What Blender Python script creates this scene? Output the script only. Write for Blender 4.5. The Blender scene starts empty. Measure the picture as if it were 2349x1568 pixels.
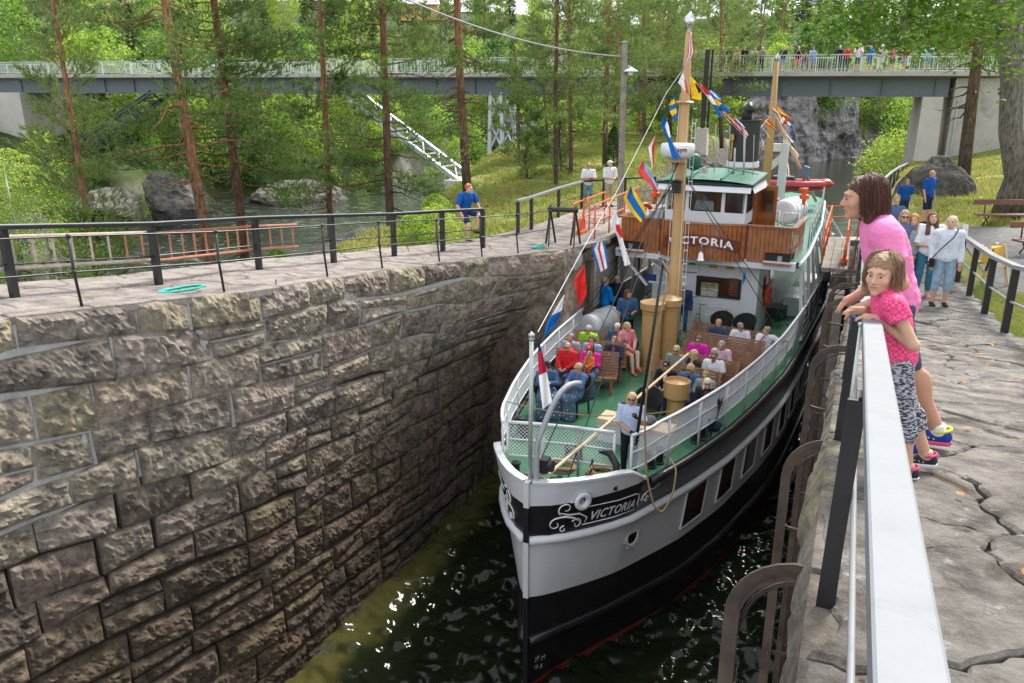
import bpy, math, random, time
import numpy as np
from mathutils import Vector, Matrix, Euler, Quaternion
# ------------------------------------------------------------------ camera, sky, sun, exposure
SC = bpy.context.scene
COL = SC.collection
TH = math.radians(23.0)
PITCH = math.radians(17.3)
CAMZ = 11.0
cam_d = bpy.data.cameras.new("camera")
cam = bpy.data.objects.new("camera", cam_d)
COL.objects.link(cam)
cam.location = (0, 0, CAMZ)
cam.rotation_euler = (math.pi / 2 - PITCH, 0, TH)
cam_d.sensor_width = 36.0
cam_d.lens = 28.0
cam_d.clip_start = 0.05
cam_d.clip_end = 3000
SC.camera = cam
SUN_EL = math.radians(47)
SUN_AZ = math.radians(15)
w = bpy.data.worlds.new("World")
SC.world = w
w.use_nodes = True
nt = w.node_tree
bg = nt.nodes["Background"]
sky = nt.nodes.new("ShaderNodeTexSky")
sky.sky_type = 'NISHITA'
sky.sun_disc = False
sky.sun_elevation = SUN_EL
sky.sun_rotation = SUN_AZ
sky.air_density = 1.0
sky.dust_density = 1.5
tc = nt.nodes.new("ShaderNodeTexCoord")
nz = nt.nodes.new("ShaderNodeTexNoise")
nz.inputs["Scale"].default_value = 2.2
nz.inputs["Detail"].default_value = 7
nz.inputs["Roughness"].default_value = 0.6
rmp = nt.nodes.new("ShaderNodeValToRGB")
rmp.color_ramp.elements[0].position = 0.32
rmp.color_ramp.elements[0].color = (0, 0, 0, 1)
rmp.color_ramp.elements[1].position = 0.52
rmp.color_ramp.elements[1].color = (1, 1, 1, 1)
mxc = nt.nodes.new("ShaderNodeMix")
mxc.data_type = 'RGBA'
nt.links.new(tc.outputs["Generated"], nz.inputs["Vector"])
nt.links.new(nz.outputs["Fac"], rmp.inputs["Fac"])
nt.links.new(rmp.outputs["Color"], mxc.inputs["Factor"])
nt.links.new(sky.outputs["Color"], mxc.inputs[6])
mxc.inputs[7].default_value = (5.6, 5.75, 6.1, 1)
nt.links.new(mxc.outputs[2], bg.inputs["Color"])
bg.inputs["Strength"].default_value = 0.13
sd = bpy.data.lights.new("sun", 'SUN')
sd.energy = 4.0
sd.angle = math.radians(13)
sd.color = (1.0, 0.95, 0.87)
sun = bpy.data.objects.new("sun", sd)
COL.objects.link(sun)
_sv = Vector((math.sin(SUN_AZ) * math.cos(SUN_EL), math.cos(SUN_AZ) * math.cos(SUN_EL), math.sin(SUN_EL)))
sun.rotation_euler = _sv.to_track_quat('Z', 'Y').to_euler()
sun.location = (30, 20, 60)
SC.view_settings.view_transform = 'Standard'
SC.view_settings.look = 'None'
SC.view_settings.exposure = 1.1
SC.view_settings.gamma = 1.0
SC.view_settings.use_curve_mapping = False
SC.render.engine = 'CYCLES'
SC.cycles.use_denoising = True
SC.cycles.max_bounces = 6
SC.cycles.diffuse_bounces = 3
SC.cycles.glossy_bounces = 3
SC.cycles.transmission_bounces = 4
SC.cycles.transparent_max_bounces = 6
SC.cycles.caustics_reflective = False
SC.cycles.caustics_refractive = False
SC.cycles.sample_clamp_indirect = 6.0
# ------------------------------------------------------------------ picture <-> place helpers (used only to place things at their real spots)
PXW = 2349.0
PF = PXW * 28.0 / 36.0
C0 = np.array([0, 0, CAMZ])
FH = np.array([-math.sin(TH), math.cos(TH), 0.0])
RT = np.array([math.cos(TH), math.sin(TH), 0.0])
FWD = FH * math.cos(PITCH) + np.array([0, 0, -math.sin(PITCH)])
UPV = FH * math.sin(PITCH) + np.array([0, 0, math.cos(PITCH)])
def ray(x, y):
 return FWD + RT * (x - 1174.5) / PF + UPV * (784.0 - y) / PF
def at_z(x, y, z):
 r = ray(x, y)
 return C0 + r * (z - CAMZ) / r[2]
def at_d(x, y, d):
 r = ray(x, y)
 return C0 + r * d / (r @ FH)
def cd(xc, d, z=0.0):
 """camera-heading coordinates (sideways, ahead) -> world"""
 p = RT * xc + FH * d
 return np.array([p[0], p[1], z])
DL = math.radians(3.8)
S0 = np.array([-4.68, 11.72, 0.0])
SA = np.array([math.sin(DL), math.cos(DL), 0.0])
SB = np.array([math.cos(DL), -math.sin(DL), 0.0])
def sp(t, s, z):
 return S0 + SB * t + SA * s + np.array([0, 0, z])
def ship_at_s(x, y, s):
 r = ray(x, y)
 k = ((S0 + SA * s - C0) @ SA) / (r @ SA)
 p = C0 + r * k - S0
 return np.array([p @ SB, p @ SA, p[2]])
def ship_at_t(x, y, t):
 r = ray(x, y)
 k = ((S0 + SB * t - C0) @ SB) / (r @ SB)
 p = C0 + r * k - S0
 return np.array([p @ SB, p @ SA, p[2]])
def ship_at_z(x, y, z):
 p = at_z(x, y, z) - S0
 return np.array([p @ SB, p @ SA, z])
def zl(Y):
 return float(np.interp(Y, [-5, 5, 7.4, 10, 12.3, 14, 16.6, 20, 30, 60], [9.5, 8.45, 8.18, 7.88, 7.65, 7.48, 7.2, 7.0, 6.75, 6.6]))
def zr(Y):
 return float(np.interp(Y, [-4, 0, 4.5, 9, 14, 16, 20, 30, 60], [9.95, 9.55, 9.0, 8.2, 7.45, 7.25, 6.95, 6.75, 6.5]))
def wl(Y):
 return float(np.interp(Y, [-2, 6.3, 7.5, 9.3, 10.3, 12.5, 14, 16, 17.5, 18.6, 19.9, 21], [-9.9, -9.68, -9.48, -9.2, -9.02, -8.88, -8.78, -8.55, -8.08, -7.58, -7.0, -6.7]))
def wr(Y):
 return float(np.interp(Y, [-4, 2, 8, 14, 20, 30], [0.0, 0.01, 0.06, 0.17, 0.3, 0.35]))
# ------------------------------------------------------------------ numpy noise
def _hash(ix, iy, iz, seed):
 h = (ix * 374761393 + iy * 668265263 + iz * 2147483647 + seed * 1274126177) & 0xFFFFFFFF
 h = ((h ^ (h >> 13)) * 1274126177) & 0xFFFFFFFF
 h = (h ^ (h >> 16)) & 0xFFFFFF
 return h / float(0xFFFFFF)
def vnoise(p, seed=0):
 """value noise in [-1,1]; p (N,3)"""
 p = np.asarray(p, float)
 f = np.floor(p)
 i = f.astype(np.int64)
 u = p - f
 u = u * u * u * (u * (u * 6 - 15) + 10)
 r = 0.0
 for dx in (0, 1):
  wx = u[:, 0] if dx else 1 - u[:, 0]
  for dy in (0, 1):
   wy = u[:, 1] if dy else 1 - u[:, 1]
   for dz in (0, 1):
    wz = u[:, 2] if dz else 1 - u[:, 2]
    r = r + wx * wy * wz * _hash(i[:, 0] + dx, i[:, 1] + dy, i[:, 2] + dz, seed)
 return r * 2 - 1
def fbm(p, octaves=4, seed=0, gain=0.5, ridged=False):
 a, s, tot = 1.0, 0.0, 0.0
 p = np.asarray(p, float).copy()
 for o in range(octaves):
  n = vnoise(p, seed + o * 17)
  if ridged:
   n = 1 - 2 * np.abs(n)
  s = s + a * n
  tot += a
  a *= gain
  p = p * 2.03 + 11.7
 return s / tot
def hgt(x, y, scale, octaves=4, seed=0):
 P = np.stack([np.asarray(x, float).ravel() / scale, np.asarray(y, float).ravel() / scale, np.zeros(np.size(x))], 1)
 return fbm(P, octaves, seed).reshape(np.shape(x))
# ------------------------------------------------------------------ mesh builder
class MB:
 def __init__(self):
  self.v, self.f, self.m, self.n = [], [], [], 0
 def add(self, v, f, m=0):
  v = np.asarray(v, float).reshape(-1, 3)
  self.v.append(v)
  n = self.n
  for q in f:
   self.f.append(tuple(int(i) + n for i in q))
   self.m.append(m)
  self.n += len(v)
  return self
 def box(self, c, size, rz=0.0, m=0, R=None, taper=1.0):
  sx, sy, sz = [k / 2 for k in size]
  v = np.array([(x * sx * (taper if z > 0 else 1), y * sy * (taper if z > 0 else 1), z * sz) for z in (-1, 1) for y in (-1, 1) for x in (-1, 1)])
  if R is None:
   cs, sn = math.cos(rz), math.sin(rz)
   R = np.array([[cs, -sn, 0], [sn, cs, 0], [0, 0, 1]])
  v = v @ np.asarray(R).T + np.asarray(c, float)
  return self.add(v, [(0, 2, 3, 1), (4, 5, 7, 6), (0, 1, 5, 4), (2, 6, 7, 3), (0, 4, 6, 2), (1, 3, 7, 5)], m)
 def bar(self, a, b, w, h, up=(0, 0, 1), m=0):
  """box beam from a to b, w sideways, h along up"""
  a, b, up = (np.asarray(k, float) for k in (a, b, up))
  d = b - a
  L = np.linalg.norm(d)
  d = d / L
  s = np.cross(d, up)
  if np.linalg.norm(s) < 1e-6:
   s = np.cross(d, (1, 0, 0))
  s /= np.linalg.norm(s)
  u = np.cross(s, d)
  v = [p + s * i * w / 2 + u * j * h / 2 for p in (a, b) for (i, j) in ((-1, -1), (1, -1), (1, 1), (-1, 1))]
  return self.add(v, [(3, 2, 1, 0), (4, 5, 6, 7), (0, 1, 5, 4), (1, 2, 6, 5), (2, 3, 7, 6), (3, 0, 4, 7)], m)
 def tube(self, pts, r, n=8, m=0, cap=True, closed=False):
  pts = np.asarray(pts, float)
  k = len(pts)
  r = np.broadcast_to(np.asarray(r, float), (k,))
  if closed:
   tg = np.roll(pts, -1, 0) - np.roll(pts, 1, 0)
  else:
   tg = np.gradient(pts, axis=0)
  tg /= np.linalg.norm(tg, axis=1)[:, None] + 1e-12
  up = np.array([0, 0, 1.0]) if abs(tg[0][2]) < 0.9 else np.array([1.0, 0, 0])
  s = np.cross(tg[0], up)
  s /= np.linalg.norm(s)
  V = []
  an = np.arange(n) * 2 * math.pi / n
  for i in range(k):
   s = s - tg[i] * (s @ tg[i])
   s /= np.linalg.norm(s) + 1e-12
   u = np.cross(s, tg[i])
   V.append(pts[i] + r[i] * (np.cos(an)[:, None] * s + np.sin(an)[:, None] * u))
  V = np.concatenate(V)
  F = []
  for i in range(k if closed else k - 1):
   j = (i + 1) % k
   for a in range(n):
    b = (a + 1) % n
    F.append((i * n + a, i * n + b, j * n + b, j * n + a))
  if cap and not closed:
   F.append(tuple(range(n))[::-1])
   F.append(tuple((k - 1) * n + a for a in range(n)))
  return self.add(V, F, m)
 def cyl(self, a, b, r0, r1=None, n=12, m=0):
  return self.tube([a, b], [r0, r0 if r1 is None else r1], n, m)
 def lathe(self, prof, o=(0, 0, 0), n=20, m=0, R=None):
  """prof: list of (r, z)"""
  V = []
  for r, z in prof:
   an = np.arange(n) * 2 * math.pi / n
   V.append(np.stack([r * np.cos(an), r * np.sin(an), np.full(n, z)], 1))
  V = np.concatenate(V)
  if R is not None:
   V = V @ np.asarray(R).T
  V = V + np.asarray(o, float)
  F = []
  for i in range(len(prof) - 1):
   for a in range(n):
    b = (a + 1) % n
    F.append((i * n + a, i * n + b, (i + 1) * n + b, (i + 1) * n + a))
  F.append(tuple(range(n))[::-1])
  F.append(tuple((len(prof) - 1) * n + a for a in range(n)))
  return self.add(V, F, m)
 def grid(self, P, m=0, flip=False):
  """P (a,b,3); m int or (a-1,b-1) array"""
  a, b = P.shape[:2]
  F = []
  n = self.n
  M = np.broadcast_to(np.asarray(m), (a - 1, b - 1))
  for i in range(a - 1):
   for j in range(b - 1):
    q = (i * b + j, i * b + j + 1, (i + 1) * b + j + 1, (i + 1) * b + j)
    self.f.append(tuple(k + n for k in (q[::-1] if flip else q)))
    self.m.append(int(M[i, j]))
  self.v.append(P.reshape(-1, 3).astype(float))
  self.n += a * b
  return self
 def prism(self, poly, z0, z1, m=0):
  poly = np.asarray(poly, float)
  n = len(poly)
  z0 = np.broadcast_to(np.asarray(z0, float), (n,))
  z1 = np.broadcast_to(np.asarray(z1, float), (n,))
  v = np.concatenate([np.column_stack([poly, z0]), np.column_stack([poly, z1])])
  F = [tuple(range(n))[::-1], tuple(range(n, 2 * n))]
  for i in range(n):
   j = (i + 1) % n
   F.append((i, j, n + j, n + i))
  return self.add(v, F, m)
 def mesh(self, name, mats, smooth=False):
  me = bpy.data.meshes.new(name)
  V = np.concatenate(self.v) if self.v else np.zeros((0, 3))
  nv = len(V)
  me.vertices.add(nv)
  me.vertices.foreach_set("co", V.ravel())
  ls = np.fromiter((len(q) for q in self.f), np.int32, len(self.f))
  st = np.concatenate([[0], np.cumsum(ls)[:-1]]).astype(np.int32) if len(ls) else ls
  me.loops.add(int(ls.sum()))
  me.loops.foreach_set("vertex_index", np.fromiter((i for q in self.f for i in q), np.int32, int(ls.sum())))
  me.polygons.add(len(ls))
  me.polygons.foreach_set("loop_start", st)
  me.polygons.foreach_set("material_index", np.asarray(self.m, np.int32))
  me.polygons.foreach_set("use_smooth", np.full(len(ls), bool(smooth)))
  for mm in (mats if isinstance(mats, (list, tuple)) else [mats]):
   me.materials.append(mm)
  me.update(calc_edges=True)
  me.validate()
  return me
 def build(self, name, mats, parent=None, smooth=False, world=False):
  return link(name, self.mesh(name, mats, smooth), parent, world)
def chain(o):
 M = Matrix.Identity(4)
 while o is not None:
  M = M_step(o) @ M
  o = o.parent
 return M
def M_step(o):
 b = Matrix.LocRotScale(o.location, o.rotation_euler, o.scale)
 return (o.matrix_parent_inverse @ b) if o.parent else b
def link(name, me, parent=None, world=False):
 o = bpy.data.objects.new(name, me)
 COL.objects.link(o)
 if parent is not None:
  o.parent = parent
  if world:
   o.matrix_parent_inverse = chain(parent).inverted()
 return o
def fast_mesh(name, V, quads, mats, smooth=True, mi=None):
 """big meshes straight from arrays; quads (N,3 or 4)"""
 V = np.asarray(V, np.float64)
 Q = np.asarray(quads, np.int32)
 me = bpy.data.meshes.new(name)
 me.vertices.add(len(V))
 me.vertices.foreach_set("co", V.ravel())
 k = Q.shape[1]
 me.loops.add(Q.size)
 me.loops.foreach_set("vertex_index", Q.ravel())
 me.polygons.add(len(Q))
 me.polygons.foreach_set("loop_start", np.arange(0, Q.size, k, dtype=np.int32))
 if mi is not None:
  me.polygons.foreach_set("material_index", np.asarray(mi, np.int32))
 me.polygons.foreach_set("use_smooth", np.full(len(Q), bool(smooth)))
 for mm in (mats if isinstance(mats, (list, tuple)) else [mats]):
  me.materials.append(mm)
 me.update(calc_edges=True)
 return me
def grid_quads(a, b):
 i = np.arange(a - 1)[:, None] * b + np.arange(b - 1)[None, :]
 i = i.ravel()
 return np.stack([i, i + 1, i + b + 1, i + b], 1)
def tag(o, label=None, cat=None, group=None, kind=None):
 if label:
  o["label"] = label
 if cat:
  o["category"] = cat
 if group:
  o["group"] = group
 if kind:
  o["kind"] = kind
 return o
def thing(name, label, cat, loc=(0, 0, 0), rz=0.0, group=None):
 o = bpy.data.objects.new(name, None)
 COL.objects.link(o)
 o.location = tuple(float(k) for k in loc)
 o.rotation_euler = (0, 0, rz)
 o.empty_display_size = 0.2
 return tag(o, label, cat, group)
def copy_tree(o, parent=None):
 c = o.copy()
 COL.objects.link(c)
 if parent is not None:
  c.parent = parent
 for ch in list(o.children):
  copy_tree(ch, c)
 return c
def struct(o, kind="structure"):
 o["kind"] = kind
 return o
def catenary(a, b, sag, n=16):
 a, b = np.asarray(a, float), np.asarray(b, float)
 t = np.linspace(0, 1, n)[:, None]
 P = a + (b - a) * t
 P[:, 2] -= (4 * sag * t * (1 - t))[:, 0]
 return P
# ------------------------------------------------------------------ materials
MATS = {}
def nmat(name):
 m = bpy.data.materials.new(name)
 m.use_nodes = True
 return m, m.node_tree, m.node_tree.nodes["Principled BSDF"]
def mat(name, col, rough=0.6, metal=0.0, var=0.14, streak=False, island=0.0, scale=6.0, bump=0.0, bscale=40.0, spec=0.5, dirt=0.0, dirtcol=(0.1, 0.08, 0.06), coat=0.0, sheen=0.0):
 if name in MATS:
  return MATS[name]
 m, t, b = nmat(name)
 N, L = t.nodes, t.links
 tc = N.new("ShaderNodeTexCoord")
 n1 = N.new("ShaderNodeTexNoise")
 n1.inputs["Scale"].default_value = scale
 n1.inputs["Detail"].default_value = 5
 n1.inputs["Roughness"].default_value = 0.65
 L.new(tc.outputs["Object"], n1.inputs["Vector"])
 r = N.new("ShaderNodeValToRGB")
 c0 = [max(0, c * (1 - var)) for c in col]
 c1 = [min(1, c * (1 + var)) for c in col]
 r.color_ramp.elements[0].position = 0.3
 r.color_ramp.elements[1].position = 0.7
 r.color_ramp.elements[0].color = (*c0, 1)
 r.color_ramp.elements[1].color = (*c1, 1)
 if island:
  gi = N.new("ShaderNodeNewGeometry")
  ai = N.new("ShaderNodeMath")
  ai.operation = 'MULTIPLY_ADD'
  L.new(gi.outputs["Random Per Island"], ai.inputs[0])
  ai.inputs[1].default_value = island
  L.new(n1.outputs["Fac"], ai.inputs[2])
  L.new(ai.outputs[0], r.inputs["Fac"])
  r.color_ramp.elements[1].position = 0.7 + island
 else:
  L.new(n1.outputs["Fac"], r.inputs["Fac"])
 out = r.outputs["Color"]
 if dirt > 0:
  n2 = N.new("ShaderNodeTexNoise")
  n2.inputs["Scale"].default_value = scale * 0.6
  n2.inputs["Detail"].default_value = 8
  n2.inputs["Roughness"].default_value = 0.75
  if streak:
   mp = N.new("ShaderNodeMapping")
   mp.inputs["Scale"].default_value = (1, 1, 0.12)
   L.new(tc.outputs["Object"], mp.inputs["Vector"])
   L.new(mp.outputs["Vector"], n2.inputs["Vector"])
  else:
   L.new(tc.outputs["Object"], n2.inputs["Vector"])
  r2 = N.new("ShaderNodeValToRGB")
  r2.color_ramp.elements[0].position = 0.55
  r2.color_ramp.elements[1].position = 0.75
  r2.color_ramp.elements[1].color = (dirt, dirt, dirt, 1)
  r2.color_ramp.elements[0].color = (0, 0, 0, 1)
  L.new(n2.outputs["Fac"], r2.inputs["Fac"])
  mx = N.new("ShaderNodeMix")
  mx.data_type = 'RGBA'
  L.new(r2.outputs["Color"], mx.inputs["Factor"])
  L.new(out, mx.inputs[6])
  mx.inputs[7].default_value = (*dirtcol, 1)
  out = mx.outputs[2]
 L.new(out, b.inputs["Base Color"])
 b.inputs["Roughness"].default_value = rough
 b.inputs["Metallic"].default_value = metal
 b.inputs["Specular IOR Level"].default_value = spec
 if coat:
  b.inputs["Coat Weight"].default_value = coat
 if sheen:
  b.inputs["Sheen Weight"].default_value = sheen
 if bump > 0:
  n3 = N.new("ShaderNodeTexNoise")
  n3.inputs["Scale"].default_value = bscale
  n3.inputs["Detail"].default_value = 6
  n3.inputs["Roughness"].default_value = 0.7
  L.new(tc.outputs["Object"], n3.inputs["Vector"])
  bp = N.new("ShaderNodeBump")
  bp.inputs["Strength"].default_value = bump
  bp.inputs["Distance"].default_value = 0.05
  L.new(n3.outputs["Fac"], bp.inputs["Height"])
  L.new(bp.outputs["Normal"], b.inputs["Normal"])
 MATS[name] = m
 return m
def fin(col, name=None, rough=0.7, var=0.1):
 """cloth-like colour by value, cached"""
 key = name or "cloth_%02x%02x%02x" % tuple(int(255 * c) for c in col)
 return mat(key, col, rough=rough, var=var, scale=14, bump=0.25, bscale=90, spec=0.2)
# ------------------------------------------------------------------ setting materials
def m_stone_wall():
 m, t, b = nmat("wall_stone")
 N, L = t.nodes, t.links
 geo = N.new("ShaderNodeNewGeometry")
 oi = N.new("ShaderNodeObjectInfo")
 tc = N.new("ShaderNodeTexCoord")
 pal = N.new("ShaderNodeValToRGB")
 e = pal.color_ramp.elements
 e[0].position, e[0].color = 0.0, (0.34, 0.31, 0.26, 1)
 e[1].position, e[1].color = 1.0, (0.20, 0.175, 0.15, 1)
 for p, c in ((0.2, (0.42, 0.39, 0.34)), (0.4, (0.37, 0.31, 0.285)), (0.55, (0.40, 0.37, 0.28)), (0.7, (0.27, 0.245, 0.23)), (0.85, (0.40, 0.36, 0.34))):
  k = e.new(p)
  k.color = (*c, 1)
 L.new(oi.outputs["Random"], pal.inputs["Fac"])
 n1 = N.new("ShaderNodeTexNoise")
 n1.inputs["Scale"].default_value = 3.5
 n1.inputs["Detail"].default_value = 8
 n1.inputs["Roughness"].default_value = 0.72
 L.new(geo.outputs["Position"], n1.inputs["Vector"])
 r1 = N.new("ShaderNodeValToRGB")
 r1.color_ramp.elements[0].position = 0.32
 r1.color_ramp.elements[1].position = 0.68
 r1.color_ramp.elements[0].color = (0.30, 0.28, 0.28, 1)
 r1.color_ramp.elements[1].color = (1.8, 1.72, 1.52, 1)
 L.new(n1.outputs["Fac"], r1.inputs["Fac"])
 mul = N.new("ShaderNodeMix")
 mul.data_type = 'RGBA'
 mul.blend_type = 'MULTIPLY'
 mul.inputs["Factor"].default_value = 1
 L.new(pal.outputs["Color"], mul.inputs[6])
 L.new(r1.outputs["Color"], mul.inputs[7])
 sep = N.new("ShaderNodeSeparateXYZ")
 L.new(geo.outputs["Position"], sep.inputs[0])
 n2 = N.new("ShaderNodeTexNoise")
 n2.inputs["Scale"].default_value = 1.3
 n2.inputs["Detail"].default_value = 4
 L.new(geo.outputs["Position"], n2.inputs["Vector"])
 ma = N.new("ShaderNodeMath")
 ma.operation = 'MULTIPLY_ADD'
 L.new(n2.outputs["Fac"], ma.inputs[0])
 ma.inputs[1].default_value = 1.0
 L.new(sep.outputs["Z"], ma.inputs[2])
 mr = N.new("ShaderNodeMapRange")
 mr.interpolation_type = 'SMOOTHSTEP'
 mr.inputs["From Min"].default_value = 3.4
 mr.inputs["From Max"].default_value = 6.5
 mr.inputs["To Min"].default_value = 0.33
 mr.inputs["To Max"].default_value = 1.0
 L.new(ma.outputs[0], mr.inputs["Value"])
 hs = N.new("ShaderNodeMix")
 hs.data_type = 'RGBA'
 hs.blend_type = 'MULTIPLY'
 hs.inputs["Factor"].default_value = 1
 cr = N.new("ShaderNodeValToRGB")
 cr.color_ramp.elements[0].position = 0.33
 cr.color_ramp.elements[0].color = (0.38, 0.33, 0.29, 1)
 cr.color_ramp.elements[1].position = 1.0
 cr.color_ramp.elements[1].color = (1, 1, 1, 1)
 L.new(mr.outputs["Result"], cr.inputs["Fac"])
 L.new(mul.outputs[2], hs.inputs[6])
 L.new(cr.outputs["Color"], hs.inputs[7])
 mp = N.new("ShaderNodeMapping")
 mp.inputs["Scale"].default_value = (9, 9, 1.6)
 L.new(geo.outputs["Position"], mp.inputs["Vector"])
 n4 = N.new("ShaderNodeTexNoise")
 n4.inputs["Scale"].default_value = 1.0
 n4.inputs["Detail"].default_value = 7
 n4.inputs["Roughness"].default_value = 0.7
 L.new(mp.outputs["Vector"], n4.inputs["Vector"])
 r4 = N.new("ShaderNodeValToRGB")
 r4.color_ramp.elements[0].position = 0.56
 r4.color_ramp.elements[1].position = 0.72
 r4.color_ramp.elements[1].color = (0.45, 0.45, 0.45, 1)
 L.new(n4.outputs["Fac"], r4.inputs["Fac"])
 mx4 = N.new("ShaderNodeMix")
 mx4.data_type = 'RGBA'
 L.new(r4.outputs["Color"], mx4.inputs["Factor"])
 L.new(hs.outputs[2], mx4.inputs[6])
 mx4.inputs[7].default_value = (0.40, 0.37, 0.30, 1)
 L.new(mx4.outputs[2], b.inputs["Base Color"])
 b.inputs["Roughness"].default_value = 0.8
 b.inputs["Specular IOR Level"].default_value = 0.3
 v = N.new("ShaderNodeTexNoise")
 v.inputs["Scale"].default_value = 9
 v.inputs["Detail"].default_value = 10
 v.inputs["Roughness"].default_value = 0.78
 v.inputs["Distortion"].default_value = 0.6
 L.new(geo.outputs["Position"], v.inputs["Vector"])
 bp = N.new("ShaderNodeBump")
 bp.inputs["Strength"].default_value = 1.0
 bp.inputs["Distance"].default_value = 0.12
 L.new(v.outputs["Fac"], bp.inputs["Height"])
 L.new(bp.outputs["Normal"], b.inputs["Normal"])
 return m
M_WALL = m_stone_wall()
M_MORTAR = mat("mortar", (0.43, 0.43, 0.41), 0.9, var=0.2, scale=5, bump=0.5, bscale=25)
M_JOINT = mat("dark_joint", (0.05, 0.04, 0.03), 0.95, var=0.4, scale=4, bump=0.5)
def m_ground(name, ramp, scale, bump=0.4, bscale=30, rough=0.95, extra=None, bdist=0.05, lichen=None):
 m, t, b = nmat(name)
 N, L = t.nodes, t.links
 geo = N.new("ShaderNodeNewGeometry")
 n = N.new("ShaderNodeTexNoise")
 n.inputs["Scale"].default_value = scale
 n.inputs["Detail"].default_value = 10
 n.inputs["Roughness"].default_value = 0.7
 L.new(geo.outputs["Position"], n.inputs["Vector"])
 r = N.new("ShaderNodeValToRGB")
 e = r.color_ramp.elements
 e[0].position, e[0].color = ramp[0][0], (*ramp[0][1], 1)
 e[1].position, e[1].color = ramp[-1][0], (*ramp[-1][1], 1)
 for p, c in ramp[1:-1]:
  k = e.new(p)
  k.color = (*c, 1)
 L.new(n.outputs["Fac"], r.inputs["Fac"])
 out = r.outputs["Color"]
 if extra:
  sep = N.new("ShaderNodeSeparateXYZ")
  L.new(geo.outputs["Normal"], sep.inputs[0])
  mr = N.new("ShaderNodeMapRange")
  mr.inputs["From Min"].default_value = extra[0]
  mr.inputs["From Max"].default_value = extra[1]
  L.new(sep.outputs["Z"], mr.inputs["Value"])
  n2 = N.new("ShaderNodeTexNoise")
  n2.inputs["Scale"].default_value = extra[4]
  n2.inputs["Detail"].default_value = 10
  n2.inputs["Roughness"].default_value = 0.75
  L.new(geo.outputs["Position"], n2.inputs["Vector"])
  r2 = N.new("ShaderNodeValToRGB")
  r2.color_ramp.elements[0].position = 0.35
  r2.color_ramp.elements[1].position = 0.68
  r2.color_ramp.elements[0].color = (*extra[2], 1)
  r2.color_ramp.elements[1].color = (*extra[3], 1)
  L.new(n2.outputs["Fac"], r2.inputs["Fac"])
  mx = N.new("ShaderNodeMix")
  mx.data_type = 'RGBA'
  L.new(mr.outputs["Result"], mx.inputs["Factor"])
  L.new(r2.outputs["Color"], mx.inputs[6])
  L.new(out, mx.inputs[7])
  out = mx.outputs[2]
 for q, (sc_, lo_, hi_, c_) in enumerate(lichen or ()):
  n5 = N.new("ShaderNodeTexNoise")
  n5.inputs["Scale"].default_value = sc_
  n5.inputs["Detail"].default_value = 9
  n5.inputs["Roughness"].default_value = 0.68
  n5.inputs["Distortion"].default_value = 0.7 * q
  L.new(geo.outputs["Position"], n5.inputs["Vector"])
  m5 = N.new("ShaderNodeMapRange")
  m5.inputs["From Min"].default_value = lo_
  m5.inputs["From Max"].default_value = hi_
  L.new(n5.outputs["Fac"], m5.inputs["Value"])
  x5 = N.new("ShaderNodeMix")
  x5.data_type = 'RGBA'
  L.new(m5.outputs["Result"], x5.inputs["Factor"])
  L.new(out, x5.inputs[6])
  x5.inputs[7].default_value = (*c_, 1)
  out = x5.outputs[2]
 L.new(out, b.inputs["Base Color"])
 b.inputs["Roughness"].default_value = rough
 b.inputs["Specular IOR Level"].default_value = 0.25
 v = N.new("ShaderNodeTexNoise")
 v.inputs["Scale"].default_value = bscale
 v.inputs["Detail"].default_value = 10
 v.inputs["Roughness"].default_value = 0.75
 L.new(geo.outputs["Position"], v.inputs["Vector"])
 bp = N.new("ShaderNodeBump")
 bp.inputs["Strength"].default_value = bump
 bp.inputs["Distance"].default_value = bdist
 L.new(v.outputs["Fac"], bp.inputs["Height"])
 L.new(bp.outputs["Normal"], b.inputs["Normal"])
 return m
M_GRASS = m_ground("meadow", [(0.28, (0.07, 0.11, 0.02)), (0.45, (0.14, 0.19, 0.035)), (0.56, (0.22, 0.21, 0.055)), (0.68, (0.25, 0.20, 0.085)), (0.78, (0.15, 0.11, 0.05))], 0.55, 0.8, 22, extra=(0.45, 0.75, (0.055, 0.05, 0.048), (0.24, 0.215, 0.19), 1.2))
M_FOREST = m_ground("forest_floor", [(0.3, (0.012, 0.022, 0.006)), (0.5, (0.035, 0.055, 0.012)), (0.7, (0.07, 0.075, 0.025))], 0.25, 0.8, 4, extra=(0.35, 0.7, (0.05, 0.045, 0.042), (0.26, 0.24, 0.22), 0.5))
M_CLIFF = m_ground("cliff_rock", [(0.34, (0.05, 0.048, 0.05)), (0.44, (0.24, 0.225, 0.22)), (0.56, (0.42, 0.40, 0.385)), (0.66, (0.42, 0.37, 0.29)), (0.74, (0.12, 0.15, 0.04))], 0.55, 1.0, 1.6, bdist=0.5)
M_ROCK = m_ground("mossy_rock", [(0.3, (0.03, 0.03, 0.03)), (0.48, (0.10, 0.095, 0.085)), (0.60, (0.19, 0.175, 0.15)), (0.72, (0.12, 0.13, 0.035))], 1.3, 1.0, 6, bdist=0.15)
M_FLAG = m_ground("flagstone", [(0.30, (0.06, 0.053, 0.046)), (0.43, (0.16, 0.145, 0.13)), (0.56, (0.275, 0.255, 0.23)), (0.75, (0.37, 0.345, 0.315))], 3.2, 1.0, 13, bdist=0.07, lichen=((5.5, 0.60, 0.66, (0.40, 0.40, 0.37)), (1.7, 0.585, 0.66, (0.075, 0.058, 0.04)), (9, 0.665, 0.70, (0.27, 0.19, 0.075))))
M_FLAGL = m_ground("left_flagstone", [(0.30, (0.10, 0.085, 0.075)), (0.5, (0.26, 0.23, 0.21)), (0.7, (0.38, 0.34, 0.315))], 2.6, 1.0, 16, bdist=0.05)  # slightly paler flagstone without lichen, for the left walkway and quay
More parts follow.
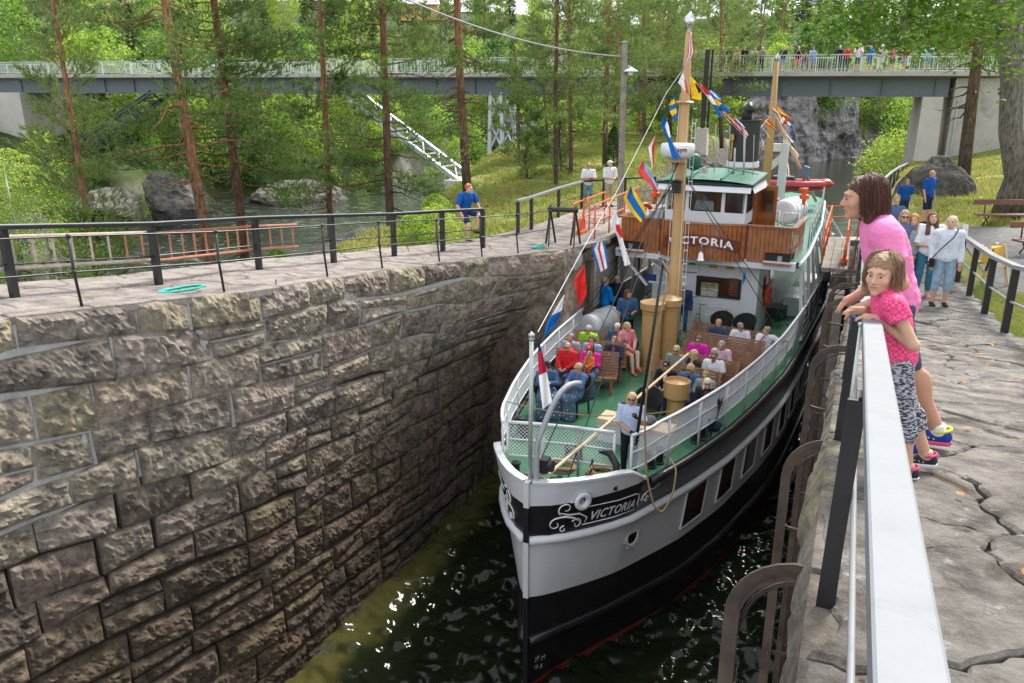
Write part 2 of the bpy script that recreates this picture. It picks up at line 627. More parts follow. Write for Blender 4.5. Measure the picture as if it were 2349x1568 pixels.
M_GRAVEL = m_ground("gravel", [(0.3, (0.10, 0.095, 0.095)), (0.6, (0.22, 0.21, 0.21)), (0.75, (0.30, 0.27, 0.25))], 6, 0.8, 60, bdist=0.03)
M_SOIL = m_ground("joint_soil", [(0.3, (0.03, 0.025, 0.02)), (0.6, (0.09, 0.07, 0.045)), (0.7, (0.13, 0.12, 0.04))], 3, 0.6, 40)
def m_water(name, deep, rough, bscale, bstr, calm=False):
 m, t, b = nmat(name)
 N, L = t.nodes, t.links
 geo = N.new("ShaderNodeNewGeometry")
 b.inputs["Base Color"].default_value = (*deep, 1)
 b.inputs["Roughness"].default_value = rough
 b.inputs["IOR"].default_value = 1.33
 b.inputs["Specular IOR Level"].default_value = 0.5
 mp = N.new("ShaderNodeMapping")
 mp.inputs["Rotation"].default_value = (0, 0, 0.5)
 mp.inputs["Scale"].default_value = (1, 1.6, 1)
 L.new(geo.outputs["Position"], mp.inputs["Vector"])
 n = N.new("ShaderNodeTexNoise")
 n.inputs["Scale"].default_value = bscale
 n.inputs["Detail"].default_value = 5
 n.inputs["Roughness"].default_value = 0.55
 n.inputs["Distortion"].default_value = 1.2
 L.new(mp.outputs["Vector"], n.inputs["Vector"])
 bp = N.new("ShaderNodeBump")
 bp.inputs["Strength"].default_value = bstr
 bp.inputs["Distance"].default_value = 0.25
 L.new(n.outputs["Fac"], bp.inputs["Height"])
 L.new(bp.outputs["Normal"], b.inputs["Normal"])
 return m, t, b, n
# ------------------------------------------------------------------ water
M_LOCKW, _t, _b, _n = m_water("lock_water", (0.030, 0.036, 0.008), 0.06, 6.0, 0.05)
_L, _N = _t.links, _t.nodes
_geo = _N.new("ShaderNodeNewGeometry")
_v = _N.new("ShaderNodeTexNoise")
_v.inputs["Scale"].default_value = 5.0
_v.inputs["Detail"].default_value = 8
_v.inputs["Roughness"].default_value = 0.8
_v.inputs["Distortion"].default_value = 1.0
_L.new(_geo.outputs["Position"], _v.inputs["Vector"])
_r = _N.new("ShaderNodeValToRGB")
_r.color_ramp.elements[0].position = 0.645
_r.color_ramp.elements[1].position = 0.69
_L.new(_v.outputs["Fac"], _r.inputs["Fac"])
_mx = _N.new("ShaderNodeMix")
_mx.data_type = 'RGBA'
_L.new(_r.outputs["Color"], _mx.inputs["Factor"])
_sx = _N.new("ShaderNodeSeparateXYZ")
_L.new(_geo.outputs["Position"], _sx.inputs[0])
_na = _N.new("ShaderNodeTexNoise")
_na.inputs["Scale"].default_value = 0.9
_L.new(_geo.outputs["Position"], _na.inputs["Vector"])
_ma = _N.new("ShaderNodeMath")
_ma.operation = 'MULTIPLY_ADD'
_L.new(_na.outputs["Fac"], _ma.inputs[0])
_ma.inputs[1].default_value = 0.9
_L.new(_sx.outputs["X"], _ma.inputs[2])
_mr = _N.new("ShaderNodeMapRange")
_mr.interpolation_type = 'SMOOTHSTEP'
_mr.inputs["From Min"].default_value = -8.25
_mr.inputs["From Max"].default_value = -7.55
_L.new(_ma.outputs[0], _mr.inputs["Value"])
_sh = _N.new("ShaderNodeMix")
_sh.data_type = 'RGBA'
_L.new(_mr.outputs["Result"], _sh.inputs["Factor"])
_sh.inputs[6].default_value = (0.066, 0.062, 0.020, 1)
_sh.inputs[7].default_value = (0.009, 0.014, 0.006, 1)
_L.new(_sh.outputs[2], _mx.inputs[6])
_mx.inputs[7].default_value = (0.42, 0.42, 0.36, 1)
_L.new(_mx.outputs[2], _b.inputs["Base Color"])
_x = np.arange(-10.4, 1.2, 0.04)
_y = np.concatenate([np.arange(3.0, 24, 0.04), np.arange(24, 46, 0.25)])
_X, _Y = np.meshgrid(_x, _y, indexing='ij')
_P = np.stack([_X.ravel() * 0.9 + _Y.ravel() * 0.25, _Y.ravel() * 1.1 - _X.ravel() * 0.2, np.zeros(_X.size)], 1)
_z = 0.10 * fbm(_P * 1.1, 2, 5) + 0.115 * fbm(_P * 2.7, 2, 9, 0.5) + 0.035 * fbm(_P * 5.2, 1, 13)
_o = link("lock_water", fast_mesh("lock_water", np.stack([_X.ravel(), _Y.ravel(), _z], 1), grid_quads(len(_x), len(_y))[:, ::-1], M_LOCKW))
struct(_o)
M_RIVER, _t, _b, _n = m_water("river_water", (0.018, 0.026, 0.018), 0.08, 1.3, 0.28)
_b2 = _t.nodes.new("ShaderNodeTexNoise")
_b2.inputs["Scale"].default_value = 0.55
_b2.inputs["Detail"].default_value = 9
_b2.inputs["Roughness"].default_value = 0.8
_b2.inputs["Distortion"].default_value = 1.5
_geo = _t.nodes.new("ShaderNodeNewGeometry")
_mp = _t.nodes.new("ShaderNodeMapping")
_mp.inputs["Rotation"].default_value = (0, 0, 0.6)
_mp.inputs["Scale"].default_value = (1.0, 2.6, 1)
_t.links.new(_geo.outputs["Position"], _mp.inputs["Vector"])
_t.links.new(_mp.outputs["Vector"], _b2.inputs["Vector"])
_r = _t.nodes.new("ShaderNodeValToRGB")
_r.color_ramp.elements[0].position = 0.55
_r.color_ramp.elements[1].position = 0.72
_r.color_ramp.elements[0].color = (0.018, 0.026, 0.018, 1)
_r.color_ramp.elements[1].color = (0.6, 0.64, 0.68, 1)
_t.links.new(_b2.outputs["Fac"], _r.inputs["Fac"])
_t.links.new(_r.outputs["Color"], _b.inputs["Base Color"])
M_CANAL, _t, _b, _n = m_water("canal_water", (0.020, 0.024, 0.014), 0.04, 0.9, 0.18)
mb = MB()
mb.add([(-260, -40, -0.02), (-10.6, -40, -0.02), (-10.6, 50, -0.02), (-8.5, 50, -0.02), (-8.5, 190, -0.02), (-260, 190, -0.02)], [(0, 1, 2, 3, 4, 5)])
mb.add([(-260, 190, -0.02), (-8.5, 190, -0.02), (60, 420, -0.02), (-260, 420, -0.02)], [(0, 1, 2, 3)])
struct(mb.build("river_water", M_RIVER))
mb = MB()
mb.add([(-8.45, 46, -0.01), (60, 46, -0.01), (60, 260, -0.01), (-30, 260, -0.01), (-30, 120, -0.01), (-8.45, 120, -0.01)], [(0, 1, 2, 3, 4, 5)])
struct(mb.build("canal_water", M_CANAL))
# ------------------------------------------------------------------ terrain
_RE = ([-20, 0, 10, 18, 22, 30, 36, 45, 60, 75, 85, 92], [-15, -14.2, -13.4, -13.6, -14.6, -16.2, -17.6, -20.5, -24, -23, -17, -11])
def smooth(a, b, x):
 t = np.clip((x - a) / (b - a), 0, 1)
 return t * t * (3 - 2 * t)
def island_h(X, Y):
 xr = np.interp(Y, *_RE)
 n = hgt(X, Y, 2.5, 4, 3)
 top = np.interp(Y, [-5, 5, 10, 14, 20, 30, 45, 58, 70, 92], [6.6, 5.6, 5.2, 5.2, 6.5, 6.6, 7.4, 7.9, 7.6, 6.0]) + 0.16 * n
 xe = xr + 1.1 * hgt(X, Y, 4.0, 3, 8)
 wdt = np.interp(Y, [0, 20, 35, 60], [4.2, 4.6, 5.5, 7.0])
 k = smooth(xe - wdt, xe + 0.4, X)
 h = -1.5 + (top + 1.5) * k + 0.5 * n * (1 - k) * k * 4
 rx = np.where(Y < 20.4, -10.6, np.interp(Y, [20.4, 31, 32, 40, 55, 75, 92], [-9.7, -9.7, -8.6, -8.2, -9, -9.5, -10.5]))
 c = smooth(rx - np.where(Y < 34, 0.12, 2.0), rx + np.where(Y < 34, 0.12, 0.8), X)
 return np.where(c > 0, h * (1 - c) - 2.0 * c, h)
def right_h(X, Y):
 n = hgt(X, Y, 2.5, 4, 23)
 base = np.interp(Y, [-8, 0, 4.5, 9, 14, 16, 20, 30, 60, 90], [9.6, 9.2, 8.7, 7.95, 7.25, 7.05, 6.8, 6.65, 6.5, 6.0])
 d = np.maximum(0, X - 4.5)
 hill = np.interp(Y, [10, 24, 34, 45, 60, 80], [0.0, 0.02, 0.10, 0.16, 0.20, 0.25]) * d
 hill = np.minimum(hill, 9)
 h = base + hill + 0.08 * n * smooth(24, 32, Y)
 xe = np.interp(Y, [0, 30, 45, 60, 80, 110], [0.75, 0.9, 1.2, 2.0, 3.0, 8.0])
 wd = np.interp(Y, [30, 45, 70], [0.12, 1.6, 4.0])
 k = smooth(xe - wd, xe + wd * 0.5, X)
 return -2 + (h + 2) * k
def terrain(name, x0, x1, y0, y1, step, fn, m):
 x = np.arange(x0, x1 + 0.01, step)
 y = np.arange(y0, y1 + 0.01, step)
 X, Y = np.meshgrid(x, y, indexing='ij')
 Z = fn(X, Y)
 o = link(name, fast_mesh(name, np.stack([X.ravel(), Y.ravel(), Z.ravel()], 1), grid_quads(len(x), len(y))[:, ::-1], m))
 return struct(o)
terrain("grass_bank", -34, -7, -6, 94, 0.45, island_h, M_GRASS)
terrain("lawn", 0.3, 60, -6, 100, 0.5, right_h, M_GRASS)
_BANK = ([-900, -300, 0, 200, 350, 450, 600, 750, 900, 1000, 1150, 1300, 1430, 1560, 1700, 1850, 2000, 2100, 2300, 2600, 3300], [45, 54, 60, 68, 80, 87, 93, 98, 106, 122, 138, 165, 190, 165, 137, 140, 150, 150, 140, 120, 110])
def far_h(Xc, D):
 pxx = 1174.5 + PF * Xc / (D * math.cos(PITCH) + 1e-6)
 db = np.interp(pxx, *_BANK) + 2.2 * hgt(Xc, D, 9, 4, 41)
 cl = np.interp(pxx, [1500, 1660, 1740, 1960, 2060], [0, 0, 1, 1, 0])
 e = D - db
 h = -2 + smooth(-3, 4, e) * 5.2 + np.clip(e - 2, 0, None) * 0.20 + 1.5 * hgt(Xc, D, 14, 4, 51) * smooth(0, 12, e)
 hc = -2 + smooth(-1.2, 5.0, e) * (11.5 + 1.5 * hgt(Xc, D, 6, 3, 77)) + np.clip(e - 5, 0, None) * 0.16
 h = h * (1 - cl) + hc * cl
 return np.minimum(h, 40)
_d = np.concatenate([np.arange(42, 130, 1.6), np.arange(130, 175, 0.9), np.arange(175, 420, 9)])
_a = np.linspace(-0.95, 1.25, 300)
_A, _D = np.meshgrid(_a, _d, indexing='ij')
_Xc = _A * _D
_H = far_h(_Xc, _D)
_W = RT[None, :] * _Xc.ravel()[:, None] + FH[None, :] * _D.ravel()[:, None]
_W[:, 2] = _H.ravel()
_keep = ~((_W[:, 0] > -26) & (_W[:, 0] < 40) & (_W[:, 1] < 105))
_W[~_keep, 2] = -3
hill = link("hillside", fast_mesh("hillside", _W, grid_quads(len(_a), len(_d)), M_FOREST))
struct(hill)
_cx = np.linspace(1672, 2020, 190)
_cz = np.linspace(-1.0, 13.0, 60)
_V = []
for _x in _cx:
 _db = float(np.interp(_x, *_BANK)) - 2.0
 _e = smooth(1672, 1730, _x) * (1 - smooth(1960, 2020, _x))
 for _q in _cz:
  _d0 = _db + 0.16 * max(0, _q) + 9 * (1 - _e)
  _V.append(cd((_x - 1174.5) / PF * _d0 * math.cos(PITCH), _d0, _q * (0.35 + 0.65 * _e)))
_V = np.array(_V)
_o = 2.6 * fbm(_V * np.array([0.16, 0.16, 0.11]), 5, 3, 0.55, ridged=True) + 0.9 * fbm(_V * np.array([0.9, 0.9, 0.35]), 4, 8, 0.6)
_V = _V - FH[None, :] * _o[:, None]
struct(link("cliff", fast_mesh("cliff", _V, grid_quads(190, 60), M_CLIFF, smooth=False)))
def ground_far(xc, d):
 return float(far_h(np.array([xc]), np.array([d]))[0])
def ground_left(x, y):
 return float(island_h(np.array([x]), np.array([y]))[0])
def ground_right(x, y):
 return float(right_h(np.array([x]), np.array([y]))[0])
# ------------------------------------------------------------------ lock walls, stone by stone
RNG = np.random.default_rng(11)
def wl_bot(Y):
 return float(np.interp(Y, [-2, 6.3, 10, 14, 18, 22], [-9.9, -9.66, -9.15, -9.12, -9.15, -9.1]))
def left_pt(Y, dep):
 f = min(1.0, max(0.0, (dep - 0.6) / 2.5))
 x = wl(Y) * (1 - f) + min(wl(Y), wl_bot(Y)) * f
 return np.array([x, Y, zl(Y) - dep])
def right_pt(Y, dep):
 return np.array([wr(Y) - 0.012 * dep, Y, zr(Y) - dep])
def rock_face(nu, nv, wd, hg, seed, bulge):
 """pitch-faced relief over a nu x nv grid, metres"""
 r = np.random.default_rng(seed)
 u = np.linspace(-1, 1, nu)[:, None] * np.ones((1, nv))
 v = np.ones((nu, 1)) * np.linspace(-1, 1, nv)[None, :]
 h = np.full((nu, nv), 1.0)
 for k in range(6):
  a = r.uniform(0, 2 * math.pi)
  sl = r.uniform(0.25, 0.95)
  h = np.minimum(h, r.uniform(0.45, 1.05) - sl * (np.cos(a) * u * 0.8 + np.sin(a) * v * 0.8))
 edge = np.minimum(np.minimum((1 - np.abs(u)) * wd / 2, (1 - np.abs(v)) * hg / 2) / 0.07, 1.0)
 P = np.stack([u.ravel() * wd * 2.6 + seed * 3.1, v.ravel() * hg * 2.6, np.full(u.size, seed * 1.7)], 1)
 n = fbm(P, 4, seed % 97, 0.55, ridged=True).reshape(u.shape)
 n2 = fbm(P * 3.5, 3, seed % 89, 0.6).reshape(u.shape)
 return np.clip(edge, 0, 1) ** 0.6 * (bulge * np.clip(h, -0.5, 1.2) + 0.055 * n + 0.035 * n2)
def stone_mesh(fn, Ya, Yb, corners, nu, nv, seed, bulge, side):
 """corners: depth at (Ya top, Yb top, Ya bottom, Yb bottom); fn(Y, dep) -> point; side = +1 faces +X"""
 u = np.linspace(0, 1, nu)
 v = np.linspace(0, 1, nv)
 hg = (corners[2] - corners[0] + corners[3] - corners[1]) / 2
 D = rock_face(nu, nv, Yb - Ya, hg, seed, bulge)
 P = np.zeros((nu, nv, 3))
 jit = np.random.default_rng(seed + 5).uniform(-0.03, 0.03, 4)
 for i, a in enumerate(u):
  for j, b in enumerate(v):
   Y = (Ya + jit[0] * (1 - b) + jit[1] * b) * (1 - a) + (Yb + jit[2] * (1 - b) + jit[3] * b) * a
   dep = (corners[0] * (1 - a) + corners[1] * a) * (1 - b) + (corners[2] * (1 - a) + corners[3] * a) * b
   P[i, j] = fn(Y, dep)
 nx = np.array([1.0, 0, 0])
 if side > 0:
  t = P[-1, 0] - P[0, 0]
  nx = np.array([t[1], -t[0], 0])
  nx /= np.linalg.norm(nx)
 else:
  nx = np.array([-1.0, 0, 0])
 P = P + D[:, :, None] * nx
 mb = MB()
 mb.grid(P, flip=(side < 0))
 ring = [P[i, 0] for i in range(nu)] + [P[-1, j] for j in range(1, nv)] + [P[i, -1] for i in range(nu - 2, -1, -1)] + [P[0, j] for j in range(nv - 2, 0, -1)]
 ring = np.array(ring)
 back = ring - nx * 0.22
 R = np.stack([np.vstack([ring, ring[:1]]), np.vstack([back, back[:1]])], 0)
 mb.grid(R, flip=(side < 0))
 return mb.mesh("stone", M_WALL)
def stone_wall(root, fn, Y0, Y1, courses, side, wmin, wmax, res, bulge, seed0, zcut=None):
 cnt = 0
 dep = 0.0
 for k, hgc in enumerate(courses):
  Y = Y0 - RNG.uniform(0, 0.8)
  dj = [0.0, 0.0]
  while Y < Y1:
   wd = RNG.uniform(wmin, wmax) * (1.15 if k % 3 == 1 else 1.0)
   Yb = min(Y + wd, Y1 + 0.3)
   wob = lambda yy, kk: 0.065 * math.sin(yy * 1.3 + kk * 1.7) + 0.045 * math.sin(yy * 4.3 + kk * 2.3)
   g = 0.016
   tp0 = dep + (wob(Y, k) if k else 0.0)
   tp1 = dep + (wob(Yb, k) if k else 0.0)
   b0, b1 = dep + hgc + wob(Y, k + 1), dep + hgc + wob(Yb, k + 1)
   z_mid = fn((Y + Yb) / 2, dep + hgc / 2)[2]
   if z_mid > -0.4 and k and side > 0 and RNG.uniform() < 0.16:
    m0, m1 = (tp0 + b0) / 2 + RNG.uniform(-.08, .08), (tp1 + b1) / 2 + RNG.uniform(-.08, .08)
    gg = g if z_mid > 5.5 else g * 1.3
    nu = max(4, int((Yb - Y) / res))
    for ta, tb_, ba, bb in ((tp0, tp1, m0, m1), (m0, m1, b0, b1)):
     link("stone", stone_mesh(fn, Y + gg, Yb - gg, (ta + gg, tb_ + gg, ba - gg, bb - gg), nu, 6, seed0 + 700 + cnt, bulge * RNG.uniform(0.5, 1.0), side), root)
     cnt += 1
   elif z_mid > -0.4:
    gg = g if z_mid > 5.5 else g * 1.3
    nu = max(4, int((Yb - Y) / res))
    nv = max(4, int(hgc / res))
    me = stone_mesh(fn, Y + gg, Yb - gg, (tp0 + (gg if k else 0), tp1 + (gg if k else 0), b0 - gg, b1 - gg), nu, nv, seed0 + cnt, bulge * RNG.uniform(0.6, 1.3), side)
    link("stone", me, root)
    cnt += 1
   Y = Yb
  dep += hgc
 return cnt
lw = thing("lock_wall", "curved rough granite lock wall on the left with pale mortar joints above dark wet courses", "wall")
_c = [0.5, 0.56, 0.62, 0.6, 0.56, 0.52, 0.6, 0.55, 0.62, 0.54, 0.58, 0.6, 0.56, 0.6, 0.6]
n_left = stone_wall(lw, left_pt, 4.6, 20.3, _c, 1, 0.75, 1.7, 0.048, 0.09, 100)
_Ys = np.arange(3.6, 21.0, 0.25)
for nm, lo, hi, off, mm in (("mortar", 5.45, 9, 0.012, M_MORTAR), ("joint_filling", -0.6, 5.45, 0.085, M_JOINT)):
 P = np.zeros((len(_Ys), 12, 3))
 for i, Y in enumerate(_Ys):
  top = min(zl(Y) - 0.03, hi)
  for j in range(12):
   z = max(top, lo) + (lo - max(top, lo)) * j / 11
   q = left_pt(Y, zl(Y) - z)
   P[i, j] = (q[0] - off + 0.012 * math.sin(Y * 9 + j), Y, z)
 mb = MB()
 mb.grid(P)
 mb.build(nm, mm, lw, smooth=True)
rw = thing("lock_wall", "battered stone lock wall on the right under the pale handrail, steel fenders fixed to it", "wall")
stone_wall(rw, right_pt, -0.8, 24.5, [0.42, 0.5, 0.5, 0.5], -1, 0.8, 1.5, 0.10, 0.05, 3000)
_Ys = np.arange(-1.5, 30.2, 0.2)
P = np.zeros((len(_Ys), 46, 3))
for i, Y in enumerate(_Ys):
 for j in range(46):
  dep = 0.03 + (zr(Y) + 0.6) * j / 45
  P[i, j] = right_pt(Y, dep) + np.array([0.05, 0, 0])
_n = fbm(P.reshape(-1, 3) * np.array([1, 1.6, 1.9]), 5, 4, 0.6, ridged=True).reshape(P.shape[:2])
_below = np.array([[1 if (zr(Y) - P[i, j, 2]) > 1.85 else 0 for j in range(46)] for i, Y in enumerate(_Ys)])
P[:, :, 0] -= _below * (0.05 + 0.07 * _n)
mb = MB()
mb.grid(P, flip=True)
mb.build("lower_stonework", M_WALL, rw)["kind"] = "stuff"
# ------------------------------------------------------------------ flagged walkways
def clip_poly(poly, p, n):
 out = []
 for i in range(len(poly)):
  a, b = poly[i], poly[(i + 1) % len(poly)]
  da, db = (a - p) @ n, (b - p) @ n
  if da <= 0:
   out.append(a)
  if (da < 0 < db) or (db < 0 < da):
   out.append(a + (b - a) * da / (da - db))
 return out
def flagstones(parent, pts, bound, zf, m, gap=0.012, wig=0.06, name="paving_stone"):
 pts = np.asarray(pts)
 for i, p in enumerate(pts):
  poly = [np.array(q, float) for q in bound]
  d = np.linalg.norm(pts - p, axis=1)
  for j in np.argsort(d)[1:14]:
   mid = (p + pts[j]) / 2
   n = pts[j] - p
   n = n / np.linalg.norm(n)
   poly = clip_poly(poly, mid - n * gap, n)
   if len(poly) < 3:
    break
  if len(poly) < 3:
   continue
  R = []
  for a in range(len(poly)):
   q0, q1 = poly[a], poly[(a + 1) % len(poly)]
   k = max(1, int(np.linalg.norm(q1 - q0) / 0.055))
   for t in range(k):
    R.append(q0 + (q1 - q0) * t / k)
  R = np.array(R)
  Q = np.column_stack([R * 2.0, np.zeros(len(R))])
  R = R + wig * np.stack([fbm(Q, 6, 61, 0.72), fbm(Q, 6, 67, 0.72)], 1)
  c = R.mean(0)
  tilt = RNG.uniform(-0.012, 0.012, 3)
  n = len(R)
  zz = lambda A, o: np.array([zf(a[0], a[1]) + o + tilt[0] + tilt[1] * (a[0] - c[0]) + tilt[2] * (a[1] - c[1]) for a in A])
  nr = lambda A: 0.030 * fbm(np.column_stack([A * 2.4, np.zeros(len(A))]), 4, 71, 0.6)
  rings = [c + (R - c) * k for k in (1, 1, 0.965, 0.86, 0.68, 0.46, 0.22)]
  V = np.concatenate([np.column_stack([A, zz(A, o) + (nr(A) if i > 1 else 0.6 * nr(A))]) for i, (A, o) in enumerate(zip(rings, (-0.09, -0.016, 0, 0.002, 0.004, 0.005, 0.006)))])
  F = []
  for lv in range(6):
   for a in range(n):
    b = (a + 1) % n
    F.append((lv * n + a, lv * n + b, (lv + 1) * n + b, (lv + 1) * n + a))
  F.append(tuple(6 * n + a for a in range(n)))
  mb = MB()
  mb.add(V, F)
  mb.build(name, m, parent)
def scatter(x0, x1, y0, y1, spacing, rng, ok=None, iters=4000):
 P = []
 for _ in range(iters):
  q = np.array([rng.uniform(x0, x1), rng.uniform(y0, y1)])
  if ok is not None and not ok(q):
   continue
  s = spacing(q) if callable(spacing) else spacing
  if all(np.sum((q - a) ** 2) > s * s for a in P):
   P.append(q)
 return np.array(P)
wk = struct(thing("walkway", None, None))
_r2 = np.random.default_rng(3)
_pts = scatter(0.05, 2.5, -0.5, 30, lambda q: 0.62 + 0.3 * math.sin(q[0] * 3 + q[1] * 1.7) ** 2, _r2, iters=7000)
_bd = [(wr(0) + 0.02, -1.2), (2.5, -1.2), (2.5, 30.5), (wr(30) - 0.0, 30.5), (wr(20) + 0.02, 20), (wr(10) + 0.02, 10)]
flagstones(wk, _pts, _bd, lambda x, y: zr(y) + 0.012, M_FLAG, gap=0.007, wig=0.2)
_Ys = np.arange(-4, 31, 0.5)
mb = MB()
mb.grid(np.array([[(wr(Y) + 0.03, Y, zr(Y) - 0.035), (2.45, Y, zr(Y) - 0.035), (2.5, Y, zr(Y) - 0.5)] for Y in _Ys]), flip=True)
mb.build("joint_soil", M_SOIL, wk)
wk2 = struct(thing("walkway", None, None))
_pts = scatter(-12.6, -6.7, 3.5, 21.2, lambda q: 0.72, np.random.default_rng(8), ok=lambda q: wl(q[1]) - 2.95 < q[0] < wl(q[1]) - 0.1 or q[1] > 19.5 and q[0] > -10.4, iters=6000)
def left_bound():
 ys = np.arange(3.2, 20.8, 0.8)
 return ys
for _chunk in range(3):
 pass
def flag_left(parent, pts):
 pts = np.asarray(pts)
 for i, p in enumerate(pts):
  x_e = wl(p[1])
  sl = (wl(p[1] + 0.3) - wl(p[1] - 0.3)) / 0.6
  bd = [(x_e - 3.0 + sl * -2, p[1] - 2), (x_e + 0.0 + sl * -2, p[1] - 2), (x_e + 0.0 + sl * 2, p[1] + 2), (x_e - 3.0 + sl * 2, p[1] + 2)]
  yield p, bd
_all = np.asarray(_pts)
for _p, _bd in flag_left(wk2, _pts):
 _o = np.argsort(np.linalg.norm(_all - _p, axis=1))[:14]
 _sub = _all[_o]
 _n0 = len(wk2.children)
 _save = RNG
 poly = [np.array(q, float) for q in _bd]
 for j in range(1, len(_sub)):
  mid = (_p + _sub[j]) / 2
  n = _sub[j] - _p
  n = n / np.linalg.norm(n)
  poly = clip_poly(poly, mid - n * 0.008, n)
  if len(poly) < 3:
   break
 if len(poly) >= 3:
  R = []
  for a in range(len(poly)):
   q0, q1 = poly[a], poly[(a + 1) % len(poly)]
   k = max(1, int(np.linalg.norm(q1 - q0) / 0.25))
   for t in range(k):
    R.append(q0 + (q1 - q0) * t / k)
  R = np.array(R)
  Q = np.column_stack([R * 2.2, np.zeros(len(R))])
  R = R + 0.05 * np.stack([fbm(Q, 5, 61, 0.6), fbm(Q, 5, 67, 0.6)], 1)
  c = R.mean(0)
  dz = RNG.uniform(-0.01, 0.012)
  inner = c + (R - c) * 0.95
  n = len(R)
  zz = lambda A, o: np.array([zl(a[1]) + o + dz for a in A])
  V = np.concatenate([np.column_stack([R, zz(R, -0.10)]), np.column_stack([R, zz(R, 0.0)]), np.column_stack([inner, zz(inner, 0.014)])])
  F = [(lv * n + a, lv * n + (a + 1) % n, (lv + 1) * n + (a + 1) % n, (lv + 1) * n + a) for lv in range(2) for a in range(n)] + [tuple(2 * n + a for a in range(n))]
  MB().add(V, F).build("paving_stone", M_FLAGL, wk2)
_Ys = np.arange(2, 21, 0.5)
mb = MB()
mb.grid(np.array([[(wl(Y) - 3.05, Y, zl(Y) - 1.6), (wl(Y) - 3.0, Y, zl(Y) - 0.03), (wl(Y) - 0.03, Y, zl(Y) - 0.03)] for Y in _Ys]), flip=True)
mb.build("joint_soil", M_SOIL, wk2)
wk3 = struct(thing("quay", None, None))
_pts = scatter(-9.4, -6.9, 20.6, 31.5, 0.75, np.random.default_rng(9), iters=2500)
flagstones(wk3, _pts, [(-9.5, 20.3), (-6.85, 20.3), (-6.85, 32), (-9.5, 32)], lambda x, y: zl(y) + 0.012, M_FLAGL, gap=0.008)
mb = MB()
mb.box((-8.2, 26, 3.3), (2.6, 12.2, 6.72))
mb.build("quay_masonry", M_WALL, wk3)
# ------------------------------------------------------------------ trees
def m_leaf(name, c0, c1, c2, trans=0.35, scale=1.4):
 m, t, b = nmat(name)
 N, L = t.nodes, t.links
 geo = N.new("ShaderNodeNewGeometry")
 oi = N.new("ShaderNodeObjectInfo")
 n = N.new("ShaderNodeTexNoise")
 n.inputs["Scale"].default_value = scale
 n.inputs["Detail"].default_value = 3
 L.new(geo.outputs["Position"], n.inputs["Vector"])
 ad = N.new("ShaderNodeMath")
 ad.operation = 'MULTIPLY_ADD'
 L.new(oi.outputs["Random"], ad.inputs[0])
 ad.inputs[1].default_value = 0.36
 L.new(n.outputs["Fac"], ad.inputs[2])
 ad2 = N.new("ShaderNodeMath")
 ad2.operation = 'MULTIPLY_ADD'
 L.new(geo.outputs["Random Per Island"], ad2.inputs[0])
 ad2.inputs[1].default_value = 0.22
 L.new(ad.outputs[0], ad2.inputs[2])
 r = N.new("ShaderNodeValToRGB")
 e = r.color_ramp.elements
 e[0].position, e[0].color = 0.45, (*c0, 1)
 e[1].position, e[1].color = 1.0, (*c2, 1)
 k = e.new(0.72)
 k.color = (*c1, 1)
 L.new(ad2.outputs[0], r.inputs["Fac"])
 L.new(r.outputs["Color"], b.inputs["Base Color"])
 b.inputs["Roughness"].default_value = 0.55
 b.inputs["Specular IOR Level"].default_value = 0.3
 tr = N.new("ShaderNodeBsdfTranslucent")
 L.new(r.outputs["Color"], tr.inputs["Color"])
 mx = N.new("ShaderNodeMixShader")
 mx.inputs["Fac"].default_value = trans
 L.new(b.outputs[0], mx.inputs[1])
 L.new(tr.outputs[0], mx.inputs[2])
 L.new(mx.outputs[0], N["Material Output"].inputs["Surface"])
 return m
M_PINE = m_leaf("pine_needles", (0.072, 0.138, 0.036), (0.150, 0.240, 0.060), (0.240, 0.312, 0.090), 0.35)
M_SPRUCE = m_leaf("spruce_needles", (0.036, 0.084, 0.026), (0.072, 0.144, 0.040), (0.132, 0.216, 0.054), 0.3)
M_LEAF = m_leaf("birch_leaves", (0.120, 0.240, 0.030), (0.240, 0.396, 0.048), (0.408, 0.504, 0.072), 0.5)
M_LEAFD = m_leaf("dark_leaves", (0.054, 0.132, 0.024), (0.108, 0.228, 0.036), (0.216, 0.348, 0.054), 0.45)
M_MAPLE = m_leaf("maple_leaves", (0.048, 0.120, 0.014), (0.120, 0.240, 0.024), (0.264, 0.384, 0.042), 0.5, 2.0)
M_JUNI = m_leaf("juniper_needles", (0.024, 0.060, 0.014), (0.054, 0.114, 0.022), (0.108, 0.168, 0.036), 0.2, 4)
M_BLADE = m_leaf("grass_blades", (0.108, 0.180, 0.024), (0.204, 0.288, 0.048), (0.360, 0.336, 0.108), 0.45, 0.7)
